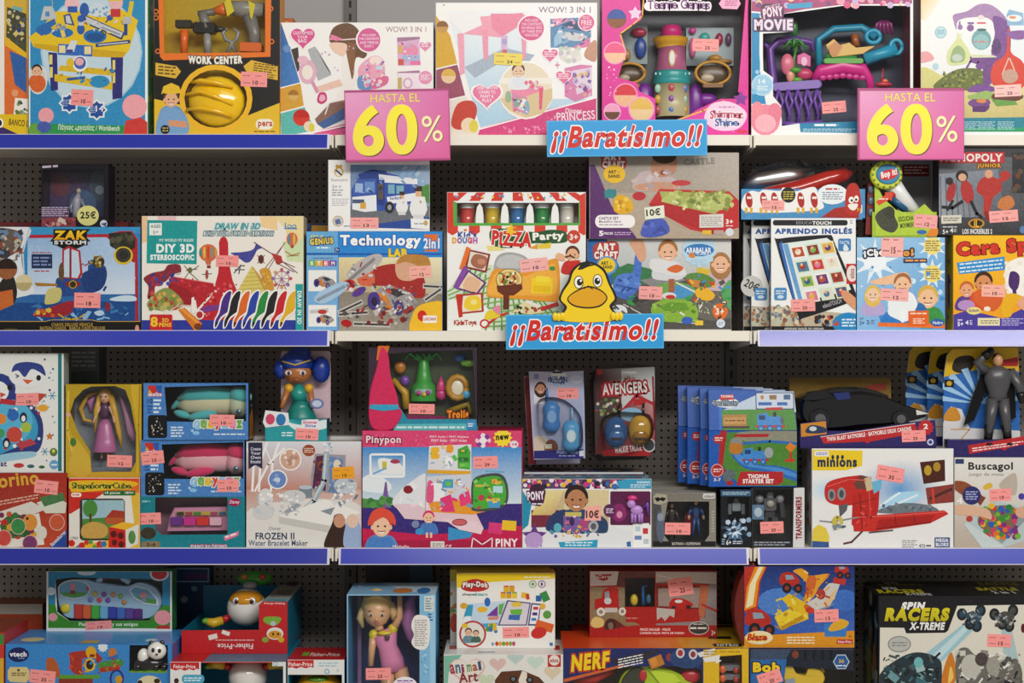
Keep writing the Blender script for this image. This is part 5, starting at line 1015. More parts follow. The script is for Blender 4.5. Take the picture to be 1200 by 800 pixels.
# --- splash game and punching-voice game on it
G_ = (1000,180,120 / 447)
q = Pack('toy_box','grey and red box showing above the green voice game pack','toy box',(1052,180,1092,386),0.17,0.06,Z2,'9a9ea4',mat='gloss'); g = q.face().crop(*G_); g.R(215,50,330,90,'8a2430').TL(220,55,325,85,2,'c8a8a8').RR(225,20,335,110,8,'8a9aa8').R(215,40,330,92,'7a2028').TL(222,46,322,84,3,'d0b8b8'); q.done()
sp = p = Pack('toy_box','pale blue splash game box with cartoon children, beside the learning tablet boxes','toy box',(1004,277.5,1107.5,387),0.015,0.06,Z2,'7fb8e4',side='2c6aac',mat='gloss')
f = p.face().crop(*G_)
f.GP([(14,362),(403,362),(403,765),(14,765)],['a4cdec','86bbe6','5a9cd8','8abce6']).S(95,470,105,38,9,'e4f1fa').E(95,470,50,44,'eef6fc').S(345,400,66,30,9,'dcecf6').E(345,400,38,38,'f0dc7a').TL(315,375,378,425,5,'8a7a4a').S(345,522,66,30,9,'dcecf6').E(345,522,38,38,'f0dc7a').TL(315,498,378,548,5,'8a7a4a')
f.dots(30,480,390,640,24,4,14,['c4e0f4','4a90d0','e0f0fa','6aaade']).P([(110,700),(200,670),(260,680),(250,740),(120,740)],'3a8ad0').B([(120,735),(160,690),(230,690),(240,738)],'2c7cc8')
f.T('¡Cho',46,414,134,450,'f2f4f6',bold=.06,rot=-3,out='1c2c50',ow=7).T('o!',218,412,262,446,'e89a2c',bold=.06,out='1c2c50',ow=6).P([(218,455),(322,455),(322,474),(218,476)],'1c3a70').TL(226,457,316,473,1,'f0a03c')
f.B([(70,560),(120,540),(220,515),(240,540),(150,570)],'ecc09a').child(215,565,36,'a86a3a','eef2f6','eec09c').B([(150,690),(180,620),(250,620),(270,690),(230,730),(190,720)],'eaf0f4').child(85,610,30,'e0bc5a','b8a8d8','eec8a8',long=True).child(325,625,42,'d8b04a','3a9448','eec098').B([(275,690),(285,650),(310,660),(320,690)],'2c6cb0').E(215,705,14,30,'f0f4f6')
f.P([(108,735),(405,740),(405,760),(108,752)],'e8742a').P([(240,685),(328,682),(330,748),(240,750)],'e2641f').TL(248,690,322,702,1,'f6dcc8').TL(260,715,312,742,3,'f6dcc8').E(367,735,30,17,'2a5ca8').T('Hasbro',346,728,390,742,'e8eef6',shear=.1).T('5+',28,728,48,746,'2c3c50').TL(28,712,46,724,2,'4a5a70').T('2',58,724,70,742,'2c3c50').TL(76,722,92,744,3,'5a6a80')
f.sticker(122,346,218,448,'15',2,n='a',c='f5b4b0').sticker(118,588,240,640,'12',3,n='b',c='f6b0ac'); p.done()
p = Pack('toy_box','lime green voice game card with a white handle, on the pale blue splash game','toy box',(1022,247,1098,277),0.02,0.05,sp.ztop,'a8c43c',side='5a2c24',body='printed_tray',mat='gloss')
m = MB(); m.crop(*G_); m.prism([(92,130),(110,150),(130,190),(185,240),(250,262),(310,215),(345,250),(365,350),(95,356)],-3,4,'b2cc40'); m.build('header_card','gloss',p.root,p.s,p.off)
f = p.face(clip=(1022,210,1100,277)); f.map = lambda u,v,l: (u,-.9 - l,-v); f.crop(*G_)
f.B([(95,270),(130,235),(170,230),(180,270),(195,310),(170,340),(120,320)],'45483a').B([(130,260),(150,225),(178,240),(172,280)],'3a3c30').P([(98,205),(140,175),(135,165),(175,165),(165,205),(158,195),(110,222)],'d84a30').TL(110,188,150,200,1,'f0d8c8').T('ESCUCHA',196,268,262,290,'3a4a1c',bold=.03,rot=-6).T('MOVIMIENTO',204,296,280,318,'3a4a1c',bold=.03,rot=-6).E(298,338,22,10,'3a6ab0').B([(330,330),(365,318),(365,352),(320,356)],'e08a2c').sticker(264,262,366,320,'12',4,c='f4a8a8')
t = p.toy('toy_handle','plastic').crop(*G_); t.tube([(150,95,30),(215,180,30),(275,245,30)],[46,36,26],'e6e8ea',12).tube([(170,185,20),(235,240,20)],[18,18],'1f5c88').ell(178,168,10,16,20,14,'c02c34')
t = p.toy('toy_dial','plastic').crop(*G_); t.prism(circ(140,90,70,62,24),-26,0,'c8cf3a',bev=6).prism(circ(145,88,52,44,24),-32,-20,'2f86b0',bev=4)
for k in range(14): t.ell(142 + 62 * math.cos(k * .449),90 + 54 * math.sin(k * .449),-26,5,5,4,'5a8a34')
g = Face((1000,180,1110,230),lambda u,v,l: (u,-8.9 - l,-v)); p.faces.append(g); g.crop(*G_).part('dial_print'); g.E(148,90,42,22,'d02c34',-15).T('Bop it!',112,70,186,106,'f4f2f0',bold=.05,rot=-15,shear=.2)
w = MB(); w.crop(*G_); w.box(62,120,96,350,20,60,'7a2a20',3,ch=4)
for k in range(3): w.ell(80,150 + k * 50,16,14,18,6,'5a6a80')
w.build('side_panel','gloss',p.root,p.s,p.off); p.done()
# --- board game and face splash game at the right
H_ = (1085,170,115 / 409)
cs = p = Pack('toy_box','yellow and purple game box with a large red title','toy box',(1117,275,1235,387),0.015,0.055,Z2,'f0b41c',side='d8c030',mat='gloss')
f = p.face().crop(*H_)
f.GP([(115,375),(540,375),(540,770),(115,770)],['f4c21c','f2b81a','ec9a24','f0a01c']).P([(115,705),(160,690),(240,700),(320,720),(400,680),(540,660),(540,770),(115,770)],'4a3c9c')
f.T('Cara Splash',128,388,570,462,'d2301f',bold=.06,rot=-4,out='7a1c14',ow=4).P([(128,488),(328,462),(330,518),(138,536)],'2f8fd0')
for i in range(3): f.TL(140,480 + i * 16,320,492 + i * 16,1,'e4eef6',rot=-6)
f.B([(330,560),(340,490),(420,470),(470,560),(420,640),(350,620)],'f2efe8').dots(335,480,470,620,24,8,20,['f6f4f0','eae6dc']).B([(345,580),(350,530),(372,525),(390,545),(385,590),(368,605)],'4a2a6c').L([(368,600),(372,640)],16,'4a2a6c').B([(315,710),(320,640),(360,615),(420,640),(425,680),(370,660),(355,710)],'e8b01c').B([(380,660),(420,620),(450,660),(420,690)],'e4a888')
f.child(170,600,28,'c86a2c','5a3c8a','e8a47c').child(240,570,36,'3a2418','d84a2c','d8905c').E(168,665,36,22,'b890c8').B([(200,650),(215,600),(290,600),(320,640),(280,690)],'d8602a').E(200,688,30,16,'e8dc8a').T('Splash',178,680,222,696,'5a2c7c').TL(216,718,308,750,1,'e8d8a0').R(216,718,308,750,'e6dfb8').TL(228,726,302,744,2,'8a8464').T('5+',132,734,156,752,'f0eef4',bold=.03).T('4',164,728,178,746,'f0eef4').TL(132,722,152,732,1,'d8d4ec').TL(182,726,194,748,3,'d8d4ec').TL(316,718,409,752,4,'b8b0dc').E(255,680,14,10,'f0e4d8')
f.sticker(232,580,330,630,'10',2,c='f6b4a4'); l = p.face('L'); l.R(2,320,12,360,'6a3a8a').dots(2,300,24,380,8,2,4,['4a3c9c','c8902c']); p.done()
p = Pack('toy_box','grey board game box with a red title bar, on the yellow game box','toy box',(1100,172,1235,275.5),0.015,0.06,cs.ztop,'3c3c42',side='24242a',mat='gloss')
f = p.face().crop(*H_)
f.GP([(55,50),(540,50),(540,375),(55,375)],['6e747c','55585e','34343a','2c2c32']).GP([(55,120),(300,100),(330,300),(55,300)],['8a92a0','7c8492','50545c','9ca2aa'])
for i in range(7): f.L([(60 + i * 22,130 + i * 6),(64 + i * 24,300)],5,'5a6270')
f.R(52,28,328,75,'a82630').R(56,32,324,71,'c03038').T('MONOPOLY',60,35,320,69,'e8e0dc',bold=.04).T('JUNIOR',214,76,314,98,'d89a2c',bold=.06,out='5a2c14',ow=3)
f.E(105,195,18,42,'a82c2c',12).E(98,150,16,16,'2a2022').L([(112,232),(90,270)],11,'1c1a1e').E(172,195,26,50,'b0302e',-12).E(150,128,26,24,'2c1c1a').E(152,134,17,16,'d8a888').L([(150,235),(110,262),(70,258)],13,'1c1a1e').L([(188,235),(212,285),(232,300)],13,'1c1a1e').B([(212,190),(225,145),(260,130),(305,145),(315,185),(280,220),(262,290),(240,290),(240,220)],'b4322c').E(262,120,17,18,'d8a080').L([(300,150),(330,140)],18,'b4322c').B([(300,260),(310,225),(350,210),(370,245),(340,270)],'c87a44').E(330,125,22,18,'b4302c').L([(250,280),(260,310)],14,'8a2622')
f.R(360,30,409,200,'2a2a2e').dots(365,40,405,190,10,8,14,['5a4a3a','3a3a40','6a3a2c']).R(64,292,148,326,'d4d2c4',-2).TL(72,300,140,318,2,'7a7a70').T('5+',70,352,94,370,'e8e8e8',bold=.02).T('4',100,346,114,364,'e8e8e8').TL(70,336,130,346,1,'c8c8c8').TL(116,348,130,364,2,'c8c8c8').E(210,326,34,20,'c88a1c').E(210,326,26,14,'1c1812').T('iL',200,312,220,342,'e8b42c',bold=.04).T('LOS INCREÍBLES 2',152,344,276,370,'e4e2e0',bold=.04).E(404,352,14,16,'5a7aa8')
f.sticker(264,272,384,320,'15',-4,c='f6a8a4'); p.done()

# ================================================================== THIRD SHELF
def figure(m,cx,y0,y1,d,suit,boot,glove,skin='d8a882',hair='3a2a20',wide=1.0,pose=0):
    """small plain action figure, head at y0, feet at y1"""
    h = y1 - y0; w = h * .12 * wide
    m.ell(cx,y0 + h * .075,d,h * .055,h * .075,h * .06,skin); m.ell(cx,y0 + h * .055,d + h * .012,h * .058,h * .06,h * .06,hair)
    m.tube([(cx,y0 + h * .13,d),(cx,y0 + h * .19,d),(cx,y0 + h * .30,d),(cx,y0 + h * .44,d),(cx,y0 + h * .52,d)],[h * .03,w * .95,w * 1.0,w * .68,w * .72],suit,12,.62)
    for s_ in (-1,1):
        hx = cx + s_ * w * 1.7; hy = y0 + h * .5
        if pose and s_ == -1: hx,hy = cx - w * .6,y0 - h * .02
        ex,ey = (cx + s_ * w * 1.55,y0 + h * .36) if not (pose and s_ == -1) else (cx - w * 1.5,y0 + h * .1)
        m.tube([(cx + s_ * w * .85,y0 + h * .19,d),(ex,ey,d),(hx,hy,d - h * .03)],[w * .42,w * .36,w * .26],suit,8); m.tube([((ex + hx) / 2,(ey + hy) / 2,d - h * .015),(hx,hy,d - h * .03)],[w * .36,w * .3],glove,8); m.ell(hx,hy,d - h * .03,w * .3,w * .34,w * .26,glove)
        fx = cx + s_ * w * .75
        m.tube([(cx + s_ * w * .36,y0 + h * .5,d),(cx + s_ * w * .55,y0 + h * .72,d - h * .01),(fx,y1 - h * .02,d)],[w * .48,w * .38,w * .26],suit,8); m.tube([(cx + s_ * w * .6,y0 + h * .78,d),(fx,y1 - h * .02,d)],[w * .38,w * .3],boot,8); m.ell(fx,y1 - h * .015,d - h * .03,w * .3,h * .018,w * .55,boot)
def doll(m,cx,y0,y1,d,hair,top,skirt,skin='e6b491',hw=1.0,long=True):
    """plain fashion doll in a long skirt"""
    h = y1 - y0
    m.ell(cx,y0 + h * .1,d,h * .075 * hw,h * .1,h * .08,skin); m.ell(cx,y0 + h * .075,d + h * .03,h * .1 * hw,h * .1,h * .09,hair)
    for s_ in (-1,1): m.ell(cx + s_ * h * .03 * hw,y0 + h * .1,d - h * .074,h * .011 * hw,h * .013,h * .01,'2c2018')
    m.ell(cx,y0 + h * .15,d - h * .07,h * .016,h * .007,h * .01,'c0506a')
    if long: m.tube([(cx + h * .07,y0 + h * .06,d + h * .03),(cx + h * .14,y0 + h * .3,d),(cx + h * .2,y0 + h * .6,d),(cx + h * .24,y0 + h * .82,d)],[h * .05,h * .045,h * .04,h * .01],hair).tube([(cx - h * .07,y0 + h * .06,d + h * .03),(cx - h * .12,y0 + h * .3,d),(cx - h * .14,y0 + h * .6,d)],[h * .04,h * .04,h * .01],hair)
    m.tube([(cx,y0 + h * .18,d),(cx,y0 + h * .26,d),(cx,y0 + h * .42,d)],[h * .025,h * .07,h * .045],top,10,.7)
    m.lathe(cx,[(y0 + h * .42,h * .05),(y0 + h * .5,h * .09),(y0 + h * .7,h * .14),(y0 + h * .88,h * .17)],d,skirt,14,.7)
    for s_ in (-1,1):
        m.tube([(cx + s_ * h * .065,y0 + h * .24,d),(cx + s_ * h * .12,y0 + h * .36,d - h * .01),(cx + s_ * h * .15,y0 + h * .47,d - h * .05)],[h * .026,h * .02,h * .016],skin)
        m.tube([(cx + s_ * h * .04,y0 + h * .86,d),(cx + s_ * h * .045,y0 + h * .97,d)],[h * .022,h * .014],skin); m.ell(cx + s_ * h * .045,y0 + h * .985,d - h * .02,h * .02,h * .014,h * .035,top)
a_ = (0,405,170 / 555)
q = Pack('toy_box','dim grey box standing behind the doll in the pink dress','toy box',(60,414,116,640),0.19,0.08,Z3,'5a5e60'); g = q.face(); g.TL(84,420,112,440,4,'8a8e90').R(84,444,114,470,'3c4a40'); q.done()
rb = p = Pack('toy_box','red peg game box with yellow lettering, under the white penguin box','toy box',(-42,554,78.5,641),0.015,0.10,Z3,'a82a24',side='7a1c1c',mat='gloss')
f = p.face().crop(*a_)
f.GP([(-150,485),(260,485),(260,775),(-150,775)],['8e2420','a82e24','c04a2c','a8322a']).T('Colorino',-110,490,148,545,'d8a83a',bold=.03,rot=-8,arc=6).P([(-20,640),(120,595),(175,625),(20,690)],'d8d4cc').P([(-20,680),(150,640),(170,760),(0,775)],'e0dcd2').P([(140,600),(205,575),(255,600),(250,640),(175,640)],'d4d8c8').TL(-30,580,150,602,2,'d8a898',rot=-10)
f.B([(0,690),(30,650),(70,645),(130,670),(110,720),(40,735)],'3c6a34').dots(5,640,140,730,26,9,15,['c0282a','3a7a3c','d8a02c','7a2c50','c8582c','2c5a30']).E(115,675,28,32,'d8903c').E(105,660,5,6,'2a1c14').E(160,715,20,26,'d8d4ca')
for x,y_,c in ((15,735,'c84a44'),(115,755,'7a3a6a'),(218,675,'c85a3a'),(70,690,'3c8a4a')): f.E(x,y_,30,32,c).ring(x,y_,30,32,3,'dcb0a8')
f.P([(150,580),(240,560),(250,590),(170,615)],'4a7a4a').P([(180,780),(255,700),(260,780)],'23489c').T('Ravensburger',185,728,262,745,'e4e8f0',rot=-45,shear=.1).sticker(132,515,222,566,'10',6); p.done()
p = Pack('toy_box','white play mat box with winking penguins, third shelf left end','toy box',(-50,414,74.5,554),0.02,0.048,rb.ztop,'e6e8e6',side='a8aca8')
f = p.face().crop(*a_)
f.R(222,30,236,480,'1f7a80').dots(150,40,215,460,16,2,5,['2c7aa0','3a3a6a','6ab0c8'])
f.B([(-60,440),(0,190),(90,200),(160,280),(155,390),(90,420),(-60,430)],'2c3c80').B([(-60,420),(-20,230),(80,220),(140,285),(135,360),(60,390)],'3a9cc8').E(50,290,76,84,'58b4d8').dots(20,230,150,400,20,5,9,['c8383a','e8ecf0','2c3c80'])
for x,y_,r,c in ((5,280,20,'e08a3a'),(50,265,22,'2c6ab8'),(55,340,30,'c84a3c'),(100,312,20,'a8c04a'),(0,335,18,'4a9a5a')): f.E(x,y_,r,r,c)
f.P([(135,180),(180,185),(150,215),(130,210)],'b84a38').P([(60,375),(120,355),(140,375),(80,395)],'b8404a').B([(-40,430),(40,410),(130,405),(130,425),(40,440),(-40,450)],'9ac8dc')
f.E(-10,165,70,60,'2c3c88').E(-10,175,44,40,'eceef0').E(38,160,10,12,'1c1c20').P([(0,178),(24,186),(2,200)],'c8503a').E(105,110,72,52,'e8eaec').B([(45,100),(60,70),(110,62),(160,75),(175,115),(150,100),(120,90),(95,120),(70,95)],'32428c').E(148,123,9,11,'1c1c20').L([(60,110),(72,116),(62,122)],4,'1c1c20').P([(85,128),(128,132),(105,148)],'d8643a').R(0,205,60,225,'b8303a',8)
for x,y_ in ((90,275),(25,372)): f.E(x,y_,14,20,'1c2440').E(x,y_ + 4,8,12,'e8e8e8')
for x,y_,c in ((200,192,'2c8ab0'),(172,405,'2c8ab0')):
    for k in range(3): f.L([(x - 15 * math.cos(k * 1.05),y_ - 15 * math.sin(k * 1.05)),(x + 15 * math.cos(k * 1.05),y_ + 15 * math.sin(k * 1.05))],3,c)
f.E(165,238,20,14,'e0a838').P([(145,238),(135,228),(135,250)],'e0a838').S(190,347,16,8,5,'c87a3a').E(205,407,15,16,'5a7a4a').E(205,403,6,7,'d8d44a').T('Playmat',-70,440,26,468,'2c3270',bold=.03).E(72,458,20,9,'c03a3c').E(118,461,14,7,'3a6a70').E(160,464,12,6,'3a6a3c').E(207,455,18,18,'6aa0d0').TL(196,450,218,462,1,'e8eef4').sticker(62,182,148,228,'10',-2); p.done()
ss = p = Pack('toy_box','red and yellow shape sorter cube box with a picture window','toy box',(80.5,559,163.5,641),0.005,0.09,Z3,'e6e2da',side='d8781c',mat='gloss')
f = p.face().crop(*a_)
f.GP([(260,505),(540,505),(540,560),(260,560)],['d2301f','d8401f','e07a24','c8281c']).P([(262,555),(400,560),(270,640),(262,640)],'cc2c20').P([(500,560),(540,560),(540,780),(525,780)],'e0b83a').B([(270,548),(275,515),(500,515),(505,538),(300,558)],'e8b41c').T('ShapeSorterCube',274,520,500,552,'2a5a24',bold=.02,out='e8c83c',ow=3).RR(396,552,518,570,3,'1f6a30').T('18 pieces   18M+',402,555,512,567,'e8ece4',bold=.02).RR(272,560,312,576,8,'f0e8e0').TL(278,564,306,573,1,'c83a2c')
f.RR(305,582,478,742,14,'3a3028').P([(315,588),(475,588),(475,700),(420,730),(315,725)],'9cc0cc').P([(315,660),(475,650),(475,735),(315,735)],'4c8a3c').E(345,620,28,34,'4a8a3a').R(342,640,350,672,'5a3a20').P([(400,660),(430,625),(475,630),(475,675),(405,680)],'a83a24').R(405,655,475,680,'b85a30').B([(315,690),(360,670),(410,690),(400,730),(320,730)],'c8a050')
f.P([(262,790),(262,770),(420,740),(540,760),(540,790)],'e8b81c').P([(418,690),(480,702),(482,775),(415,768)],'c8241c').P([(480,702),(530,680),(528,755),(482,775)],'dfe0d8').P([(418,690),(470,672),(530,680),(480,702)],'e8b42c').E(435,718,12,13,'5a1410').E(462,724,12,13,'5a1410').E(438,750,10,12,'5a1410').E(464,757,11,12,'5a1410').E(505,730,14,26,'5a8a4a').dots(270,745,410,780,14,9,14,['c8281f','5aa03c','e07a24','3a7ab0','e8c42c','c83a2c'],6).T('1703',270,728,298,738,'4a4a44'); p.done()
win = cr(a_,[(318,165),(350,152),(440,150),(480,165),(500,220),(520,330),(520,440),(500,478),(350,480),(345,400),(300,330),(268,250),(285,200)])
p = Pack('toy_box','golden windowed box with a blonde doll in a pink dress','toy box',(77,449,166,558),0.02,0.075,ss.ztop,'b89a22',side='6a5a14',wins=[win],inner='8e94a0',mat='gloss')
f = p.face().crop(*a_)
f.B([(250,500),(255,300),(300,400),(340,440),(345,500)],'c8a62c').B([(266,480),(275,410),(285,350),(330,400),(348,450),(330,500)],'cfae3c').B([(500,150),(545,150),(545,500),(520,500),(525,330)],'d0ac30').L([(262,170),(258,320),(275,400)],6,'dcc05a').L([(535,150),(530,300),(535,480)],5,'a8861c').E(280,365,12,16,'4a7a34').B([(350,482),(430,478),(545,485),(545,500),(350,500)],'c8a42c').E(262,260,9,9,'d8a8a0').sticker(410,415,505,460,'12',2)
t = p.toy('toy_doll').crop(*a_); doll(t,383,165,440,75,'d6a83c','5a3458','b86a9c')
t = p.toy('toy_parasol').crop(*a_); t.tube([(440,190,90),(465,260,80),(490,330,70),(500,365,70)],[6,10,20,10],'c08ab0').ell(505,315,70,12,18,10,'3a8a4c')
t = p.toy('toy_brush').crop(*a_); t.tube([(325,250,100),(320,215,100),(340,190,100)],[5,14,8],'b87ab0').box(445,180,500,250,120,125,'b8c4d0',8)
t = p.toy('braid').crop(*a_); t.tube([(370,175,110),(310,190,100),(285,240,90),(300,285,90),(335,290,80)],[8,10,10,9,5],'c89a34'); p.done()
# --- light-up plush boxes and the toy piano
b_ = (155,435,150 / 558)
pi = p = Pack('toy_box','teal open-front box with a pink toy piano, bottom of the plush stack','toy box',(164.5,581.5,287,641),0.015,0.09,Z3,'14808e',side='0f5c6a',wins=[cr(b_,[(100,548),(415,545),(415,710),(130,712),(100,690)])],inner='a87a8c',mat='gloss')
f = p.face().crop(*b_)
f.E(445,570,28,18,'9a1c50').T('Disney',424,561,468,580,'f0dce6',shear=.2).P([(398,720),(465,695),(462,715),(405,738)],'e07a9a').TL(404,706,458,724,1,'f6e0e8',rot=-18).T('PIANO XILÓFONO',256,752,412,768,'dce8ec',bold=.03,out='a83a6a',ow=3).TL(42,560,78,574,1,'8ac8d0').RR(42,740,120,770,6,'8a7a5a').T('3-6',62,746,102,762,'2a2418').E(70,705,34,26,'3a3428').sticker(28,616,125,666,'10',-2)
t = p.toy('toy_piano').crop(*b_); t.prism([(150,640),(170,600),(405,595),(415,700),(135,705)],60,150,'d890b4',bev=6).box(180,615,408,632,50,64,'b8b06a',ch=3)
for i,c in enumerate(('6a2a8c','cc2a8a','d8302c','e8b4c8')): t = p.toy('piano_key',under='toy_piano').crop(*b_); t.box(158 + i * 57,640,212 + i * 57,676,40,62,c,ch=4)
t = p.toy('toy_xylophone').crop(*b_)
for i,c in enumerate(('3a2c24','a83a4a','4a7a3c','c8a03c','a83a6a','3a5a8a')): t.box(186 + i * 37,617,216 + i * 37,630,44,52,c)
p.done()
def plush_box(rect,y,z,label,O,body,belly,head,dx,dy,stk):
    w = cr(O,[(140 + dx,62 + dy),(496 + dx,52 + dy),(496 + dx,210 + dy),(300 + dx,214 + dy),(152 + dx,212 + dy)])
    p = Pack('toy_box',label,'toy box',rect,y,0.10,z,'4a82c4',side='23282e',top='2c3238',wins=[w],inner='14181c',mat='gloss',group='light-up plush boxes')
    f = p.face().crop(O[0] + dx * O[2],O[1] + dy * O[2],O[2])
    f.P([(66,55),(100,55),(118,92),(74,92)],'c8342c').P([(66,100),(74,72),(96,100)],'e0b030').P([(100,55),(128,55),(128,95),(112,92)],'2c5cb0').T('molto',72,84,128,102,'e8e8ec',bold=.04,out='c83a6a',ow=2).T('10',66,112,88,132,'1c3468',bold=.02).TL(92,112,126,180,4,'d8e8f6').TL(66,140,88,180,3,'2c5498')
    f.RR(68,184,152,284,12,'0f1216').dots(85,195,140,270,26,1.5,4,['c8c0b0','8a6a4a','5a6a7a','d8d0c8']).TL(168,232,225,282,4,'d8e6f4').E(278,262,16,8,'8ac0e8').E(262,252,6,6,'a8d0f0').TL(355,262,490,274,1,'d8e6f4')
    for i,(l,c) in enumerate(zip('Gusyluz',('8ac0e4','7ab44c','e0c03a','d8503c','8ac0e4','d87aa8','6aa84a'))): f.T(l,266 + i * 31,206,296 + i * 31,248 - (6 if l not in 'Gy' else 0),c,bold=.07,out='eceff2',ow=3)
    for i,s_ in enumerate(stk): f.sticker(*s_,n='abc'[i])
    t = p.toy('plush_toy','fabric').crop(O[0] + dx * O[2],O[1] + dy * O[2],O[2])
    t.tube([(175,150,110),(220,140,110),(320,135,110),(430,140,110)],[10,46,58,50],belly,14).tube([(180,120,100),(230,100,90),(330,95,84),(420,100,90)],[10,34,38,30],body,12).ell(455,145,90,52,56,60,head,0).ell(462,100,74,50,38,50,body,20).ell(295,190,60,66,22,26,body,-10).ell(205,185,70,40,18,24,body,18).ell(170,140,110,34,12,20,body,-50).ell(460,170,28,13,11,8,'2c5a70').ell(464,166,22,5,4,4,'e8f0f4').ell(320,72,84,22,12,20,belly)
    l = p.face('R'); l.P([(10,rect[1] + 40),(30,rect[1] + 30),(48,rect[3]),(10,rect[3])],'b8762c'); return p.done()
g2 = plush_box((165,514,286.5,580.5),0.015,pi.ztop,'blue box with a pink plush animal, middle of the plush stack',b_,'d83a6a','eab0bc','e2a4b4',-12,252,[(52,92,150,148,'10',-6),(382,214,476,268,'10',-2)])
plush_box((168,447,291,513.5),0.01,g2.ztop,'blue box with a turquoise plush animal, top of the plush stack',b_,'52b4b8','cfc8a6','bfc6a8',0,0,[(338,182,446,232,'10',1)])
# --- bracelet maker boxes and the blue-haired doll
c_ = (280,400,150 / 480)
q = Pack('toy_box','pale craft box hidden behind the water bracelet box','toy box',(294,516,428,641),0.10,0.07,Z3,'d4d2d0',top='b8b4b0',group='water bracelet boxes'); q.done()
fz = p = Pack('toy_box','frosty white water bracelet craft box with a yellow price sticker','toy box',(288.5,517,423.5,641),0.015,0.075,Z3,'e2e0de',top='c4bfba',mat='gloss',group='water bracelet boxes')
f = p.face().crop(*c_)
f.GP([(28,378),(460,378),(460,560),(28,560)],['d4d8e4','dcdce2','c89080','c07a66']).GP([(28,555),(460,555),(460,772),(28,772)],['c89a8a','d4aea2','e2e0de','e4e2e0']).B([(28,640),(150,600),(320,590),(460,620),(460,772),(28,772)],'e0ddda')
for x in (50,75,120): f.L([(x,560),(x + 6,450),(x + 30,380)],9,'f0eeec').L([(x + 4,460),(x - 20,400)],5,'f0eeec')
f.L([(60,560),(110,460),(170,400)],8,'f0eeee').P([(35,378),(88,378),(88,478),(62,462),(36,478)],'2a2c48')
for i,t_ in enumerate(('Create','Your','Own','Bracelet')): f.T(t_,44,396 + i * 16,82,408 + i * 16,'dcdce6',bold=.02)
f.E(193,442,42,42,'f2f0ee').E(193,442,37,37,'d0a894').dots(170,415,215,465,14,4,10,['e4cfc0','b8907c','eee4dc']).E(145,517,37,37,'f0f0f2').E(145,517,32,32,'6a8ac4').dots(125,500,165,535,10,4,10,['c8d8ee','8aa8d8']).E(262,408,24,22,'9a4a2c').TL(245,398,280,418,3,'e8d0c0')
f.P([(285,420),(400,425),(400,575),(270,560),(270,500)],'9a98a0').P([(290,430),(330,425),(325,560),(275,550)],'5a2a4c').P([(340,430),(390,440),(392,570),(340,565)],'6a86b8').E(308,465,14,18,'8a4a2c').E(368,460,14,18,'dcd4c0').R(226,545,275,586,'7a8a96').E(250,546,25,8,'b8c4cc').L([(328,420),(320,520),(280,600),(235,638)],20,'9aacb8').L([(326,420),(318,520),(278,596),(240,630)],8,'c4d0d6').dots(320,378,350,415,16,3,7,['b8c4d4','9ab0c8','e4e8ee'])
f.P([(150,655),(320,590),(460,640),(340,690)],'eceae8').P([(150,655),(340,690),(340,715),(152,680)],'c8c6c2').P([(340,690),(460,640),(460,665),(340,715)],'d8d6d2').P([(165,640),(215,605),(235,612),(185,645)],'9aa2a8').P([(305,635),(360,620),(345,650)],'8a949c').E(205,580,46,24,'d0d0d2').E(100,590,28,40,'dadadc').E(92,640,40,28,'d2d2d4').dots(60,560,220,650,22,4,9,['eeeef0','b8bcc4','c8ccd2']).E(400,540,44,30,'c0c8d0').dots(350,520,430,610,16,5,9,['9aa4b0','d8dde2','eceef0'])
f.bits(60,565,230,650,24,6,22,['f2f2f4','a8b0bc','c8ccd4','e0d4d0'],4).bits(340,520,440,620,22,5,20,['9aa4b0','eceef0','6a7a90','d8dde2'],4).bits(280,430,395,560,18,6,24,['7a3a54','8aa4d0','c8bcc4','4a2440'],4).B([(320,770),(350,680),(360,650),(390,650),(400,700),(400,770)],'3a2420').E(377,672,22,26,'c89478').B([(395,770),(400,690),(425,650),(455,690),(458,770)],'9ab0d4').E(426,672,22,26,'e4c4b0').T('Disney',112,694,158,710,'8a94a4',shear=.2,bold=0).T('FROZEN II',62,716,208,742,'2c3c5c',bold=.03).T('Water Bracelet Maker',36,744,258,766,'4a5a78',bold=.02).sticker(350,470,432,514,'10',-3,c='eda51e',ink='5a3a10'); p.done()
p = Pack('toy_box','boxed doll with blue hair and teal dress, on the water bracelet box','toy box',(310.5,487,383,513),0.02,0.07,fz.ztop,'1f8a94',side='1a5a6a',mat='gloss',body='printed_tray')
f = p.face().crop(*c_)
f.B([(95,325),(100,280),(180,270),(230,290),(325,285),(335,360),(100,360)],'2a9ca4').B([(180,290),(240,300),(330,280),(335,310),(230,325)],'dce8ec')
t = MB(); t.crop(*c_); t.prism([(90,290),(100,245),(140,250),(185,255),(190,300),(100,310)],-3,2,'e4e6ea'); t.prism(circ(118,278,17,20,14),-5,-3,'d0486a'); t.prism(circ(158,280,18,22,14),-5,-3,'2c7ab8'); t.build('cut_out_badges','gloss',p.root,p.s,p.off)
f.P([(235,282),(298,276),(300,312),(236,316)],'ece6ec').T('Shimmer',240,284,294,296,'c83a70',bold=.03).T('Shine',248,297,288,309,'3a6ab8',bold=.03).TL(160,325,205,345,2,'d8eef0').sticker(212,314,298,356,'10',3)
t = p.toy('backing_card','card').crop(*c_); t.box(136,24,328,300,150,156,'d8bcc8',ch=6)
t = p.toy('toy_doll').crop(*c_)
t.ell(208,105,90,54,42,46,'b0703c').ell(205,68,100,66,46,60,'1c3c9c').ell(145,92,100,28,40,30,'1c3f9e').ell(295,95,110,36,52,36,'1c3c9c').ell(215,30,100,44,26,30,'1a3690').tube([(155,62,52),(205,76,40),(262,58,52)],3,'d8b44a')
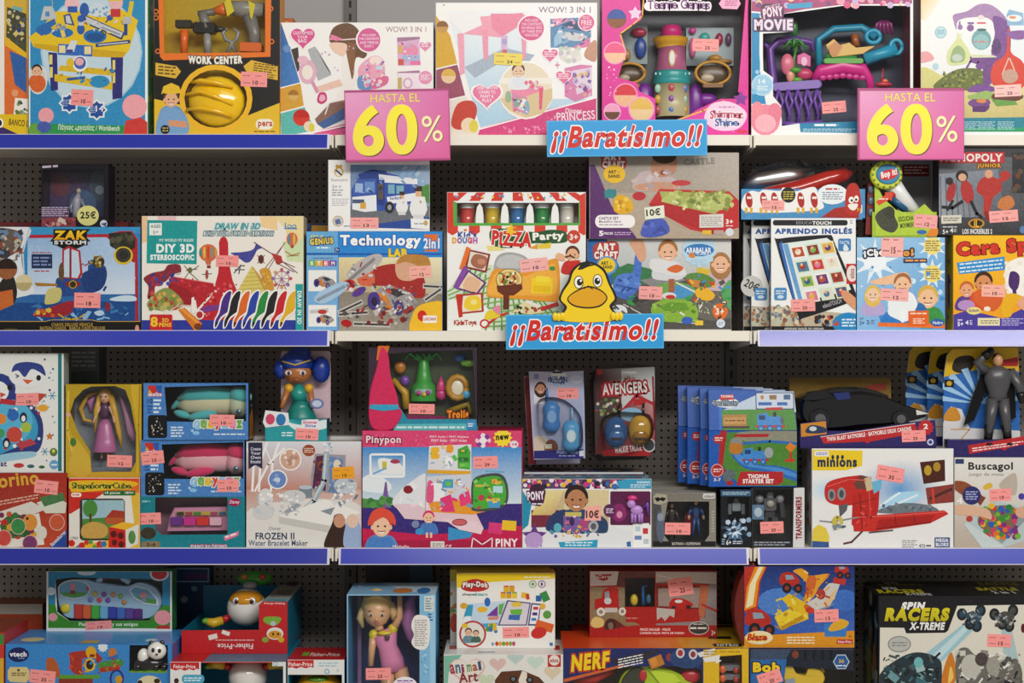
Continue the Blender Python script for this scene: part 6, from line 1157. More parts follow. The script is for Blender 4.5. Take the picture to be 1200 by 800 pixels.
for s_ in (-1,1): t.ell(206 + s_ * 27,106,48,13,10,6,'eee6e2'); t.ell(208 + s_ * 27,107,43,6,8,4,'3a1c4c'); t.ell(215 + s_ * 38,165,80,18,18,18,'d8a42c'); t.tube([(215 + s_ * 42,170,80),(212 + s_ * 52,210,70),(210 + s_ * 58,240,60)],[12,11,9],'b0703c')
t.ell(208,132,46,12,5,4,'a03c4a').tube([(213,150,90),(213,180,85),(218,215,85)],[12,32,28],'1f9088',12).lathe(222,[(212,28),(240,44),(270,60),(300,64)],80,'178078',16)
t = p.toy('hang_tag','card').crop(*c_); t.prism(circ(288,222,26,20,16),40,43,'6a78b0'); t.prism(circ(288,222,18,13,16),38,40,'c0c8de'); p.done()
# --- airplane play set and the pod play set on it
d_ = (420,395,200 / 627)
q = Pack('toy_box','crimson box behind the pink and blue airplane box','toy box',(446,508,613,641),0.125,0.09,Z3,'9a1c40',top='8a1a3c',group='airplane boxes'); g = q.face('T'); g.R(520,5,560,30,'dcd8d0'); q.done()
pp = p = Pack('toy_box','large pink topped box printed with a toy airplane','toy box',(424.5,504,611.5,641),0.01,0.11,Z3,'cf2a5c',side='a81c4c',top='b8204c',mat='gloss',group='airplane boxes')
f = p.face().crop(*d_)
f.R(12,342,600,412,'d84474').dots(20,345,595,405,80,3,5,['e0608a','dc5280'],6).G(12,402,600,620,'3f8cd0','d6e3ea').B([(12,520),(60,500),(120,540),(100,570),(12,560)],'e4ecf2').P([(12,615),(600,610),(600,720),(12,720)],'3a2a7a').P([(12,590),(120,600),(120,625),(12,625)],'4a8a4a').P([(12,700),(200,720),(340,720),(600,690),(600,780),(12,780)],'c41c50').P([(12,745),(600,745),(600,780),(12,780)],'a81844')
f.T('Pinypon',28,360,156,396,'f0d4de',bold=.03,out='a01c48',ow=4).T('PINY Avión / PINY Airplane',262,360,405,370,'f4dce4').T('PINY Avião · PINY Avion',268,373,398,383,'f4dce4')
for k in range(8): f.E(458 + 20 * math.cos(k * .785),378 + 18 * math.sin(k * .785),9,9,['f0c8d8','c83a8a','e8e0ec','7a3a9a'][k % 4])
f.E(458,378,13,12,'f4e8f0').S(530,368,36,28,12,'f2d838').T('new',505,358,554,376,'2a2410',bold=.05,rot=-4).E(572,392,16,14,'e8d8de').T('+4',564,386,582,398,'a83a5a')
f.P([(98,530),(104,530),(115,625),(84,625)],'7a5a9c').R(90,580,112,584,'7a5a9c').dots(15,590,120,615,12,6,14,['3a7a3c','5a9a4c'])
f.P([(260,398),(415,392),(415,500),(255,495)],'dcdde2').P([(255,485),(415,490),(410,505),(250,498)],'e0a82c').RR(266,402,298,446,8,'eab42c').E(336,408,14,16,'ea9a2c').E(332,455,20,20,'f2f2f4').ring(332,455,20,20,4,'c8ccd4').P([(365,410),(400,395),(412,420),(410,485),(365,480)],'4aa83c').R(368,440,405,455,'2c7a2c').R(372,412,398,425,'2c8a34').R(372,462,404,475,'8ac85c')
f.B([(125,610),(150,565),(200,525),(240,500),(250,520),(255,640),(180,645)],'e2e4ea').P([(130,612),(255,610),(430,640),(460,700),(360,680),(170,665)],'e4c8d2').E(183,558,18,15,'8a2430').P([(245,510),(415,500),(420,620),(260,610)],'cfd4e0').P([(258,530),(320,540),(315,600),(260,600)],'eceef2').P([(258,605),(430,590),(520,625),(420,650),(270,640)],'e89a2c')
f.B([(250,600),(255,530),(275,535),(275,600)],'e05a8a').P([(300,590),(340,575),(355,640),(305,640)],'e23a78').P([(370,580),(405,560),(418,610),(375,620)],'e8407c').R(308,520,348,552,'4a9cc8').R(320,528,340,545,'6ac05a')
f.B([(415,600),(418,530),(450,505),(520,500),(548,540),(545,610),(490,635),(420,635)],'4a4c50').B([(422,595),(425,535),(455,514),(515,510),(540,545),(536,605),(480,626),(425,626)],'4cac3c').R(430,540,480,548,'d8b84a').R(490,520,525,536,'e8a83c').R(495,545,530,570,'b8dce8').E(452,588,12,11,'c83a50').R(470,590,520,602,'e0c05a').R(478,600,520,625,'4aa0d0').L([(470,490),(535,494)],6,'6aa8d0')
f.P([(310,665),(430,675),(460,700),(450,722),(370,705)],'ecd0da').E(372,678,28,13,'d0646a').ring(372,678,28,13,3,'8a2c3a').P([(330,695),(420,718),(410,735),(330,745)],'3a94cc').R(478,680,530,720,'d83a7a',6).R(528,672,580,708,'eac02c',4)
f.RR(40,425,172,515,12,'f0f2f4').GP([(48,433),(164,433),(164,507),(48,507)],['5a9cd4','4a90cc','d8e4ee','e4ecf2']).B([(80,490),(75,445),(130,450),(168,480),(160,500),(100,500)],'e8eaee').R(88,455,104,485,'c8c03c').E(135,455,18,8,'a83a5a').L([(55,500),(100,480)],6,'6aa8d8')
f.bits(262,400,412,485,20,6,22,['e8eaee','c8ccd4','5ac04c','eac060','9ab0c8'],3).bits(262,520,415,640,26,6,24,['e23a78','b8c4d8','f0a84c','8a9ab8','f2f4f6'],4).bits(425,515,540,625,22,6,20,['3a902c','8ad06c','e8c85a','c83a50','2c7a24'],3).bits(130,540,250,640,8,14,40,['eceef2','d4d8e0','f2d8e0'],5).L([(250,500),(246,640)],3,'a8acb8').child(85,690,36,'d84a3a','5a8ac8','eec4a4').B([(35,690),(50,640),(90,625),(130,650),(135,690),(100,660),(70,670)],'e0503c').P([(28,780),(40,735),(120,735),(140,780)],'4a80c4').child(258,660,20,'d8386a','4a7ac0','eec4a4').R(245,680,275,715,'4a7ac0').R(248,715,256,735,'eec4a4').R(263,715,271,735,'eec4a4').E(225,712,16,12,'3a94cc').E(210,685,14,14,'7a8ab0').RR(265,748,316,775,3,'dcd8d4').TL(272,754,310,770,2,'8a8680').T('C€',320,760,342,774,'f0dce4').T('PINY',504,738,586,768,'f4e4ea',bold=.04).TL(505,771,580,778,1,'e8c0d0').L([(420,735),(415,775),(490,775),(492,735),(455,760),(420,735)],4,'f4e4ea').T('Michelle',126,762,186,774,'f0dce4').sticker(422,436,512,480,'29',-2); p.done()
win = cr(d_,[(110,55),(200,45),(420,40),(432,292),(330,295),(180,292),(140,230),(110,160)])
p = Pack('toy_box','windowed pod play set box with a plain pink cone, on the airplane box','toy box',(432,405,559,502),0.02,0.08,pp.ztop,'3a2a3c',side='1c2a3c',wins=[win],inner='4a5440',mat='gloss')
f = p.face(clip=(428,402,560,502)).crop(*d_)
f.P([(140,235),(180,292),(432,295),(440,340),(140,340)],'2a8ca8').P([(130,312),(400,310),(400,335),(130,338)],'5ab8c0').TL(140,318,390,332,1,'d8eef0').P([(180,278),(320,282),(320,294),(180,294)],'7a2450').T('Trolls',326,262,404,290,'e88a2c',bold=.06,out='7a3a14',ow=4).P([(395,300),(428,298),(430,330),(398,332)],'3a8ac4').TL(402,308,425,324,2,'e8f0f4').sticker(185,238,280,275,'10',1)
t = MB(); t.crop(*d_); t.prism(spline([(40,300),(38,245),(45,180),(65,110),(85,30),(110,60),(118,130),(140,200),(150,250),(160,270),(150,300),(120,333),(60,333)],4),-6,-1,'d02a5c',bev=3); t.prism([(40,255),(45,240),(145,240),(150,258),(90,264)],-8,-6,'3aa0c8'); t.prism([(66,80),(72,25),(115,25),(108,50)],-5,-1,'d8702c'); t.build('printed_cut_out','gloss',p.root,p.s,p.off)
t = p.toy('toy_pod').crop(*d_); t.lathe(235,[(55,8),(80,18),(120,24),(160,30),(175,46),(230,48)],90,'3c9a3c',14).ell(235,196,60,36,20,20,'8ab0a0')
for k in range(5): t.tube([(235,90,90),(235 + (k - 2) * 26,60 - abs(k - 2) * 4,80),(235 + (k - 2) * 34,78,70)],[8,6,3],'3ca044')
for x,y_,c in ((220,200,'c83a8a'),(240,205,'e0b83c'),(252,198,'a83a9a')): t.ell(x,y_,44,9,9,8,c)
t = p.toy('toy_flower').crop(*d_); t.tube([(362 + 34 * math.cos(k * .5236),180 + 40 * math.sin(k * .5236),60) for k in range(13)],12,'b8862c').ell(362,180,66,30,34,10,'e4ddc8').ell(395,205,55,16,16,10,'4aa4d0')
t = p.toy('toy_accessory').crop(*d_); t.ell(147,105,90,22,24,16,'c07a2c')
t = p.toy('toy_accessory').crop(*d_); t.ell(165,155,90,18,20,14,'7a4aa8')
t = p.toy('toy_figure').crop(*d_); t.ell(300,205,80,20,24,18,'c83a7a').lathe(300,[(140,4),(165,14),(190,18)],80,'d0407c',12)
t = p.toy('toy_leaf').crop(*d_); t.ell(402,90,90,30,14,10,'7ab43c').ell(370,70,95,22,16,10,'3a6ab8').tube([(170,260,100),(165,200,100),(120,150,100)],[18,16,10],'c89a2c').tube([(330,270,100),(400,240,100),(410,280,100)],[12,14,10],'b89a2c'); p.done()

# --- walkie talkie packs on peg hooks
e_ = (605,415,180 / 613)
def hook(px,py,y0,label):
    k = PX * (DIST + y0) / DIST; x = (px - 600) * k; z = ZH - (py - 400) * k
    o = tag(empty('peg_hook',(x,BACK,z)),label,'hook','peg hooks')
    m = MB('c8c8c6'); m.tube([(-.016,0,-.003),(-.016,0,-.012),(.016,0,-.012),(.016,0,-.003)],.0022,'c8c8c6'); m.tube([(0,0,-.004),(0,.002,-.10),(0,.0,y0 - BACK - .004),(0,-.012,y0 - BACK - .012)],.0022,'c8c8c6'); m.build('wire','metal',o)
    m = MB('d8d8d4'); m.box(-.018,-.014,.018,-.008,y0 - BACK - .016,y0 - BACK - .014,'dcdcd8'); m.build('price_plate','plastic',o)
hook(654.5,444,0.13,'steel peg hook carrying the pale blue walkie talkie packs'); hook(736.5,441.5,0.13,'steel peg hook carrying the red walkie talkie packs')
def blister(label,outline,y,ox,oy,col,group):
    o = cr(e_,outline); xs = [a for a,b in o]; ys = [b for a,b in o]
    k = PX * (DIST + y) / DIST; p = Pack.__new__(Pack); p.rect = (min(xs),min(ys),max(xs),max(ys)); p.s = k; p.d = .004 / k; p.mat = 'gloss'; cx = (p.rect[0] + p.rect[2]) / 2
    p.root = tag(empty('walkie_talkie_pack',((cx + ox - 600) * k,y,ZH - (p.rect[3] + oy - 400) * k)),label,'toy pack',group); p.off = (cx,0,-p.rect[3]); p.faces = []; p.toys = []
    m = MB(col); m.prism(o,0,1.2,col); p.body = m.build('backing_card','gloss',p.root,k,p.off); return p
fo = [(50,68),(150,70),(160,62),(180,70),(268,66),(272,200),(275,415),(70,420)]; ao = [(318,60),(340,44),(420,44),(440,36),(540,44),(552,80),(556,370),(530,405),(350,412),(315,390),(308,120)]
def radio(p,x,y,w,h,c,face,ant,dark):
    t = p.toy('walkie_talkie').crop(*e_); t.tube([(x,y - h * .5,-14),(x,y - h * .3,-18),(x,y,-14),(x,y + h * .3,-18),(x,y + h * .52,-14)],[w * .3,w * .52,w * .46,w * .54,w * .3],c,14,.6).prism(circ(x,y,w * .3,h * .22,18),-16 - w * .34,-16,face,bev=3)
    t.tube([(x + ant,y - h * .5,-14),(x + ant,y - h * .95,-14)],[w * .1,w * .06],dark).ell(x,y + h * .3,-14 - w * .3,w * .12,w * .08,4,dark)
def ice_pack(y,ox,oy,label,front):
    p = blister(label,fo,y,ox,oy,'b8bcd4','pale blue walkie talkie packs')
    if front:
        f = p.face(clip=(p.rect[0] + 6,p.rect[1] + 2,p.rect[2] - 2,p.rect[3] - 1)).crop(*e_)
        f.GP([(56,72),(266,70),(272,380),(72,380)],['c8bcd0','b0b8d4','8a9ac0','a8b4d4']).R(145,64,182,76,'2a2c34').E(165,105,44,20,'8aa4cc').T('FROZEN',126,92,204,116,'3a4c84',bold=.04,arc=-3,out='c8d4ea',ow=3).child(97,135,20,'3a2418','e0dce4','c89070',long=True).R(64,78,90,98,'7a8ab8').E(240,100,26,18,'c8cce0').E(95,365,36,42,'d8c8b4').E(140,375,28,36,'7a4a34').P([(66,385),(275,378),(275,418),(70,420)],'2c2a78').T('Walkie Talkie',160,382,246,398,'a8b4e0',shear=.15).TL(170,400,235,410,1,'9aa4d8').P([(250,385),(272,383),(272,405),(252,407)],'d8dce8').R(115,358,142,376,'dcd8c4').sticker(163,134,248,178,'10',-2)
        radio(p,140,248,66,120,'4a8ad0','8ab4e0',-18,'3a6aa8'); radio(p,218,325,66,120,'5aa8dc','d8e8f0',4,'8ab8d8')
        b = p.toy('blister_shell','film').crop(*e_); b.prism(spline([(85,190),(130,170),(190,180),(240,220),(262,270),(260,370),(190,385),(120,340),(85,290)],3),-44,-1,'fff',bev=14)
    else:
        f = p.face().crop(*e_); f.P([(52,70),(90,70),(100,420),(70,420)],'9a2c34');
    return p.done()
ice_pack(0.14,0,0,'front pale blue walkie talkie pack hanging on a hook',True)
ice_pack(0.20,-6,6,'rear walkie talkie pack showing behind the pale blue one',False)
def hero_pack(y,ox,oy,label,front):
    p = blister(label,ao,y,ox,oy,'2a1c1e','red walkie talkie packs')
    if front:
        f = p.face(clip=(p.rect[0] + 2,p.rect[1] + 2,p.rect[2] - 1,p.rect[3] - 2)).crop(*e_)
        f.GP([(318,60),(552,50),(556,370),(315,400)],['3c2024','c8c4c4','b0242c','5a2428']).P([(420,60),(552,50),(552,200),(480,150),(420,230)],'c4c6ca').B([(310,200),(400,170),(420,230),(340,300),(315,380),(310,300)],'4a3a34').dots(318,170,420,250,26,4,9,['8a9a6a','a83a3a','c8c0b4','3a4a5a','5a7a3a']).L([(410,240),(480,165),(552,200)],12,'b0242c').P([(338,122),(520,108),(535,150),(345,160)],'a81f26').T('AVENGERS',344,112,522,158,'e0dcdc',bold=.03,out='a81f26',ow=6,rot=-4).T('MARVEL',432,92,478,106,'b8262c',bold=.03).P([(470,180),(520,178),(515,200),(465,204)],'b0242c').E(460,240,46,28,'8ab4d0').P([(340,385),(470,365),(556,340),(556,372),(530,405),(350,410)],'a81f26').T('WALKIE TALKIE',392,364,500,390,'e8e4e4',bold=.04,rot=-6).E(530,362,26,28,'3a3c40').ring(530,362,26,28,5,'c8cacc').R(322,60,342,80,'b8262c').L([(545,90),(552,300)],7,'8a1c22')
        for x,c,fc in ((398,'2c5a94','4a7ab4'),(493,'c89a34','a8782c')):
            t = p.toy('walkie_talkie','shiny').crop(*e_); t.ell(x,310 - (8 if x > 450 else 0),-10,48,62,36,c).ell(x,322,-26,34,34,24,fc); t.tube([(x + 14,260,-10),(x + 14,195,-8)],[6,4],'1c1a1c'); t.box(x - 22,330,x + 22,338,-52,-46,'3a2a24',ch=2)
        b = p.toy('blister_shell','film').crop(*e_); b.prism(spline([(340,260),(390,230),(460,230),(530,240),(545,300),(520,350),(440,385),(360,385),(338,330)],3),-56,-1,'fff',bev=14)
    return p.done()
hero_pack(0.14,0,0,'front red walkie talkie pack with a blue and a gold radio',True); hero_pack(0.20,-5,4,'dark rear pack hanging behind the red walkie talkie pack',False)
# --- train table set box
q = Pack('toy_box','box with a patterned top hidden behind the toy train house box','toy box',(614,562,754,641),0.17,0.14,Z3,'d8dce0',top='5a5a70',group='patterned play set boxes'); g = q.face('T'); g.dots(614,0,765,70,130,2,5,['c86a8a','e8e4ea','4a8ac0','6a3a7a','d8b04a','2c2c44']); q.done()
p = Pack('toy_box','play set box with a smiling boy and purple toy train, 10€ sticker','toy box',(612,560.5,763.5,641),0.01,0.15,Z3,'e6e9ea',side='3a94b8',top='5a6a80',mat='gloss',group='patterned play set boxes')
g = p.face('T'); g.dots(612,0,764,76,150,2,5,['c86a8a','e8e4ea','4a8ac0','6a3a7a','d8b04a','2c2c44']).R(612,40,764,52,'6ab8d0')
f = p.face().crop(*e_)
f.P([(24,498),(540,492),(540,535),(24,535)],'5a4a6a').dots(30,500,400,530,60,6,13,['e8e0e8','c83a7a','3a6ab8','e0b83c','6a2c6a','2c2438','e89ab8'],6).P([(400,505),(450,495),(540,495),(540,535),(410,535)],'3a9cc4').T('WARNING',480,504,534,514,'e8f0f4').TL(455,516,534,532,2,'d0e4ec')
f.P([(24,540),(60,600),(48,680),(24,700)],'1f90b4').P([(110,540),(370,540),(370,710),(60,710),(60,640)],'c8b48a').P([(190,540),(370,540),(370,640),(190,640)],'d8c89c').R(60,620,170,690,'7a2c3c').P([(60,690),(370,680),(470,710),(470,775),(40,775),(40,720)],'e2e4e8').GP([(60,640),(110,540),(190,540),(150,640)],['d8c070','e4d8a0','e0d09a','c8a878'])
f.child(240,575,44,'2a1c18','2c4a70','b8805a').B([(120,700),(140,640),(200,620),(200,700)],'2c3c6c').B([(290,700),(310,640),(360,660),(360,710)],'2c4468').R(188,640,255,705,'7a5aa0').R(195,628,260,645,'c8bc6a').E(222,665,10,18,'3a2a5a').R(255,655,290,700,'b04a78').E(308,685,20,24,'a8acb4').E(308,685,11,13,'5a5c64').E(165,690,16,18,'5ab0c0').dots(130,700,300,728,22,4,8,['c86a8a','d8b04a','7a5aa0','e8e0e4','4a9ab0'])
f.RR(375,545,536,680,6,'5c1c48').E(410,630,30,36,'8a2a6a').E(412,638,12,14,'d88ab0').E(372,622,24,26,'5a2458').TL(358,612,388,634,3,'e8d0e4')
t = p.toy('toy_animal').crop(*e_); t.ell(480,620,-8,26,20,12,'b88ad0'); t.ell(458,595,-10,18,17,12,'b88ad0')
for x in (462,474,490,500): t.tube([(x,632,-8),(x,670,-8)],[7,6],'a87ac4')
t.ell(462,572,-8,22,12,10,'c82a7a').tube([(505,612,-8),(520,590,-8),(526,640,-8)],[7,9,4],'6a3a9a')
f.P([(168,748),(326,738),(322,772),(176,772)],'2a9cc0').TL(195,745,305,766,2,'d8eef4').P([(465,675),(530,672),(534,772),(468,772)],'eef0f0').R(475,685,495,705,'b8d0dc').R(505,692,526,715,'c83a48').R(472,722,500,738,'6a8ab8').R(508,735,528,755,'b8c8d0').P([(440,748),(456,744),(458,766),(442,766)],'2c6aa8')
f.P([(45,560),(60,520),(95,512),(118,545),(110,590),(95,605),(60,600)],'3a2038').T('PONY',44,545,112,580,'eee4ee',bold=.05,rot=-4,out='5a2450',ow=4).TL(62,590,104,602,1,'e8d8e8').S(72,725,52,24,5,'6a3a8a').E(70,740,36,32,'b89ad0')
f.bits(185,630,330,720,26,5,18,['c86a8a','d8b04a','7a5aa0','e8e0e4','4a9ab0','3a2a5a'],3).part('price_sticker').P([(276,608),(338,600),(338,662),(272,662)],'f4aca4').T('10€',278,620,330,652,'2a1410',bold=.03); p.done()
# --- figure sets, robots and trains
g_ = (755,440,190 / 724)
def two_figures(x,y,label,full):
    rect = (764.5 + x,577,839 + x,641)
    w = cr((g_[0] + x,g_[1],g_[2]),[(105,560),(290,560),(290,710),(270,738),(110,738),(80,700)])
    p = Pack('toy_box',label,'toy box',rect,y,0.085,Z3,'8a857c',side='6a665f',top='a8a49c',wins=[w],inner='3a3a3a',mat='gloss',group='grey figure set boxes')
    if full:
        f = p.face().crop(*g_); f.R(38,524,320,556,'7a766e').P([(38,545),(75,560),(80,745),(38,762)],'4a4a4c').P([(40,540),(55,525),(100,530),(105,560),(70,575),(42,570)],'a8a290').P([(45,545),(62,540),(70,546),(78,540),(98,546),(86,560),(72,554),(58,562)],'15130f').RR(262,524,316,548,6,'d0d0d0').T('schleich',268,530,312,543,'55524e').P([(38,738),(320,738),(320,762),(38,762)],'1a1a1c').T('BATMAN v SUPERMAN',124,742,250,755,'c8c4bc',bold=.02).TL(300,600,314,700,8,'a8a49c').B([(55,700),(60,610),(80,620),(90,700),(75,745)],'5a6478').E(72,630,14,18,'8a94a8').sticker(92,655,206,708,'10',1)
        t = p.toy('toy_figure').crop(*g_); figure(t,130,575,735,80,'3a3632','24221f','24221f',wide=.9); t = p.toy('toy_figure').crop(*g_); figure(t,240,560,725,80,'2c4a80','24386a','d0a080'); t = p.toy('toy_cape','fabric').crop(*g_); t.prism([(215,595),(190,640),(195,710),(222,720),(230,640)],95,99,'7a1c28')
    return p.done()
two_figures(0,0.01,'frontmost grey box with two toy figures and a pink sticker',True)
two_figures(-1,0.125,'middle grey figure box, only its silver top showing',False)
two_figures(-6,0.24,'rearmost dim grey figure box by the perforated panel',False)
p = Pack('toy_box','narrow dark blue robot box beside the frontmost grey figure box','toy box',(844.5,574,880.5,641),0.01,0.085,Z3,'12161f',side='0c0e14',top='3a5a7a',wins=[cr(g_,[(372,540),(468,540),(468,650),(372,650)])],inner='5a6468',mat='gloss')
g = p.face('T'); g.R(844,2,881,40,'5a86a8').TL(850,5,876,36,4,'c8dcea')
f = p.face().crop(*g_); f.R(342,512,480,536,'3a5c7a').TL(350,516,472,532,2,'a8c8dc').S(405,690,60,30,10,'4a6a8c').S(405,690,40,18,9,'b8d0e4').E(405,690,16,16,'e0ecf4').dots(350,640,470,730,26,5,12,['2a3c58','8aa8c4','1a2438','c0d0e0']).T('6+',366,732,388,754,'e0e6ec',bold=.03).TL(395,735,440,752,2,'c8d4e0').TL(346,725,362,755,3,'8ab0c8')
t = p.toy('toy_robot').crop(*g_); t.box(400,570,440,610,60,100,'8a9298',ch=4).box(408,552,430,570,60,90,'6a7278',ch=3).box(382,575,398,625,60,90,'6a7278',ch=3).box(442,575,458,625,60,90,'6a7278',ch=3); p.done()
rbx = p = Pack('toy_box','robot box with a white spine lettered in red, dark robot in its window','toy box',(881.5,570.5,943,641),0.01,0.085,Z3,'17181c',side='d0d0d2',top='2a2c30',wins=[cr(g_,[(495,510),(660,505),(660,730),(495,730)])],inner='4c4e50',mat='gloss')
f = p.face().crop(*g_); f.P([(668,500),(718,496),(718,766),(664,766)],'d4d4d6').T('TRANSFORMERS',690 - 95,634 - 14,690 + 95,634 + 14,'8a1c28',rot=-90,bold=.05).R(484,732,664,764,'24262c').TL(490,738,650,760,2,'9aa0a8').sticker(518,650,622,702,'20',-2)
c = p.toy('insert_card','card').crop(*g_); c.box(482,575,534,640,-2,0,'5a7898'); c.prism(circ(508,608,18,22,12),-4,-2,'a8b8c8')
t = p.toy('toy_robot').crop(*g_)
t.box(540,550,600,610,50,100,'55565a',ch=8).box(556,522,586,552,56,90,'77787c',ch=6).box(548,610,594,640,60,95,'3c3d42',ch=5)
for s_ in (-1,1): t.ell(570 + s_ * 46,555,70,20,22,22,'8a8b90').box(570 + s_ * 56 - 11,570,570 + s_ * 56 + 11,640,56,90,'3a3b40',s_ * -6,ch=4).box(570 + s_ * 22 - 14,636,570 + s_ * 22 + 14,722,55,95,'4a4b50',ch=5).tube([(570 + s_ * 30,545,90),(570 + s_ * 80,520,90)],[8,3],'2c2d30')
t.ell(570,575,46,18,16,8,'a09a98'); p.done()
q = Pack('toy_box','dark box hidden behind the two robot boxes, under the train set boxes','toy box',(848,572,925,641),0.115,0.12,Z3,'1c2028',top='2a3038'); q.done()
def train_box(x,y,label,full):
    rect = (830.5 + x,503.5,934 + x,569.5); p = Pack('toy_box',label,'toy box',rect,y,0.032,max(rbx.ztop,q.ztop),'1f58b0',side='174a98',mat='gloss',group='toy train boxes')
    O = (g_[0] + x,g_[1],g_[2]); m = MB(); m.crop(*O)      # the upper half of the carton leans back
    P8 = [(290,240,0),(682,240,0),(672,68,28),(290,60,28),(290,240,p.d / O[2]),(682,240,p.d / O[2]),(672,68,p.d / O[2] + 20),(290,60,p.d / O[2] + 20)]
    m.add(P8,[(0,1,2,3),(7,6,5,4),(3,2,6,7),(1,5,6,2),(0,3,7,4)],'1d55ac'); m.build('carton_top','gloss',p.root,p.s,p.off)
    f = p.face().crop(*O); u = Face((O[0] + 290 * O[2],O[1] + 62 * O[2],O[0] + 680 * O[2],O[1] + 240 * O[2]),lambda a,b,l,O=O: (a,(240 - (b - O[1]) / O[2]) / 172 * 28 * O[2] - .08 - l,-b)); p.faces.append(u); u.crop(*O)
    u.P([(345,68),(500,66),(672,68),(680,160),(345,170)],'b8c8dc').P([(345,150),(672,145),(680,240),(350,240)],'4a8a38').P([(335,65),(350,65),(345,240),(335,240)],'2c6cc4').B([(305,118),(330,95),(400,100),(425,118),(390,140),(330,135)],'d8dde4').P([(340,85),(400,80),(404,104),(342,108)],'b82c30').T('THOMAS',344,84,400,95,'f0e4e4',bold=.03).T('TrackMaster',308,108,422,130,'8a98a8',shear=.3,bold=.03,out='2c3c54',ow=3)
    u.P([(352,172),(458,170),(458,225),(352,226)],'a87a3c').P([(356,185),(454,183),(454,212),(356,214)],'c09050').TL(362,192,448,204,1,'6a4a20').R(350,222,470,232,'3a3024')
    def engine(f,x,y,s_):
        f.P([(x,y),(x,y - 50 * s_),(x + 45 * s_,y - 60 * s_),(x + 50 * s_,y - 44 * s_),(x + 100 * s_,y - 44 * s_),(x + 112 * s_,y - 20 * s_),(x + 112 * s_,y)],'3f86cc').R(x + 72 * s_,y - 62 * s_,x + 86 * s_,y - 42 * s_,'2a2c30').R(x - 6 * s_,y - 4 * s_,x + 124 * s_,y + 7 * s_,'b8282c').R(x + 8 * s_,y - 48 * s_,x + 36 * s_,y - 28 * s_,'1c3c6a').E(x + 112 * s_,y - 26 * s_,8 * s_,18 * s_,'5a6068')
        for k in range(3): f.E(x + (16 + k * 40) * s_,y + 10 * s_,15 * s_,15 * s_,'2a66a8').E(x + (16 + k * 40) * s_,y + 10 * s_,7 * s_,7 * s_,'6aa0d8')
    engine(u,505,222,1.0); u.RR(500,72,672,148,6,'23406c').RR(504,76,668,144,5,'c4cede').R(512,116,572,130,'2a62b0').R(596,116,642,130,'2a62b0').R(562,84,594,104,'8a6a3c').R(626,82,656,104,'3a5c8a').E(530,94,8,10,'b8843c').P([(545,140),(620,138),(618,150),(545,152)],'b8282c')
    f.P([(370,250),(682,245),(684,488),(430,488),(350,400)],'4c8434').B([(420,250),(690,245),(690,310),(600,290),(480,300)],'8a8a7a').B([(385,345),(420,335),(500,390),(600,400),(690,430),(690,470),(560,430),(450,410)],'2a66b4').B([(400,350),(425,345),(500,395),(600,408),(690,440),(690,455),(560,418),(450,398)],'4a8ad0').P([(340,242),(370,242),(350,400),(400,480),(370,488),(330,400)],'a8242a').L([(430,300),(560,290),(690,300)],12,'2c6ab8')
    f.P([(400,258),(560,256),(550,270),(408,272)],'a8242a').B([(380,335),(385,285),(430,270),(440,330),(410,350)],'9a7a4a').E(410,290,26,18,'8a8c8c').E(408,320,28,24,'b8762c'); engine(f,442,372,.92); f.E(556,340,20,24,'9aa0a4').P([(430,425),(620,425),(620,470),(600,484),(410,486)],'b0242a').T('THOMAS',462,436,556,456,'f2ecec',bold=.05).T('STARTER SET',440,458,578,478,'f2ecec',bold=.05)
    f.P([(652,293),(678,315),(655,340),(630,318)],'d87a24').R(648,338,660,378,'b83a24').E(650,375,24,8,'c03a28').E(331,280,24,20,'b0282c').TL(315,270,350,290,2,'f0d8d8').E(325,420,28,30,'a8282c').ring(325,420,28,30,4,'d8a0a0').TL(308,410,345,430,2,'f0d8d8').T('3-7',310,454,342,468,'f0d8d8',bold=.03).B([(350,440),(375,418),(405,425),(400,455),(360,470)],'5a6a70')
    return p.done()
train_box(0,0.015,'frontmost toy train box with a red starter set banner',True); train_box(-10,0.055,'second blue train box behind the frontmost one',True); train_box(-25,0.095,'third blue train box in the row',True); train_box(-36,0.135,'rearmost blue train box, farthest left of the four',True)
# --- red plane box, black car on it
h_ = (925,430,200 / 727)
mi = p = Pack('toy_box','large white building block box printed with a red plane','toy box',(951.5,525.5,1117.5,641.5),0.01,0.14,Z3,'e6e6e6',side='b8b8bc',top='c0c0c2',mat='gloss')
f = p.face().crop(*h_)
f.glow(470,520,190,130,'5a98d2','e6e6e6').glow(180,525,110,60,'a4d4ee','e6e6e6').B([(380,600),(450,540),(545,530),(560,555),(480,590)],'a8d4ee').L([(390,590),(470,535)],8,'e4f0f6').L([(440,590),(545,545)],9,'dceaf4').B([(370,620),(480,580),(600,590),(620,620)],'6a7680').dots(400,585,600,612,18,5,12,['55606a','7a8690'],4)
f.P([(100,352),(312,356),(310,420),(240,440),(98,440)],'e8c824').T('minions',120,384,288,426,'23304c',bold=.05).E(185,384,6,10,'23304c').E(206,384,6,10,'23304c').E(226,384,6,10,'23304c').RR(108,358,168,380,4,'e4e6ee').TL(114,363,162,376,2,'5a6aa0')
f.B([(150,520),(175,485),(260,465),(330,470),(330,560),(250,590),(165,575)],'c02a24').P([(270,540),(385,510),(380,600),(360,690),(300,700),(265,670)],'b82420').P([(270,660),(370,630),(660,610),(678,625),(600,665),(360,700),(275,700)],'c42c24').P([(380,650),(620,628),(600,660),(370,690)],'a81f1c').P([(275,495),(300,460),(350,470),(345,520),(285,520)],'6a4038').P([(318,475),(345,465),(358,520),(330,530)],'c8b490').P([(350,490),(395,478),(390,520),(360,540)],'6ab0d4').E(180,545,16,26,'8a8e94').E(222,540,18,28,'8a8e94').E(180,545,9,16,'4a4e54').E(222,540,10,17,'4a4e54')
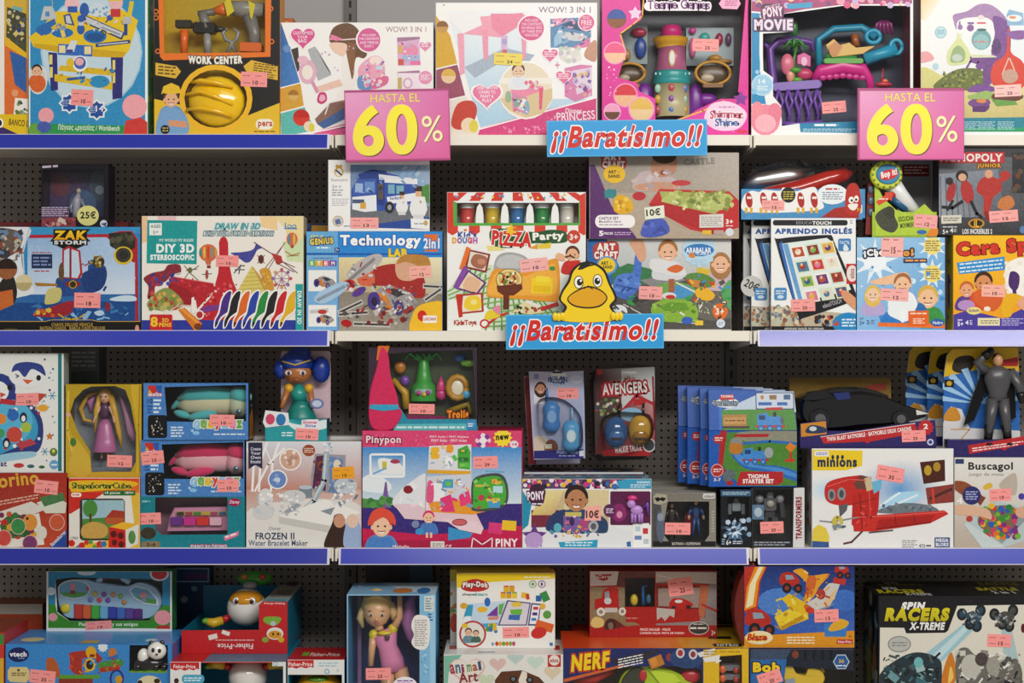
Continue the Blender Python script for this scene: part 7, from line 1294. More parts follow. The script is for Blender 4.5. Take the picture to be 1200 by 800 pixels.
f.L([(160,510),(255,478),(325,482)],4,'e0605a').L([(265,585),(370,560)],5,'8a1c18').L([(300,540),(310,690)],5,'8a1c18').L([(340,530),(345,640)],4,'d8504a').L([(285,640),(450,632),(668,616)],4,'e0605a').L([(370,690),(600,660)],5,'7a1614').L([(450,640),(456,680)],4,'7a1614').L([(530,632),(536,668)],4,'7a1614').bits(280,590,350,680,10,6,18,['8a1c18','d8504a'],3).P([(210,590),(250,580),(245,610),(215,640)],'5a5c60').L([(310,700),(265,745),(232,752)],8,'5a3430').L([(340,705),(440,695)],6,'4a4a50').L([(130,655),(180,660),(290,640)],6,'8a8e94').E(205,660,24,28,'c8b84a').R(185,668,225,690,'7a8a9a',-20).dots(180,635,240,690,8,5,9,['4a5a6a','d8d0a0','8a8e94'])
f.P([(556,405),(662,394),(664,485),(572,498)],'4a2018').E(590,440,16,22,'b8982c').E(628,425,16,20,'a8882c').P([(580,515),(700,498),(700,575),(590,585)],'8a3a34').L([(600,560),(690,520)],12,'4a2824').L([(610,520),(615,580)],10,'c8403a').P([(94,780),(100,690),(125,670),(155,685),(170,720),(168,780)],'dfc848').P([(92,780),(95,740),(168,745),(170,780)],'3a5a94').T('472',552,754,578,768,'3a3a3e',bold=.03).TL(480,736,545,770,4,'8a8a90').RR(618,725,684,768,3,'4a5a8a').T('MEGA',624,730,678,745,'dfe4ee',bold=.05).T('BLOKS',624,748,678,763,'dfe4ee',bold=.05).TL(582,755,604,768,1,'3a3a3e').P([(378,415),(490,445),(475,490),(370,465)],'e6e6e6').sticker(372,424,488,486,'35',10)
l = p.face('L'); l.dots(5,535,60,635,26,3,7,['d8c04a','8a9ab8','b8483c','6a7a8a']); p.done()
p = Pack('toy_box','open tray with a glossy black toy car, on the red plane box','toy box',(938,500,1097,520.5),0.015,0.10,mi.ztop,'2c2460',side='221c4c',mat='gloss',body='printed_tray')
m = MB(); m.crop(*h_); m.prism([(45,322),(45,222),(160,208),(160,262),(300,250),(540,215),(620,208),(628,322)],-3,0,'2c2462'); m.build('tray_front','gloss',p.root,p.s,p.off)
f = p.face(clip=(937.5,487,1097.5,519)).crop(*h_); f.map = lambda u,v,l: (u,-.9 - l,-v)
f.P([(48,225),(155,212),(158,268),(50,280)],'c8862c').B([(70,262),(90,230),(150,240),(150,262)],'2c3c5c').E(100,245,16,10,'c8d0d8').P([(132,280),(535,222),(545,262),(345,300),(332,308),(320,300),(145,308)],'b8282c').L([(132,280),(535,222)],3,'e0d0d0').T('TWIN BLAST BATMOBILE · BATMOBILE DEUX CANONS',158,258,520,276,'f0e8e8',bold=.03,rot=-7.5).S(580,240,36,28,12,'b8282c').T('2',570,224,590,246,'f0e8e8',bold=.03).E(600,302,14,14,'c8cce0').E(600,302,8,8,'2c3c8a').sticker(478,252,580,300,'25',-3)
t = p.toy('toy_car','shiny').crop(*h_)
t.prism(spline([(55,200),(60,120),(110,95),(190,100),(260,90),(330,88),(420,110),(500,145),(590,175),(590,195),(520,215),(380,235),(250,245),(120,245)],4),30,220,'0d0d10',bev=14)
t.prism(spline([(150,105),(200,75),(330,72),(440,112),(300,118)],4),60,190,'16181c',bev=10).prism([(60,125),(85,88),(160,80),(200,110),(110,130)],20,50,'101014',bev=6).prism([(190,95),(260,90),(265,118),(210,125)],24,32,'1c2c6a').prism([(545,165),(600,182),(548,188)],22,34,'d8d8d8')
t = p.toy('car_wheel','shiny','toy_car').crop(*h_); t.wheel(135,205,25,46,24,'141416','5a5a5e'); t = p.toy('car_wheel','shiny','toy_car').crop(*h_); t.wheel(480,205,25,38,24,'141416','5a5a5e')
t = p.toy('backing_card','card').crop(*h_); t.box(50,35,500,320,300,304,'8a6a1c'); t = p.toy('backing_label','card').crop(*h_); t.prism([(385,70),(475,55),(480,85),(390,98)],297,299,'a83a28'); p.done()
# --- search game box and the figure cards on it
i_ = (1050,395,150 / 471)
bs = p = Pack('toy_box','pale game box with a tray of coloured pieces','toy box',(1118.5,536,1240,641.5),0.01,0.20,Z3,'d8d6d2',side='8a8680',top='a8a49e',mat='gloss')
f = p.face().crop(*i_)
f.GP([(215,445),(560,445),(560,780),(215,780)],['e0dedb','d8d6d4','c4b8aa','c0b2a4']).GP([(215,560),(560,600),(560,780),(215,780)],['d4cec8','d0ccc8','b8aca0','b4a698']).T('Buscagol',266,460,430,496,'1c1a1a',bold=.03).T('juego de mesa',268,498,396,514,'6a6866',bold=0).R(218,448,250,466,'2c3c6a')
f.P([(250,690),(360,600),(560,650),(560,720),(390,775)],'b4c4c8').P([(300,690),(370,620),(500,650),(390,760)],'8a9a9a').B([(300,680),(330,630),(420,620),(450,660),(400,740),(340,720)],'7a6a4a').dots(308,620,448,738,70,8,13,['c8302c','3a8a3c','e0b02c','2c5ab0','7a2c7a','d8702c','c83a6a','6ab03c'],6).P([(250,690),(262,680),(395,768),(390,782),(320,780)],'c4d0d2')
f.B([(215,530),(260,535),(310,575),(320,600),(280,600),(215,560)],'8a4a2c').B([(215,620),(280,620),(340,635),(350,670),(310,660),(215,650)],'d8ae94').B([(440,640),(471,620),(560,600),(560,660),(460,665)],'d4a68c').P([(290,570),(330,590),(310,620),(295,600)],'7a3e24').E(278,582,34,34,'2c2c6c').TL(256,565,300,600,4,'a8b0d8').T('4',224,590,244,612,'f0eeee',bold=.02).E(270,668,12,11,'b83a34').E(416,626,12,11,'2c7a3c').E(462,586,12,12,'4a3a9a').B([(320,550),(345,535),(355,550),(330,562)],'d8b03c').B([(380,540),(430,500),(445,520),(440,580),(400,570)],'b8aca0').sticker(344,558,424,602,'10',-3); p.done()
def figure_card(x,y,label,full):
    o = (i_[0] + x,i_[1],i_[2]); p = Pack('toy_box',label,'toy box',(1112 + x,516,1204 + x,536.5),y,0.035 if not full else .05,bs.ztop,'2c2462',side='1c1a40',mat='gloss',group='figure cards',body='printed_tray')
    t = p.toy('backing_card','gloss').crop(*o); D = p.d / i_[2]
    t.prism([(190,440),(195,130),(205,70),(225,48),(470,40),(480,440)],D - 6,D,'2a6ab4')
    b = Face((o[0] + 190 * o[2],405,o[0] + 478 * o[2],535),lambda u,v,l,D=p.d: (u,D - 6 * i_[2] - .05 - l,-v)); p.faces.append(b); b.crop(*o).part('card_print')
    b.P([(194,150),(205,70),(225,48),(470,40),(474,130),(330,120),(240,140)],'d8b01f').B([(225,120),(240,80),(290,70),(310,90),(290,130),(250,135)],'2a241c').P([(194,150),(240,140),(330,120),(474,130),(478,330),(192,350)],'2a66b4')
    for k in range(9): a = math.pi * (k / 9) + .1; b.P([(330,250),(330 + 170 * math.cos(a),250 - 140 * math.sin(a)),(330 + 170 * math.cos(a + .16),250 - 140 * math.sin(a + .16))],'9ac4e8')
    b.P([(192,320),(220,260),(260,270),(290,340),(478,350),(478,440),(190,440)],'d4d4d8').R(196,160,232,188,'1c1a14').E(214,174,10,9,'c8a02c').B([(195,310),(210,270),(240,265),(255,310)],'c88a2c').P([(400,90),(470,75),(470,110),(410,110)],'b8282c').L([(220,345),(290,345),(260,380)],4,'c8903c')
    if full:
        f = p.face(clip=(1109,510,1205,536)).crop(*o); f.P([(190,375),(255,410),(478,370),(478,445),(190,445)],'2c2462').P([(266,400),(478,365),(478,395),(410,410),(400,420),(385,412),(270,432)],'b8282c').TL(280,395,470,412,2,'ecd8d8',rot=-8)
        figure(p.toy('toy_figure').crop(*o),382,62,400,26,'4a4a4e','141416','141416','c8946c','18181a',1.25,1)
        cp = p.toy('toy_cape','fabric').crop(*o); cp.prism([(330,120),(440,118),(450,200),(455,300),(430,310),(400,200),(340,210),(300,310),(260,330),(290,230)],44,48,'131316')
    return p.done()
figure_card(0,0.015,'front figure card with a grey and black caped action figure',True)
figure_card(-21,0.12,'middle figure card, just behind the caped action figure',False); figure_card(-46,0.16,'rearmost figure card, farthest left of the three',False)

# ================================================================== BOTTOM SHELF
j_ = (0,655,215 / 1186)
q = Pack('toy_box','red, green and yellow box cut off by the left edge, bottom shelf','toy box',(-60,738,4.5,894),-0.04,0.2,Z4,'b8302a',top='8a3a24'); g = q.face(); g.R(-60,740,5,752,'3a8a3c').R(-60,752,5,768,'c83a2c').R(-60,768,5,894,'d8a82c'); q.done()
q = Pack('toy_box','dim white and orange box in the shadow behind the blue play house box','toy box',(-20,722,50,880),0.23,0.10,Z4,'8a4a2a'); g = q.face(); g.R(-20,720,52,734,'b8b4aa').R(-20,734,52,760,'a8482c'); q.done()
w = cr(j_,[(838,545),(1085,545),(1085,700),(1075,735),(835,730)])
vt = p = Pack('toy_box','large blue play house box with a toy panda in its corner window','toy box',(6.5,754,201.5,896),-0.035,0.20,Z4,'3a86cc',side='2c6cb4',top='3f8cd0',wins=[w],inner='4a9ad8',mat='gloss')
g = p.face('T'); g.E(30,p.d - 30,14,14,'d8c898').R(92,p.d - 24,112,p.d - 6,'b8a03c').E(172,p.d - 26,7,10,'c8d8e8')
f = p.face().crop(*j_)
f.E(120,615,68,48,'16245c').T('vtech',62,595,172,628,'eef2f8',bold=.04).T('baby',118,632,160,645,'8ab0e0').P([(50,720),(65,695),(175,695),(190,720),(190,770),(170,795),(65,790),(50,770)],'d8c488').TL(75,728,170,755,2,'6a5424').E(120,715,9,9,'4a5a2c')
f.B([(450,635),(460,600),(600,590),(660,640),(640,665),(620,660),(610,740),(475,735)],'a83428').E(588,600,34,40,'d8a41c').RR(530,635,622,745,20,'3a84c8').E(582,680,38,42,'d8b83c').E(580,680,24,30,'3a241c').P([(380,745),(650,745),(640,770),(380,770)],'5a9a34').B([(300,650),(340,635),(375,680),(385,760),(310,740)],'b05a2c').R(380,770,600,900,'8a3424').B([(640,670),(780,645),(785,690),(660,720)],'4a8a3c').P([(640,700),(780,680),(775,715),(650,730)],'a83a28').E(728,605,28,34,'c07a3c').P([(680,640),(760,610),(765,650)],'3a6ab0').ring(755,770,46,60,12,'2c2c7a').E(768,775,24,26,'c8962c').S(665,565,36,26,10,'dce4ec').E(965,800,78,50,'d8d0a8').E(1015,785,20,16,'3a2a20').E(905,795,16,16,'3a2a20')
f.bits(455,595,650,735,22,8,34,['c84434','8a2820','d8a41c','3a84c8'],4).bits(640,640,785,730,16,8,30,['4a8a3c','a83a28','6aa84c','c07a3c'],4).P([(380,900),(1100,870),(1100,1300),(380,1300)],'5aa03c').dots(60,850,1080,1250,60,14,40,['d84a34','e0b83c','4a9a3c','e8e4d8','2c5ab0']).sticker(192,716,358,800,'35',6)
g = p.face('T');
t = p.toy('toy_panda','shiny').crop(*j_); t.ell(960,675,20,100,44,50,'16161a').ell(925,628,20,40,52,44,'e8e6e2').ell(1015,588,-4,62,58,50,'eceae6').ell(978,540,-6,18,17,12,'141416').ell(1048,538,-6,18,17,12,'141416').ell(1000,578,-48,12,16,10,'141416').ell(1040,582,-46,12,15,10,'141416').ell(1024,604,-54,9,7,7,'242426')
for x in (890,940,1010,1060): t.ell(x,695,6,26,26,30,'131316')
t = p.toy('grass_patch').crop(*j_); t.prism([(836,722),(1084,712),(1084,735),(836,735)],0,60,'6aa02c'); p.done()
O = j_; w = cr(O,[(358,130),(470,115),(1050,130),(1050,300),(960,395),(450,398),(370,340)])
p = Pack('toy_box','white-framed box with a pale blue toy keyboard, on the blue play house box','toy box',(54.5,669,201.5,739),0.14,0.06,vt.ztop,'e4e8e8',side='3a8a4c',wins=[w],inner='1c4a6a',mat='gloss')
f = p.face(clip=(54.8,669.3,201.2,746)).crop(*O)
f.P([(312,75),(1100,75),(1100,135),(1050,130),(470,115),(358,130),(358,300),(312,300)],'2c86ac').P([(1050,130),(1100,120),(1100,300),(1050,300)],'2f8ab4').P([(312,290),(358,290),(370,345),(450,398),(960,395),(1050,300),(1100,290),(1100,445),(312,442)],'3c8a2c').E(330,205,30,26,'dce6ea').E(560,85,60,18,'cddce2').E(1030,95,62,44,'d8dce4').E(1030,92,50,36,'c8343a').E(1052,375,54,48,'ec9ca6').P([(1015,430),(1095,425),(1100,448),(1012,448)],'c8322c').E(342,372,30,26,'e09aa4').T('Piano de Peppa y sus amigos',510,406,892,436,'dcecd4',bold=.03).sticker(552,398,722,452,'10',-4)
t = p.toy('toy_keyboard').crop(*O); body = spline([(365,260),(370,190),(430,140),(540,130),(620,150),(700,160),(820,175),(900,150),(1000,185),(1045,260),(1040,300),(960,385),(700,388),(450,385),(390,340)],4); t.prism(body,20,70,'9cc0da',bev=8)
t.tube([(620,150,45),(660,115,45),(760,110,45),(830,155,45)],[20,22,22,20],'a8c8dc',10).tube([(655,118,43),(720,108,43),(775,122,43)],24,'7a1c20',10).prism(circ(475,195,106,62,24),14,20,'e4ecf0').prism(circ(475,195,98,55,24),11,14,'6aa8c8').prism([(382,215),(568,215),(540,238),(475,250),(410,238)],9,11,'4a9a3c').prism(circ(468,178,20,24,14),8,10,'e08a98').prism([(455,200),(480,200),(486,225),(450,225)],8,10,'8a2c34').prism(circ(562,190,10,16,10),9,11,'c0405a').prism([(830,200),(870,170),(960,190),(1020,260),(1020,300),(930,290),(860,250)],14,20,'dfe8ee').prism([(842,202),(872,180),(955,198),(1008,262),(1008,290),(932,280),(868,244)],11,14,'6aa8c8').prism([(870,240),(1006,262),(1006,288),(932,279)],9,11,'4a9a3c').prism(circ(925,232,22,22,14),8,10,'e08a98').prism([(912,250),(938,250),(944,274),(908,270)],8,10,'8a9ac8')
t.ell(418,318,16,32,32,12,'d8c82c').prism([(474,290),(918,325),(918,392),(474,385)],16,20,'203a5a')
for i,(x,y_) in enumerate(((610,225),(668,228),(728,230),(775,240),(580,262),(638,264),(694,266),(800,278))): t.ell(x,y_,16,17,17,8,['d8b84a','8a4a9a','d88a4a','7ab05a','6a7ac0','d84a4a','7a4ab0','c88a4a'][i])
for i,c in enumerate(('c83024','d8602c','3cb03c','6ab0d8','2a3ca8','3a6ac0','5a3a94','5c1c78')): b = p.toy('piano_key',under='toy_keyboard').crop(*O); b.box(478 + i * 55,292 + i * 4,530 + i * 55,386,8,18,c,ch=8)
p.done()
k_ = (195,655,215 / 1186)
q = Pack('toy_box','dark blue box with a purple strip, behind the toy keyboard box','toy box',(196,692,247,880),0.345,0.04,Z4,'16385c'); g = q.face().crop(*k_); g.R(60,205,275,298,'8aa4b8').R(68,214,268,290,'23406c').P([(120,250),(270,240),(265,275),(120,282)],'5a2c6a').E(180,340,20,18,'6a8aa8').E(115,410,24,22,'8a94a0'); q.done()
# --- three ball-robot boxes
def ball_robot(p,x,y,r,d,flip=1):
    t = p.toy('toy_robot','shiny').crop(*k_); t.ell(x,y,d,r,r * .95,r,'e8e6e2',0,20,12).ell(x,y - flip * r * .42,d - r * .12,r * .86,r * .48,r * .88,'dd9420',0,20,10)
    for s_ in (-1,1): t.ell(x + s_ * r * .38,y - flip * r * .42,d - r * .84,r * .2,r * .2,r * .1,'f2f0ec'); t.ell(x + s_ * r * .38,y - flip * r * .42,d - r * .94,r * .1,r * .12,r * .06,'1c1612')
    for s_ in (-1,1):
        a = p.toy('robot_arm',under='toy_robot').crop(*k_); a.tube([(x + s_ * r * .85,y + flip * r * .45,d - r * .2),(x + s_ * r * 1.15,y + flip * r * .6,d - r * .4)],[r * .16,r * .2],'b82a30'); a.tube([(x + s_ * r * 1.15,y + flip * r * .6,d - r * .4),(x + s_ * r * 1.6,y + flip * r * .72,d - r * .55),(x + s_ * r * 1.95,y + flip * r * .6,d - r * .6)],[r * .22,r * .26,r * .16],'d8b02c'); a.ell(x + s_ * r * 1.95,y + flip * r * .6,d - r * .6,r * .2,r * .16,r * .2,'6aa834')
TEAL = '1a82a0'
lo = p = Pack('toy_box','lower ball robot box, white and red corner, in the stack of two','toy box',(199.5,775,335,898),-0.05,0.30,Z4,'e4e6e6',side=TEAL,top='c02a26',wins=[cr(k_,[(222,663),(755,663),(755,1250),(222,1250)])],inner=TEAL,mat='gloss',film=False,group='ball robot boxes')
g = p.face('T'); g.R(199,0,238,p.d,'c82c26').R(238,0,336,p.d,'1a7e9c')
f = p.face().crop(*k_); f.P([(25,665),(212,665),(212,712),(195,706),(175,718),(150,708),(118,720),(90,708),(60,718),(25,706)],'c4262a').T('Fisher-Price',46,680,188,704,'f2e8e4',bold=.02).RR(100,745,245,800,22,'4aa8c8').TL(115,760,230,790,2,'e4f2f6').E(65,785,16,18,'3a241c').RR(685,660,770,690,3,'dfe2e2').ring(706,675,14,14,4,'4a9ab0'); ball_robot(p,490,800,130,240,-1); p.done()
up = Pack('toy_box','upper red and teal open box, upside down, with a white ball robot','toy box',(213,737.5,336.5,765),0.05,0.285,lo.ztop,'c4262a',side=TEAL,top=TEAL,mat='gloss',group='ball robot boxes',body='front_wall')
f = None
# rebuild its carton as an open tray: floor, back, right side column
for o in list(up.root.children): bpy.data.objects.remove(o)
D = up.d / k_[2]; m = MB(); m.crop(*k_)
m.prism([(98,605),(98,455),(598,452),(598,292),(622,268),(782,272),(782,605)],0,5,'c4242a'); up.body = m.build('front_wall','gloss',up.root,up.s,up.off)
m = MB(); m.crop(*k_); m.box(100,598,780,605,5,D - 5,'17708c'); m.box(775,272,782,598,5,D - 5,TEAL); m.box(98,455,104,598,5,D - 5,TEAL); m.box(98,272,782,605,D - 5,D,'17789a'); m.build('carton','gloss',up.root,up.s,up.off)
m = MB(); m.crop(*k_); m.add([(622,268,4),(782,270,4),(782,270,D),(622,268,D)],[(0,1,2,3)],'b8b6b0'); m.add([(640,267,20),(770,267,20),(770,267,110),(640,267,110)],[(0,1,2,3)],'6ab4c8'); m.add([(660,266.6,300),(760,266.6,300),(760,266.6,500),(660,266.6,500)],[(0,1,2,3)],'8a8476'); m.add([(680,266.6,700),(750,266.6,700),(750,266.6,900),(680,266.6,900)],[(0,1,2,3)],'5a2a28'); m.build('side_flap','gloss',up.root,up.s,up.off)
f = up.face(clip=(213,703,336.5,765)).crop(*k_); f.T('Fisher-Price',330,540,560,574,'f0e4e0',bold=.02,rot=180).TL(318,512,570,524,1,'e8c8c4').R(272,480,330,512,'e8e0d8',-14).R(358,458,410,484,'e8e0d8',20).T('Fisher-Price',630,275,765,288,'eed8d4',rot=180).E(702,475,54,40,'e8e4de').E(702,482,44,26,'d8962c').B([(632,400),(640,368),(735,370),(730,405),(690,425)],'7ab03c').E(690,410,18,16,'b8c4cc').E(640,515,22,18,'8aa83c').E(742,515,20,18,'d8a82c'); f.E(690,478,6,9,'241a14').E(722,478,6,9,'241a14')
ball_robot(up,480,345,132,260,1)
t = up.toy('robot_hat').crop(*k_); t.ell(520,165,340,120,52,60,'3a8a2c').ell(500,200,260,48,26,40,'8a8c8e').ell(460,150,290,26,22,20,'a86a2c').ell(580,150,290,24,22,20,'a83a2c'); up.done()
p = Pack('toy_box','lone ball robot box with a red top beside the blonde doll box','toy box',(337,772.5,403.5,898),-0.05,0.16,Z4,'e2e4e4',side=TEAL,top='c02428',wins=[cr(k_,[(785,745),(1135,745),(1135,1250),(785,1250)])],inner=TEAL,mat='gloss',film=False,group='ball robot boxes')
g = p.face('T'); g.R(350,p.d - 48,358,p.d - 25,'7ab03c').T('Fisher-Price',360,p.d - 45,395,p.d - 22,'f0e0dc',bold=.03)
f = p.face().crop(*k_); f.P([(778,652),(952,650),(952,700),(930,694),(900,704),(870,694),(840,706),(810,696),(778,704)],'c4262a').T('Fisher-Price',790,664,944,690,'f2e8e4',bold=.02).TL(985,662,1110,698,2,'a8c8d4').E(1038,728,24,18,'dfe4e6').ring(1038,724,16,16,5,'4a9ab0').E(1108,718,10,9,'c8ccd0')
t = p.toy('toy_robot','shiny').crop(*k_); t.ell(970,880,170,165,140,130,'d8a020').ell(970,790,90,70,22,40,'5a9a2c'); p.done()
# --- swimming doll
l_ = (400,655,265 / 1200)
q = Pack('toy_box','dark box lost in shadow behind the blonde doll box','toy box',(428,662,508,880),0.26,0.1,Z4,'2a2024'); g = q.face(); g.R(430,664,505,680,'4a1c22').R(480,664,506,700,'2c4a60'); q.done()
w = cr(l_,[(36,192),(415,190),(415,1050),(36,1050)])
p = Pack('toy_box','clear-fronted box with a blonde doll in a pink and yellow swimsuit','toy box',(406.5,696,510.5,898),-0.05,0.19,Z4,'8fbede',side='4a9cd0',top='8ab8d8',wins=[w],inner='3a4c86',mat='gloss')
g = p.face('T'); g.P([(440,0),(510,0),(510,p.d),(470,p.d - 30)],'c4d8e6').E(470,p.d - 30,12,20,'c87a3c').E(495,p.d - 30,8,24,'3a7ab8')
g = p.face('R'); g.R(0,690,p.d,900,'4aa0d4')
f = p.face().crop(*l_); f.R(416,188,500,1100,'7fb8dc').dots(420,380,460,640,26,6,9,['a8d0ea','6aa8d4'],4).R(470,190,500,1100,'9ac8e6').RR(440,195,490,275,3,'d8dcd0').TL(446,202,484,268,5,'6a90b0').TL(460,285,486,330,3,'2c5c98')
f.part('speech_card').B([(378,320),(400,295),(450,300),(470,330),(466,440),(440,478),(395,472),(372,440),(385,400),(372,360)],'e8e6e4').part('speech_card').TL(388,318,455,462,12,'a8a4a0').part('artwork').sticker(130,576,264,638,'25',-1).part('round_badge').E(338,672,66,50,'eceaf0').TL(295,638,380,664,2,'8a4aa8').part('artwork')
t = p.toy('toy_doll').crop(*l_)
t.ell(178,300,150,74,84,74,'e2b088').ell(175,262,170,86,84,84,'d6b478').tube([(245,260,170),(268,310,170),(262,350,170)],[26,26,10],'d8bc84').tube([(105,280,170),(85,340,170),(100,390,170)],[24,22,8],'d8bc84').tube([(120,225,96),(180,208,88),(240,232,100)],[10,14,10],'cca868')
for s_ in (-1,1): t.ell(178 + s_ * 30,308,84,13,8,7,'d8cfc8'); t.ell(180 + s_ * 30,309,79,7,7,4,'4a2c1c'); t.tube([(178 + s_ * 14,290,84),(178 + s_ * 44,288,90)],3,'8a5a30')
t.ell(180,332,74,8,8,8,'e2b088').ell(180,352,82,15,5,6,'c0566a').tube([(185,370,150),(190,400,150)],[24,26],'e2b088')
t.tube([(210,400,150),(222,430,148),(235,490,148),(258,560,150),(270,620,150)],[40,66,52,64,66],'e088b4',14,.7)
t.tube([(160,420,150),(150,500,140),(145,590,130)],[24,20,14],'dda880').tube([(262,400,150),(300,330,150),(302,200,150)],[24,19,14],'dda880').tube([(240,620,150),(225,760,150),(220,1000,150)],[40,34,22],'dda880').tube([(300,610,150),(345,760,150),(350,1000,150)],[42,34,22],'dda880').ell(160,425,148,28,30,28,'dcc430').ell(262,395,148,28,30,28,'dcc430').ell(222,410,110,40,14,20,'dcc430').ell(236,430,96,15,18,8,'5a3a4a')
t = p.toy('toy_dolphin').crop(*l_); t.tube([(375,220,220),(350,270,210),(345,360,210),(370,450,210),(400,510,210)],[12,34,46,36,8],'b878b8',12).ell(325,330,190,14,34,16,'a868ac',20).prism([(60,180),(80,180),(80,1000),(60,1000)],300,310,'8a6a98'); p.done()
# --- modelling dough and animal art
aa = p = Pack('toy_box','white animal craft box with pastel hearts under the modelling dough box','toy box',(520,766.5,660,898),-0.05,0.20,Z4,'e2e0dc',side='b8b6b2',top='dcdad6',mat='gloss')
g = p.face('T'); g.R(525,p.d - 60,534,p.d - 35,'b8342c').R(650,p.d - 60,657,p.d - 30,'b8342c').TL(560,p.d - 22,580,p.d - 8,1,'7a8a9a')
f = p.face().crop(*l_); f.P([(546,510),(640,506),(570,600),(546,900)],'7ab8a4').H(668,590,190,170,'d8a8a4').H(668,588,176,156,'e4dcd2')
for x,y_,c in ((830,555,'d8b8b4'),(925,520,'b8ccc8'),(1030,545,'c4d8d0'),(1120,600,'d8c8b0'),(770,640,'c8d4b8'),(1140,800,'d8b8b4'),(640,800,'c4d8d0')): f.H(x,y_,90,80,c)
for i,(l,c) in enumerate(zip('animal',('a83a4a','3a6a8a','8a3a5a','5a8a4a','a84a3a','3a5a7a'))): f.T(l,576 + i * 30,556 - (16 if l in 'l' else 0),602 + i * 30 - (10 if l in 'il' else 0),608 - i * 4,c,bold=.03,rot=-8)
f.T('Art',622,596,724,652,'8a2c3c',bold=.03,rot=-6).P([(815,900),(815,640),(850,595),(960,588),(1050,625),(1110,690),(1110,900)],'5c3522').P([(940,640),(960,590),(985,600),(985,700),(960,760)],'e4d8cc').E(912,636,20,18,'2a1c18').E(1000,640,20,18,'2a1c18').E(912,634,10,10,'6a7a8a').E(1000,638,10,10,'6a7a8a').R(1095,500,1165,570,'b8342c').E(1130,535,28,28,'e8dcd4').T('educa',1108,524,1152,546,'9a2420',bold=.03); p.done()
q = Pack('toy_box','second dough box showing behind the front modelling dough box','toy box',(527.5,670,645,756),0.10,0.06,aa.ztop,'d8d0c0',top='d8b82c',group='modelling dough boxes'); g = q.face().crop(*l_); g.R(560,60,625,130,'d8b82c').E(600,350,24,50,'c84a34').dots(575,190,615,300,8,8,14,['c87a3c','5a9a5a','c8a03c']); q.done()
p = Pack('toy_box','yellow topped modelling dough box with tubs and a purple sail','toy box',(535,670.5,650.5,759),0.03,0.065,aa.ztop,'eceae6',side='d8d4ca',top='e0c02a',mat='gloss',group='modelling dough boxes')
f = p.face().crop(*l_); f.R(612,70,1140,92,'e8c81c').P([(612,70),(1140,70),(1140,100),(800,118),(612,150)],'e8c81c').P([(612,45),(690,45),(640,75),(612,75)],'e07a24')
f.B([(636,150),(650,120),(710,102),(770,120),(782,150),(740,168),(670,168)],'c02a24').T('Play-Doh',645,118,775,156,'f6eeea',bold=.05,arc=6,out='8a1c18',ow=4).T('shape',642,178,706,194,'3a3a3c',bold=.04).T('&learn',706,176,776,192,'4a9a9a',bold=.04)
for i in range(5): x = 845 + (i % 3) * 30 - (0 if i < 3 else -16); y_ = 172 if i < 3 else 138; f.RR(x,y_,x + 28,y_ + 34,4,['e0b41c','d8a01c','e8c43c'][i % 3]).R(x + 2,y_,x + 26,y_ + 7,['c8502c','3a7ab0','6aa83c','c83a6a','e07a24'][i])
f.TL(970,86,1110,102,1,'f0e8c8').ring(1016,130,20,20,4,'5a9a4a').ring(1064,130,20,20,4,'6a3a7a').E(1016,130,8,8,'5a9a4a').E(1064,130,6,10,'6a3a7a').R(955,175,990,205,'e0b83c',8).R(980,182,998,212,'c8402c',-8)
f.P([(640,330),(670,235),(880,218),(830,350)],'c4d8e8').P([(650,300),(668,240),(700,240),(690,320)],'3a9ac0').P([(640,330),(660,300),(690,300),(690,330)],'e8ecf0').P([(770,300),(830,245),(830,300)],'7a3a9a').P([(835,240),(865,230),(850,290),(835,295)],'6ab04c').P([(775,305),(840,300),(830,320),(780,320)],'d88a7a').E(748,265,28,15,'e8b42c').P([(735,340),(830,335),(820,360),(740,360)],'4aa0d0').dots(765,345,825,382,8,8,14,['e0b41c','3a7ab0','5a9a3c'])
f.P([(880,215),(1005,228),(985,350),(830,350)],'5a4a7a').P([(886,222),(998,234),(979,344),(840,344)],'d8d0dc').E(930,238,30,14,'e0c04a').P([(895,265),(960,262),(955,292),(900,290)],'6ab43c').P([(890,292),(950,292),(945,322),(885,318)],'3a6ab0').P([(1008,230),(1060,235),(1045,350),(990,350)],'3a3c7a').P([(1014,238),(1054,242),(1040,342),(998,342)],'eceaf0').R(1018,250,1045,266,'c83a4a').R(1014,280,1040,296,'4a2c7a').R(1008,310,1034,324,'3a7ac0')
f.R(1060,170,1100,222,'3a8a4a',-25).R(1032,190,1062,222,'2c62a8').E(1068,248,16,16,'e0b03c').E(1092,292,22,22,'5a9a44').R(1030,330,1125,376,'d8642a',16).E(1048,388,42,30,'c8302a',-16).E(650,245,20,16,'d8a42c').E(775,225,16,24,'2c6ab8')
f.E(697,395,72,72,'b83a34').E(697,395,62,62,'e4e0d8').child(675,385,18,'4a3424','6a8a9a').child(715,392,15,'2a1c18','4a6a5a').RR(640,340,672,362,4,'e0c02c')
for i,c in enumerate(('c8402c','e0a01c','6a9a3c','d87a2c','8aa03c','b84a6a')): f.E(825 + i * 18,446,9,12,c)
f.E(803,448,7,10,'6a9ac8').R(1105,440,1122,458,'3a7ab0').sticker(856,358,996,416,'10',-2); p.done()
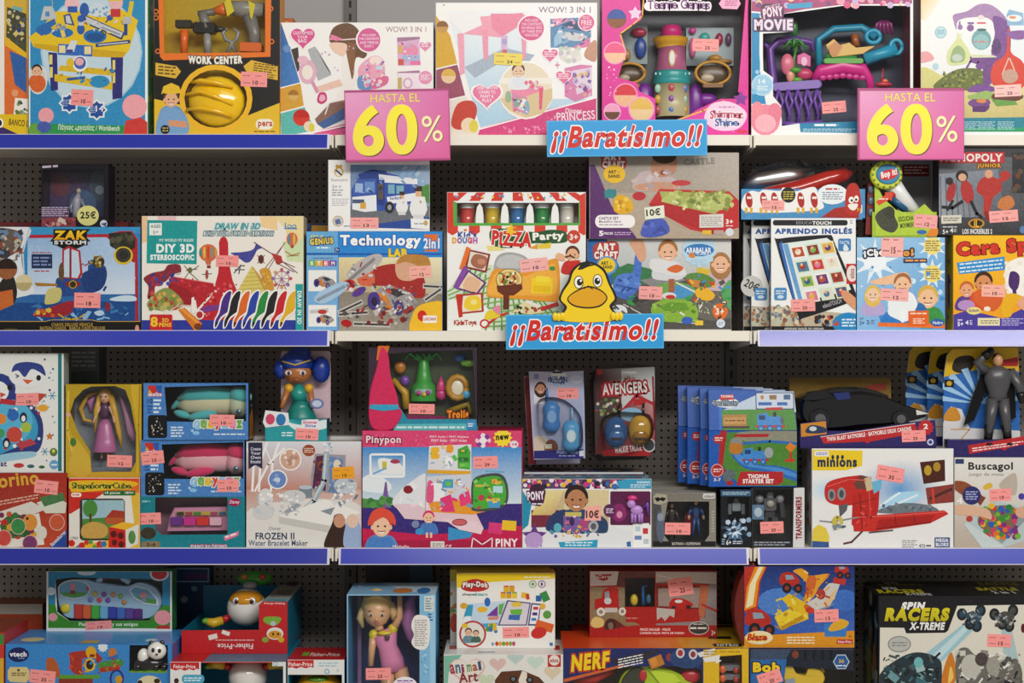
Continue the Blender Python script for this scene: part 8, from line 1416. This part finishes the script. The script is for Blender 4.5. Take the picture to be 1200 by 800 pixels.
# --- blaster boxes, red truck box
m_ = (650,655,235 / 1200)
q = Pack('toy_box','second orange and yellow blaster box behind the front one','toy box',(672,756,876,880),0.20,0.17,Z4,'26306a',top='c8441f',group='toy blaster boxes'); g = q.face('T'); g.R(672,0,800,p.d * 2,'c03a1c').R(810,0,876,p.d * 2,'d8a81f').R(845,10,872,22,'1c1a14'); q.done()
w = cr(m_,[(75,735),(420,640),(800,640),(880,660),(880,1100),(75,1100)]); w2 = cr(m_,[(985,580),(1120,570),(1125,1100),(985,1100)])
nf = p = Pack('toy_box','front toy blaster box, orange top, navy front and yellow end','toy box',(660,759,878,898),-0.05,0.235,Z4,'232c64',side='c8981f',top='d8581f',wins=[w,w2],inner='3a2c24',mat='gloss',group='toy blaster boxes')
g = p.face('T'); D = p.d
for i,(a,b,c0,c1) in enumerate(((660,740,'d4401c','d85a1e'),(740,800,'d85a1e','e0861f'),(800,878,'dc9a1f','d8b428'))): g.G(a,0,b,D,c0,c1,True)
g.R(838,D - 30,872,D - 10,'1a1812').T('NITRO',842,D - 27,868,D - 13,'e8e4dc',bold=.05,shear=.2).R(838,D - 80,866,D - 62,'2a2418')
f = p.face().crop(*m_); f.P([(890,540),(1160,530),(1160,1200),(1125,1200),(1120,570),(985,580),(985,1200),(890,1200)],'d8b022').P([(56,715),(420,625),(420,640),(56,735)],'c8602c').T('NERF',92,560,335,660,'e8c81f',bold=.05,shear=.25,rot=-6,out='c0401c',ow=8).P([(340,600),(560,545),(640,540),(540,600),(380,640)],'2c2c34')
for i in range(4): f.TL(378,578 + i * 16,530,592 + i * 16,1,'e4e4e8',rot=-12)
f.R(565,580,650,645,'b8762c',-22).R(575,590,615,640,'d08a3c',-22).E(685,585,20,24,'8a3a44').B([(690,600),(720,550),(860,540),(890,600),(830,650),(730,640)],'2c4470').E(752,560,26,30,'c8c8cc').E(752,560,16,20,'a83a44').E(828,568,26,30,'c8c8cc').E(828,568,15,19,'8a3440').P([(850,560),(960,530),(955,570),(870,585)],'d8d4ce').P([(885,590),(990,570),(985,600),(1000,605),(965,625),(965,610),(900,615)],'e0dcd6').TL(990,545,1110,562,1,'a8861c').TL(892,545,975,575,2,'a8861c')
t = p.toy('toy_blaster').crop(*m_); t.prism(spline([(380,800),(420,690),(520,640),(640,650),(760,700),(840,760),(830,900),(600,920),(420,900)],4),40,110,'a8c41c',bev=12).prism(spline([(400,760),(440,680),(520,650),(540,760),(480,820)],4),28,60,'33362c',bev=6).ell(530,700,26,24,36,10,'b8262c').tube([(120,730,80),(240,720,80),(350,680,80)],[30,40,20],'b82a24').ell(820,710,60,60,44,30,'b82430').prism([(560,660),(720,690),(760,740),(640,760)],26,44,'c4dc34',bev=4)
for y_ in (665,720): t = p.toy('toy_car').crop(*m_); t.box(1000,y_ - 25,1115,y_ + 10,40,100,'6a6c72',ch=8); t.ell(1008,y_,34,22,24,14,'d8602c'); t.ell(1090,y_ + 6,36,18,20,12,'a8322c')
p.done()
p = Pack('toy_box','red transporter truck box with a pink sticker, on the front blaster box','toy box',(691,669,840,746.5),0.095,0.11,nf.ztop,'a8241f',side='8a1c1a',mat='gloss',wins=[cr(m_,[(420,110),(600,110),(600,285),(420,285)])],inner='5a1c1c')
f = p.face().crop(*m_)
f.P([(212,70),(385,62),(370,155),(212,160)],'d4d2ce').P([(240,92),(345,88),(320,120),(292,130),(262,120)],'a8262c').T('Cars',255,94,332,114,'e8d8d4',bold=.04,shear=.2).P([(212,165),(420,170),(420,340),(520,400),(212,400)],'8a7a5a').P([(385,60),(600,60),(600,108),(420,108),(415,170),(370,155)],'6a4038').P([(605,75),(968,75),(968,400),(605,400)],'8a8484').P([(605,75),(968,80),(968,150),(700,130),(605,140)],'c8c4c0').L([(610,95),(760,130)],6,'e4e0dc').P([(605,150),(920,150),(900,350),(605,330)],'7a2420').P([(620,175),(870,170),(860,290),(620,280)],'9a8a84').P([(870,150),(925,160),(895,355),(860,340)],'b86a4a').L([(610,150),(920,152)],12,'b82a24').L([(880,270),(968,310)],14,'a8322c')
f.B([(685,270),(710,235),(780,240),(830,275),(760,298),(700,296)],'b8201f').E(742,252,24,10,'d8e0e4').E(712,290,14,12,'2a2020').E(800,285,14,12,'2a2020').P([(430,285),(610,290),(860,300),(870,370),(600,385),(425,375)],'a8201c').P([(610,290),(720,300),(715,350),(690,335),(660,370),(640,345),(612,365)],'b8b6b2').TL(430,345,500,362,1,'c8807a')
f.P([(240,300),(238,240),(280,232),(290,185),(330,168),(380,175),(385,300)],'b01f1c').P([(300,195),(325,190),(330,240),(300,245)],'8a98a0').E(318,250,22,20,'c8ccd0').R(300,290,375,318,'c4c2be').E(277,315,26,26,'e0dcd4').E(277,315,12,12,'8a8680').E(405,312,22,24,'e0dcd4').E(405,312,10,12,'8a8680').R(388,190,402,285,'8a7a74').B([(215,385),(240,345),(290,360),(290,400),(240,410)],'d8c078').B([(300,420),(310,365),(350,355),(420,400),(470,440),(400,450)],'6a2420').E(335,398,32,42,'3a2a24').E(335,398,16,22,'7a6a5c')
f.P([(205,440),(480,395),(968,395),(968,462),(205,465)],'a8201f').T('MACK HAULER · MACK',510,412,694,428,'f0dcd8',bold=.03,shear=.2).T('CAMIÓN MACK PISTA DE FUEGO',510,432,774,448,'f0dcd8',bold=.03,shear=.2).E(862,412,62,40,'3a3838').ring(862,412,62,40,5,'c8c0bc').TL(810,402,914,424,1,'e0dad6').TL(830,382,895,396,1,'c8c0bc').T('3+',938,425,962,455,'f0dcd8').sticker(680,112,826,216,'25',-8)
t = p.toy('toy_figure').crop(*m_); t.ell(478,250,40,24,36,20,'d8c02c'); t = p.toy('toy_pump').crop(*m_); t.tube([(535,280,50),(532,170,50),(560,165,50)],[12,10,8],'2a6cc0').ell(566,245,50,16,30,14,'3a6a8a'); p.done()
# --- builder box, race track box, battle robots
n_ = (855,655,155 / 855)
bb = p = Pack('toy_box','dark blue digger box below the race ramp box','toy box',(878.5,762.5,1000.5,898),-0.035,0.15,Z4,'1c2434',side='141a26',top='2a3448',mat='gloss',wins=[cr(n_,[(360,700),(800,730),(800,1250),(150,1250),(150,830),(345,830)])],inner='2a2c34')
f = p.face().crop(*n_); f.P([(135,590),(400,590),(360,660),(135,660)],'3a4a64').P([(135,660),(370,655),(345,830),(135,830)],'2a66a8').T('Bob',150,675,325,740,'e8c41c',bold=.06,out='14203c',ow=8)
for i in range(4): f.R(480 + i * 55,590,500 + i * 55,660,'10141e')
f.E(425,625,22,26,'7a3a28').P(circ(722,672,54,54,6),'b8c8d8').P(circ(722,672,47,47,6),'2a5a9a').T('36',705,655,740,680,'e8b43c').TL(690,690,752,705,1,'d8e4f0').P([(176,770),(320,715),(345,790),(200,845)],'f09a98').sticker(182,735,335,822,'20',-18)
t = p.toy('toy_digger','shiny').crop(*n_); t.prism(spline([(350,720),(400,700),(430,750),(500,760),(520,715),(590,730),(620,790),(560,850),(380,850)],4),20,90,'d8b41c',bev=8).tube([(540,730,50),(600,715,50),(620,750,50)],[14,14,8],'c8a41c').prism([(360,790),(420,780),(440,850),(370,850)],14,22,'8a98a8').box(340,850,760,1000,20,110,'d8b41c',ch=20).wheel(400,1050,40,90,60,'1a1a1c','d8b41c'); p.done()
p = Pack('toy_box','blue and orange race ramp box with a curved left edge','toy box',(872,666,1001.5,762),-0.02,0.11,bb.ztop,'1f3c8c',side='161c34',mat='gloss')
m = MB(); m.crop(*n_); m.prism(spline([(170,62),(130,62),(70,150),(35,300),(45,450),(95,574),(170,574),(175,320)],4),6,200,'6a1c14'); m.build('rounded_end','gloss',p.root,p.s,p.off)
f = p.face().crop(*n_); f.GP([(95,55),(815,55),(815,480),(95,500)],['1a2c6c','1c2a6a','3a66b8','2c58b0']).E(330,290,150,90,'4a7ac4').E(740,280,90,70,'3c6cbc').P([(95,510),(815,475),(815,585),(95,585)],'d8901c').P([(95,55),(245,55),(200,150),(180,330),(95,360)],'b8301c').P([(165,60),(235,58),(190,160),(170,320),(95,345),(110,200)],'e08a1c').P([(190,62),(220,60),(172,160),(150,310),(105,330),(130,180)],'e8dcb0')
f.P([(335,270),(385,235),(500,300),(510,400),(330,470),(290,390),(390,330)],'d8b41f').P([(290,385),(400,330),(470,370),(340,450)],'e0c42c').P([(330,450),(470,375),(480,400),(340,475)],'b88a18').B([(410,90),(470,75),(520,120),(640,110),(580,190),(540,260),(480,290),(500,180),(450,120)],'dc9a20').B([(500,140),(560,130),(540,230),(500,260)],'c8642a').P([(495,300),(560,260),(640,170),(720,160),(680,260),(650,310),(560,345)],'c8c4c0').P([(600,300),(690,200),(680,270),(620,320)],'d8b88a').E(590,240,30,34,'a83a30').P([(490,300),(560,345),(520,370),(490,350)],'c03a20').P([(650,310),(680,300),(640,325),(560,350)],'9a9894').R(670,135,750,175,'b8302a',8)
for x,y_,s_ in ((380,155,1.0),(720,85,.7),(175,410,1.3)):
    f.B([(x - 60 * s_,y_),(x - 40 * s_,y_ - 50 * s_),(x + 20 * s_,y_ - 55 * s_),(x + 70 * s_,y_ - 10 * s_),(x + 50 * s_,y_ + 30 * s_),(x - 40 * s_,y_ + 25 * s_)],'b02a20').P([(x - 20 * s_,y_ - 40 * s_),(x + 25 * s_,y_ - 38 * s_),(x + 40 * s_,y_ - 12 * s_),(x - 15 * s_,y_ - 8 * s_)],'8a9aa8').E(x - 10 * s_,y_ + 45 * s_,30 * s_,34 * s_,'1c1a1e').E(x - 10 * s_,y_ + 45 * s_,14 * s_,16 * s_,'8a3428').E(x + 62 * s_,y_ + 48 * s_,28 * s_,30 * s_,'1c1a1e').E(x + 62 * s_,y_ + 48 * s_,13 * s_,14 * s_,'8a3428')
f.bits(300,240,520,460,24,10,44,['e0c42c','b88a18','c8a01c','e8d45c'],5).bits(480,90,640,330,24,8,36,['dc9a20','c8642a','e8c060','a83a30'],4).E(190,520,90,44,'e8d8b0').T('Blaze',112,495,240,540,'c02a20',bold=.05,shear=.2,out='e8c83c',ow=4)
for i in range(3): f.TL(370,512 + i * 18,548,528 + i * 18,1,'f0e4c8')
f.P([(610,430),(770,420),(750,515),(615,515)],'3a78c0').B([(640,460),(700,400),(770,420),(740,460),(660,480)],'d8a42c').R(692,532,795,562,'c02a26').T('Fisher-Price',700,538,788,556,'f0e0dc').T('3+',770,502,790,522,'6a3c10').sticker(548,338,704,420,'15',-2); p.done()
o_ = (995,655,205 / 1131)
def racers(rect,y,d,label,full):
    p = Pack('toy_box',label,'toy box',rect,y,d,Z4,'16151a',side='15161c',top='121216',mat='gloss',group='battle robot boxes'); D = p.d; x0 = rect[0]
    g = p.face('T'); g.T('RACERS',x0 + 6,D - 55,x0 + 62,D - 22,'b8aa1c',bold=.06,shear=.2).T('SPIN',x0 + 18,D - 75,x0 + 36,D - 55,'c8c8c8',bold=.05,shear=.2).T('X-TREME',x0 + 34,D - 22,x0 + 66,D - 6,'c8c8c8',bold=.04,shear=.2).T('BATTLE',x0 + 130,D - 72,x0 + 180,D - 45,'b8aa1c',bold=.05,shear=.2).T('2 in 1',x0 + 142,D - 40,x0 + 168,D - 20,'c8c8c8',bold=.05).L([(x0 + 80,D - 35),(x0 + 96,D - 55),(x0 + 120,D - 55)],3,'3a3a40')
    l = p.face('L'); l.dots(10,rect[1] + 5,D - 4,rect[1] + 130,50,4,12,['2a4a5c','5a7a88','1c2a3a','8a8a80','8a5a24']).R(20,rect[1] + 70,45,rect[1] + 180,'8a8420')
    if full:
        f = p.face().crop(*o_); f.P([(200,440),(360,442),(370,478),(630,470),(700,300),(1300,290),(1300,1400),(190,1400)],'d8d4c8').P([(200,245),(700,235),(700,300),(640,460),(620,474),(370,478),(355,440),(200,438)],'17161b')
        f.T('SPIN',336,275,495,325,'e8e8e8',bold=.07,shear=.25).T('RACERS',228,312,652,400,'d4c81f',bold=.07,shear=.2,c2='b8aa18').T('X-TREME',388,406,622,456,'e8e8e8',bold=.05,shear=.25)
        f.P([(480,620),(760,400),(830,430),(600,660)],'9ac0cc').P([(540,620),(770,410),(800,420),(590,640)],'bcd6dc').P([(980,400),(1040,400),(1110,720),(1000,660)],'a8c0c4').E(325,548,76,54,'8a8c88').E(325,548,68,46,'b4b6b2').TL(275,530,375,566,2,'8a8c88')
        for x,y_,c in ((800,375,'2c4658'),(1010,375,'4a4844')):
            for dx,dy in ((-70,-20),(50,-45),(25,55),(-20,40)): f.E(x + dx,y_ + dy,34,40,'1c2228').E(x + dx,y_ + dy,18,22,c)
            f.B([(x - 50,y_ - 10),(x,y_ - 40),(x + 60,y_ - 10),(x + 20,y_ + 40)],c).bits(x - 60,y_ - 45,x + 65,y_ + 50,26,8,34,['6a7a84',c,'a8a8a4','1c2228'],5)
        f.B([(200,740),(320,640),(440,600),(560,630),(600,700),(560,900),(300,960),(200,860)],'25343c').bits(220,620,590,900,90,14,70,['3a6a74','1a2428','6a949c','4a545a','14181c','2c4a54','9ab8bc'],5).E(448,665,30,34,'6ab0b4').B([(600,800),(620,680),(660,600),(690,700),(680,800)],'c87a24').B([(640,800),(655,690),(675,760)],'e8c060')
        f.B([(690,780),(700,600),(760,570),(820,620),(900,610),(1000,680),(1080,640),(1120,760),(1050,900),(760,940)],'6a6862').bits(700,600,1110,900,90,14,70,['a8a69e','3a3a3c','8a8880','c8c6be','24242a','585650','e0ded6'],5).E(785,690,62,78,'bab8b0').E(855,645,42,44,'4a4240').E(930,690,44,60,'9a988e').E(1125,445,14,30,'5a1c20').sticker(893,484,1048,566,'15',2)
    return p.done()
racers((1029.5,698,1240,898),-0.05,0.17,'front black battle robot box with yellow lettering and pink sticker',True); racers((1031,700,1240,885),0.125,0.17,'second black battle robot box, only its top showing',False)
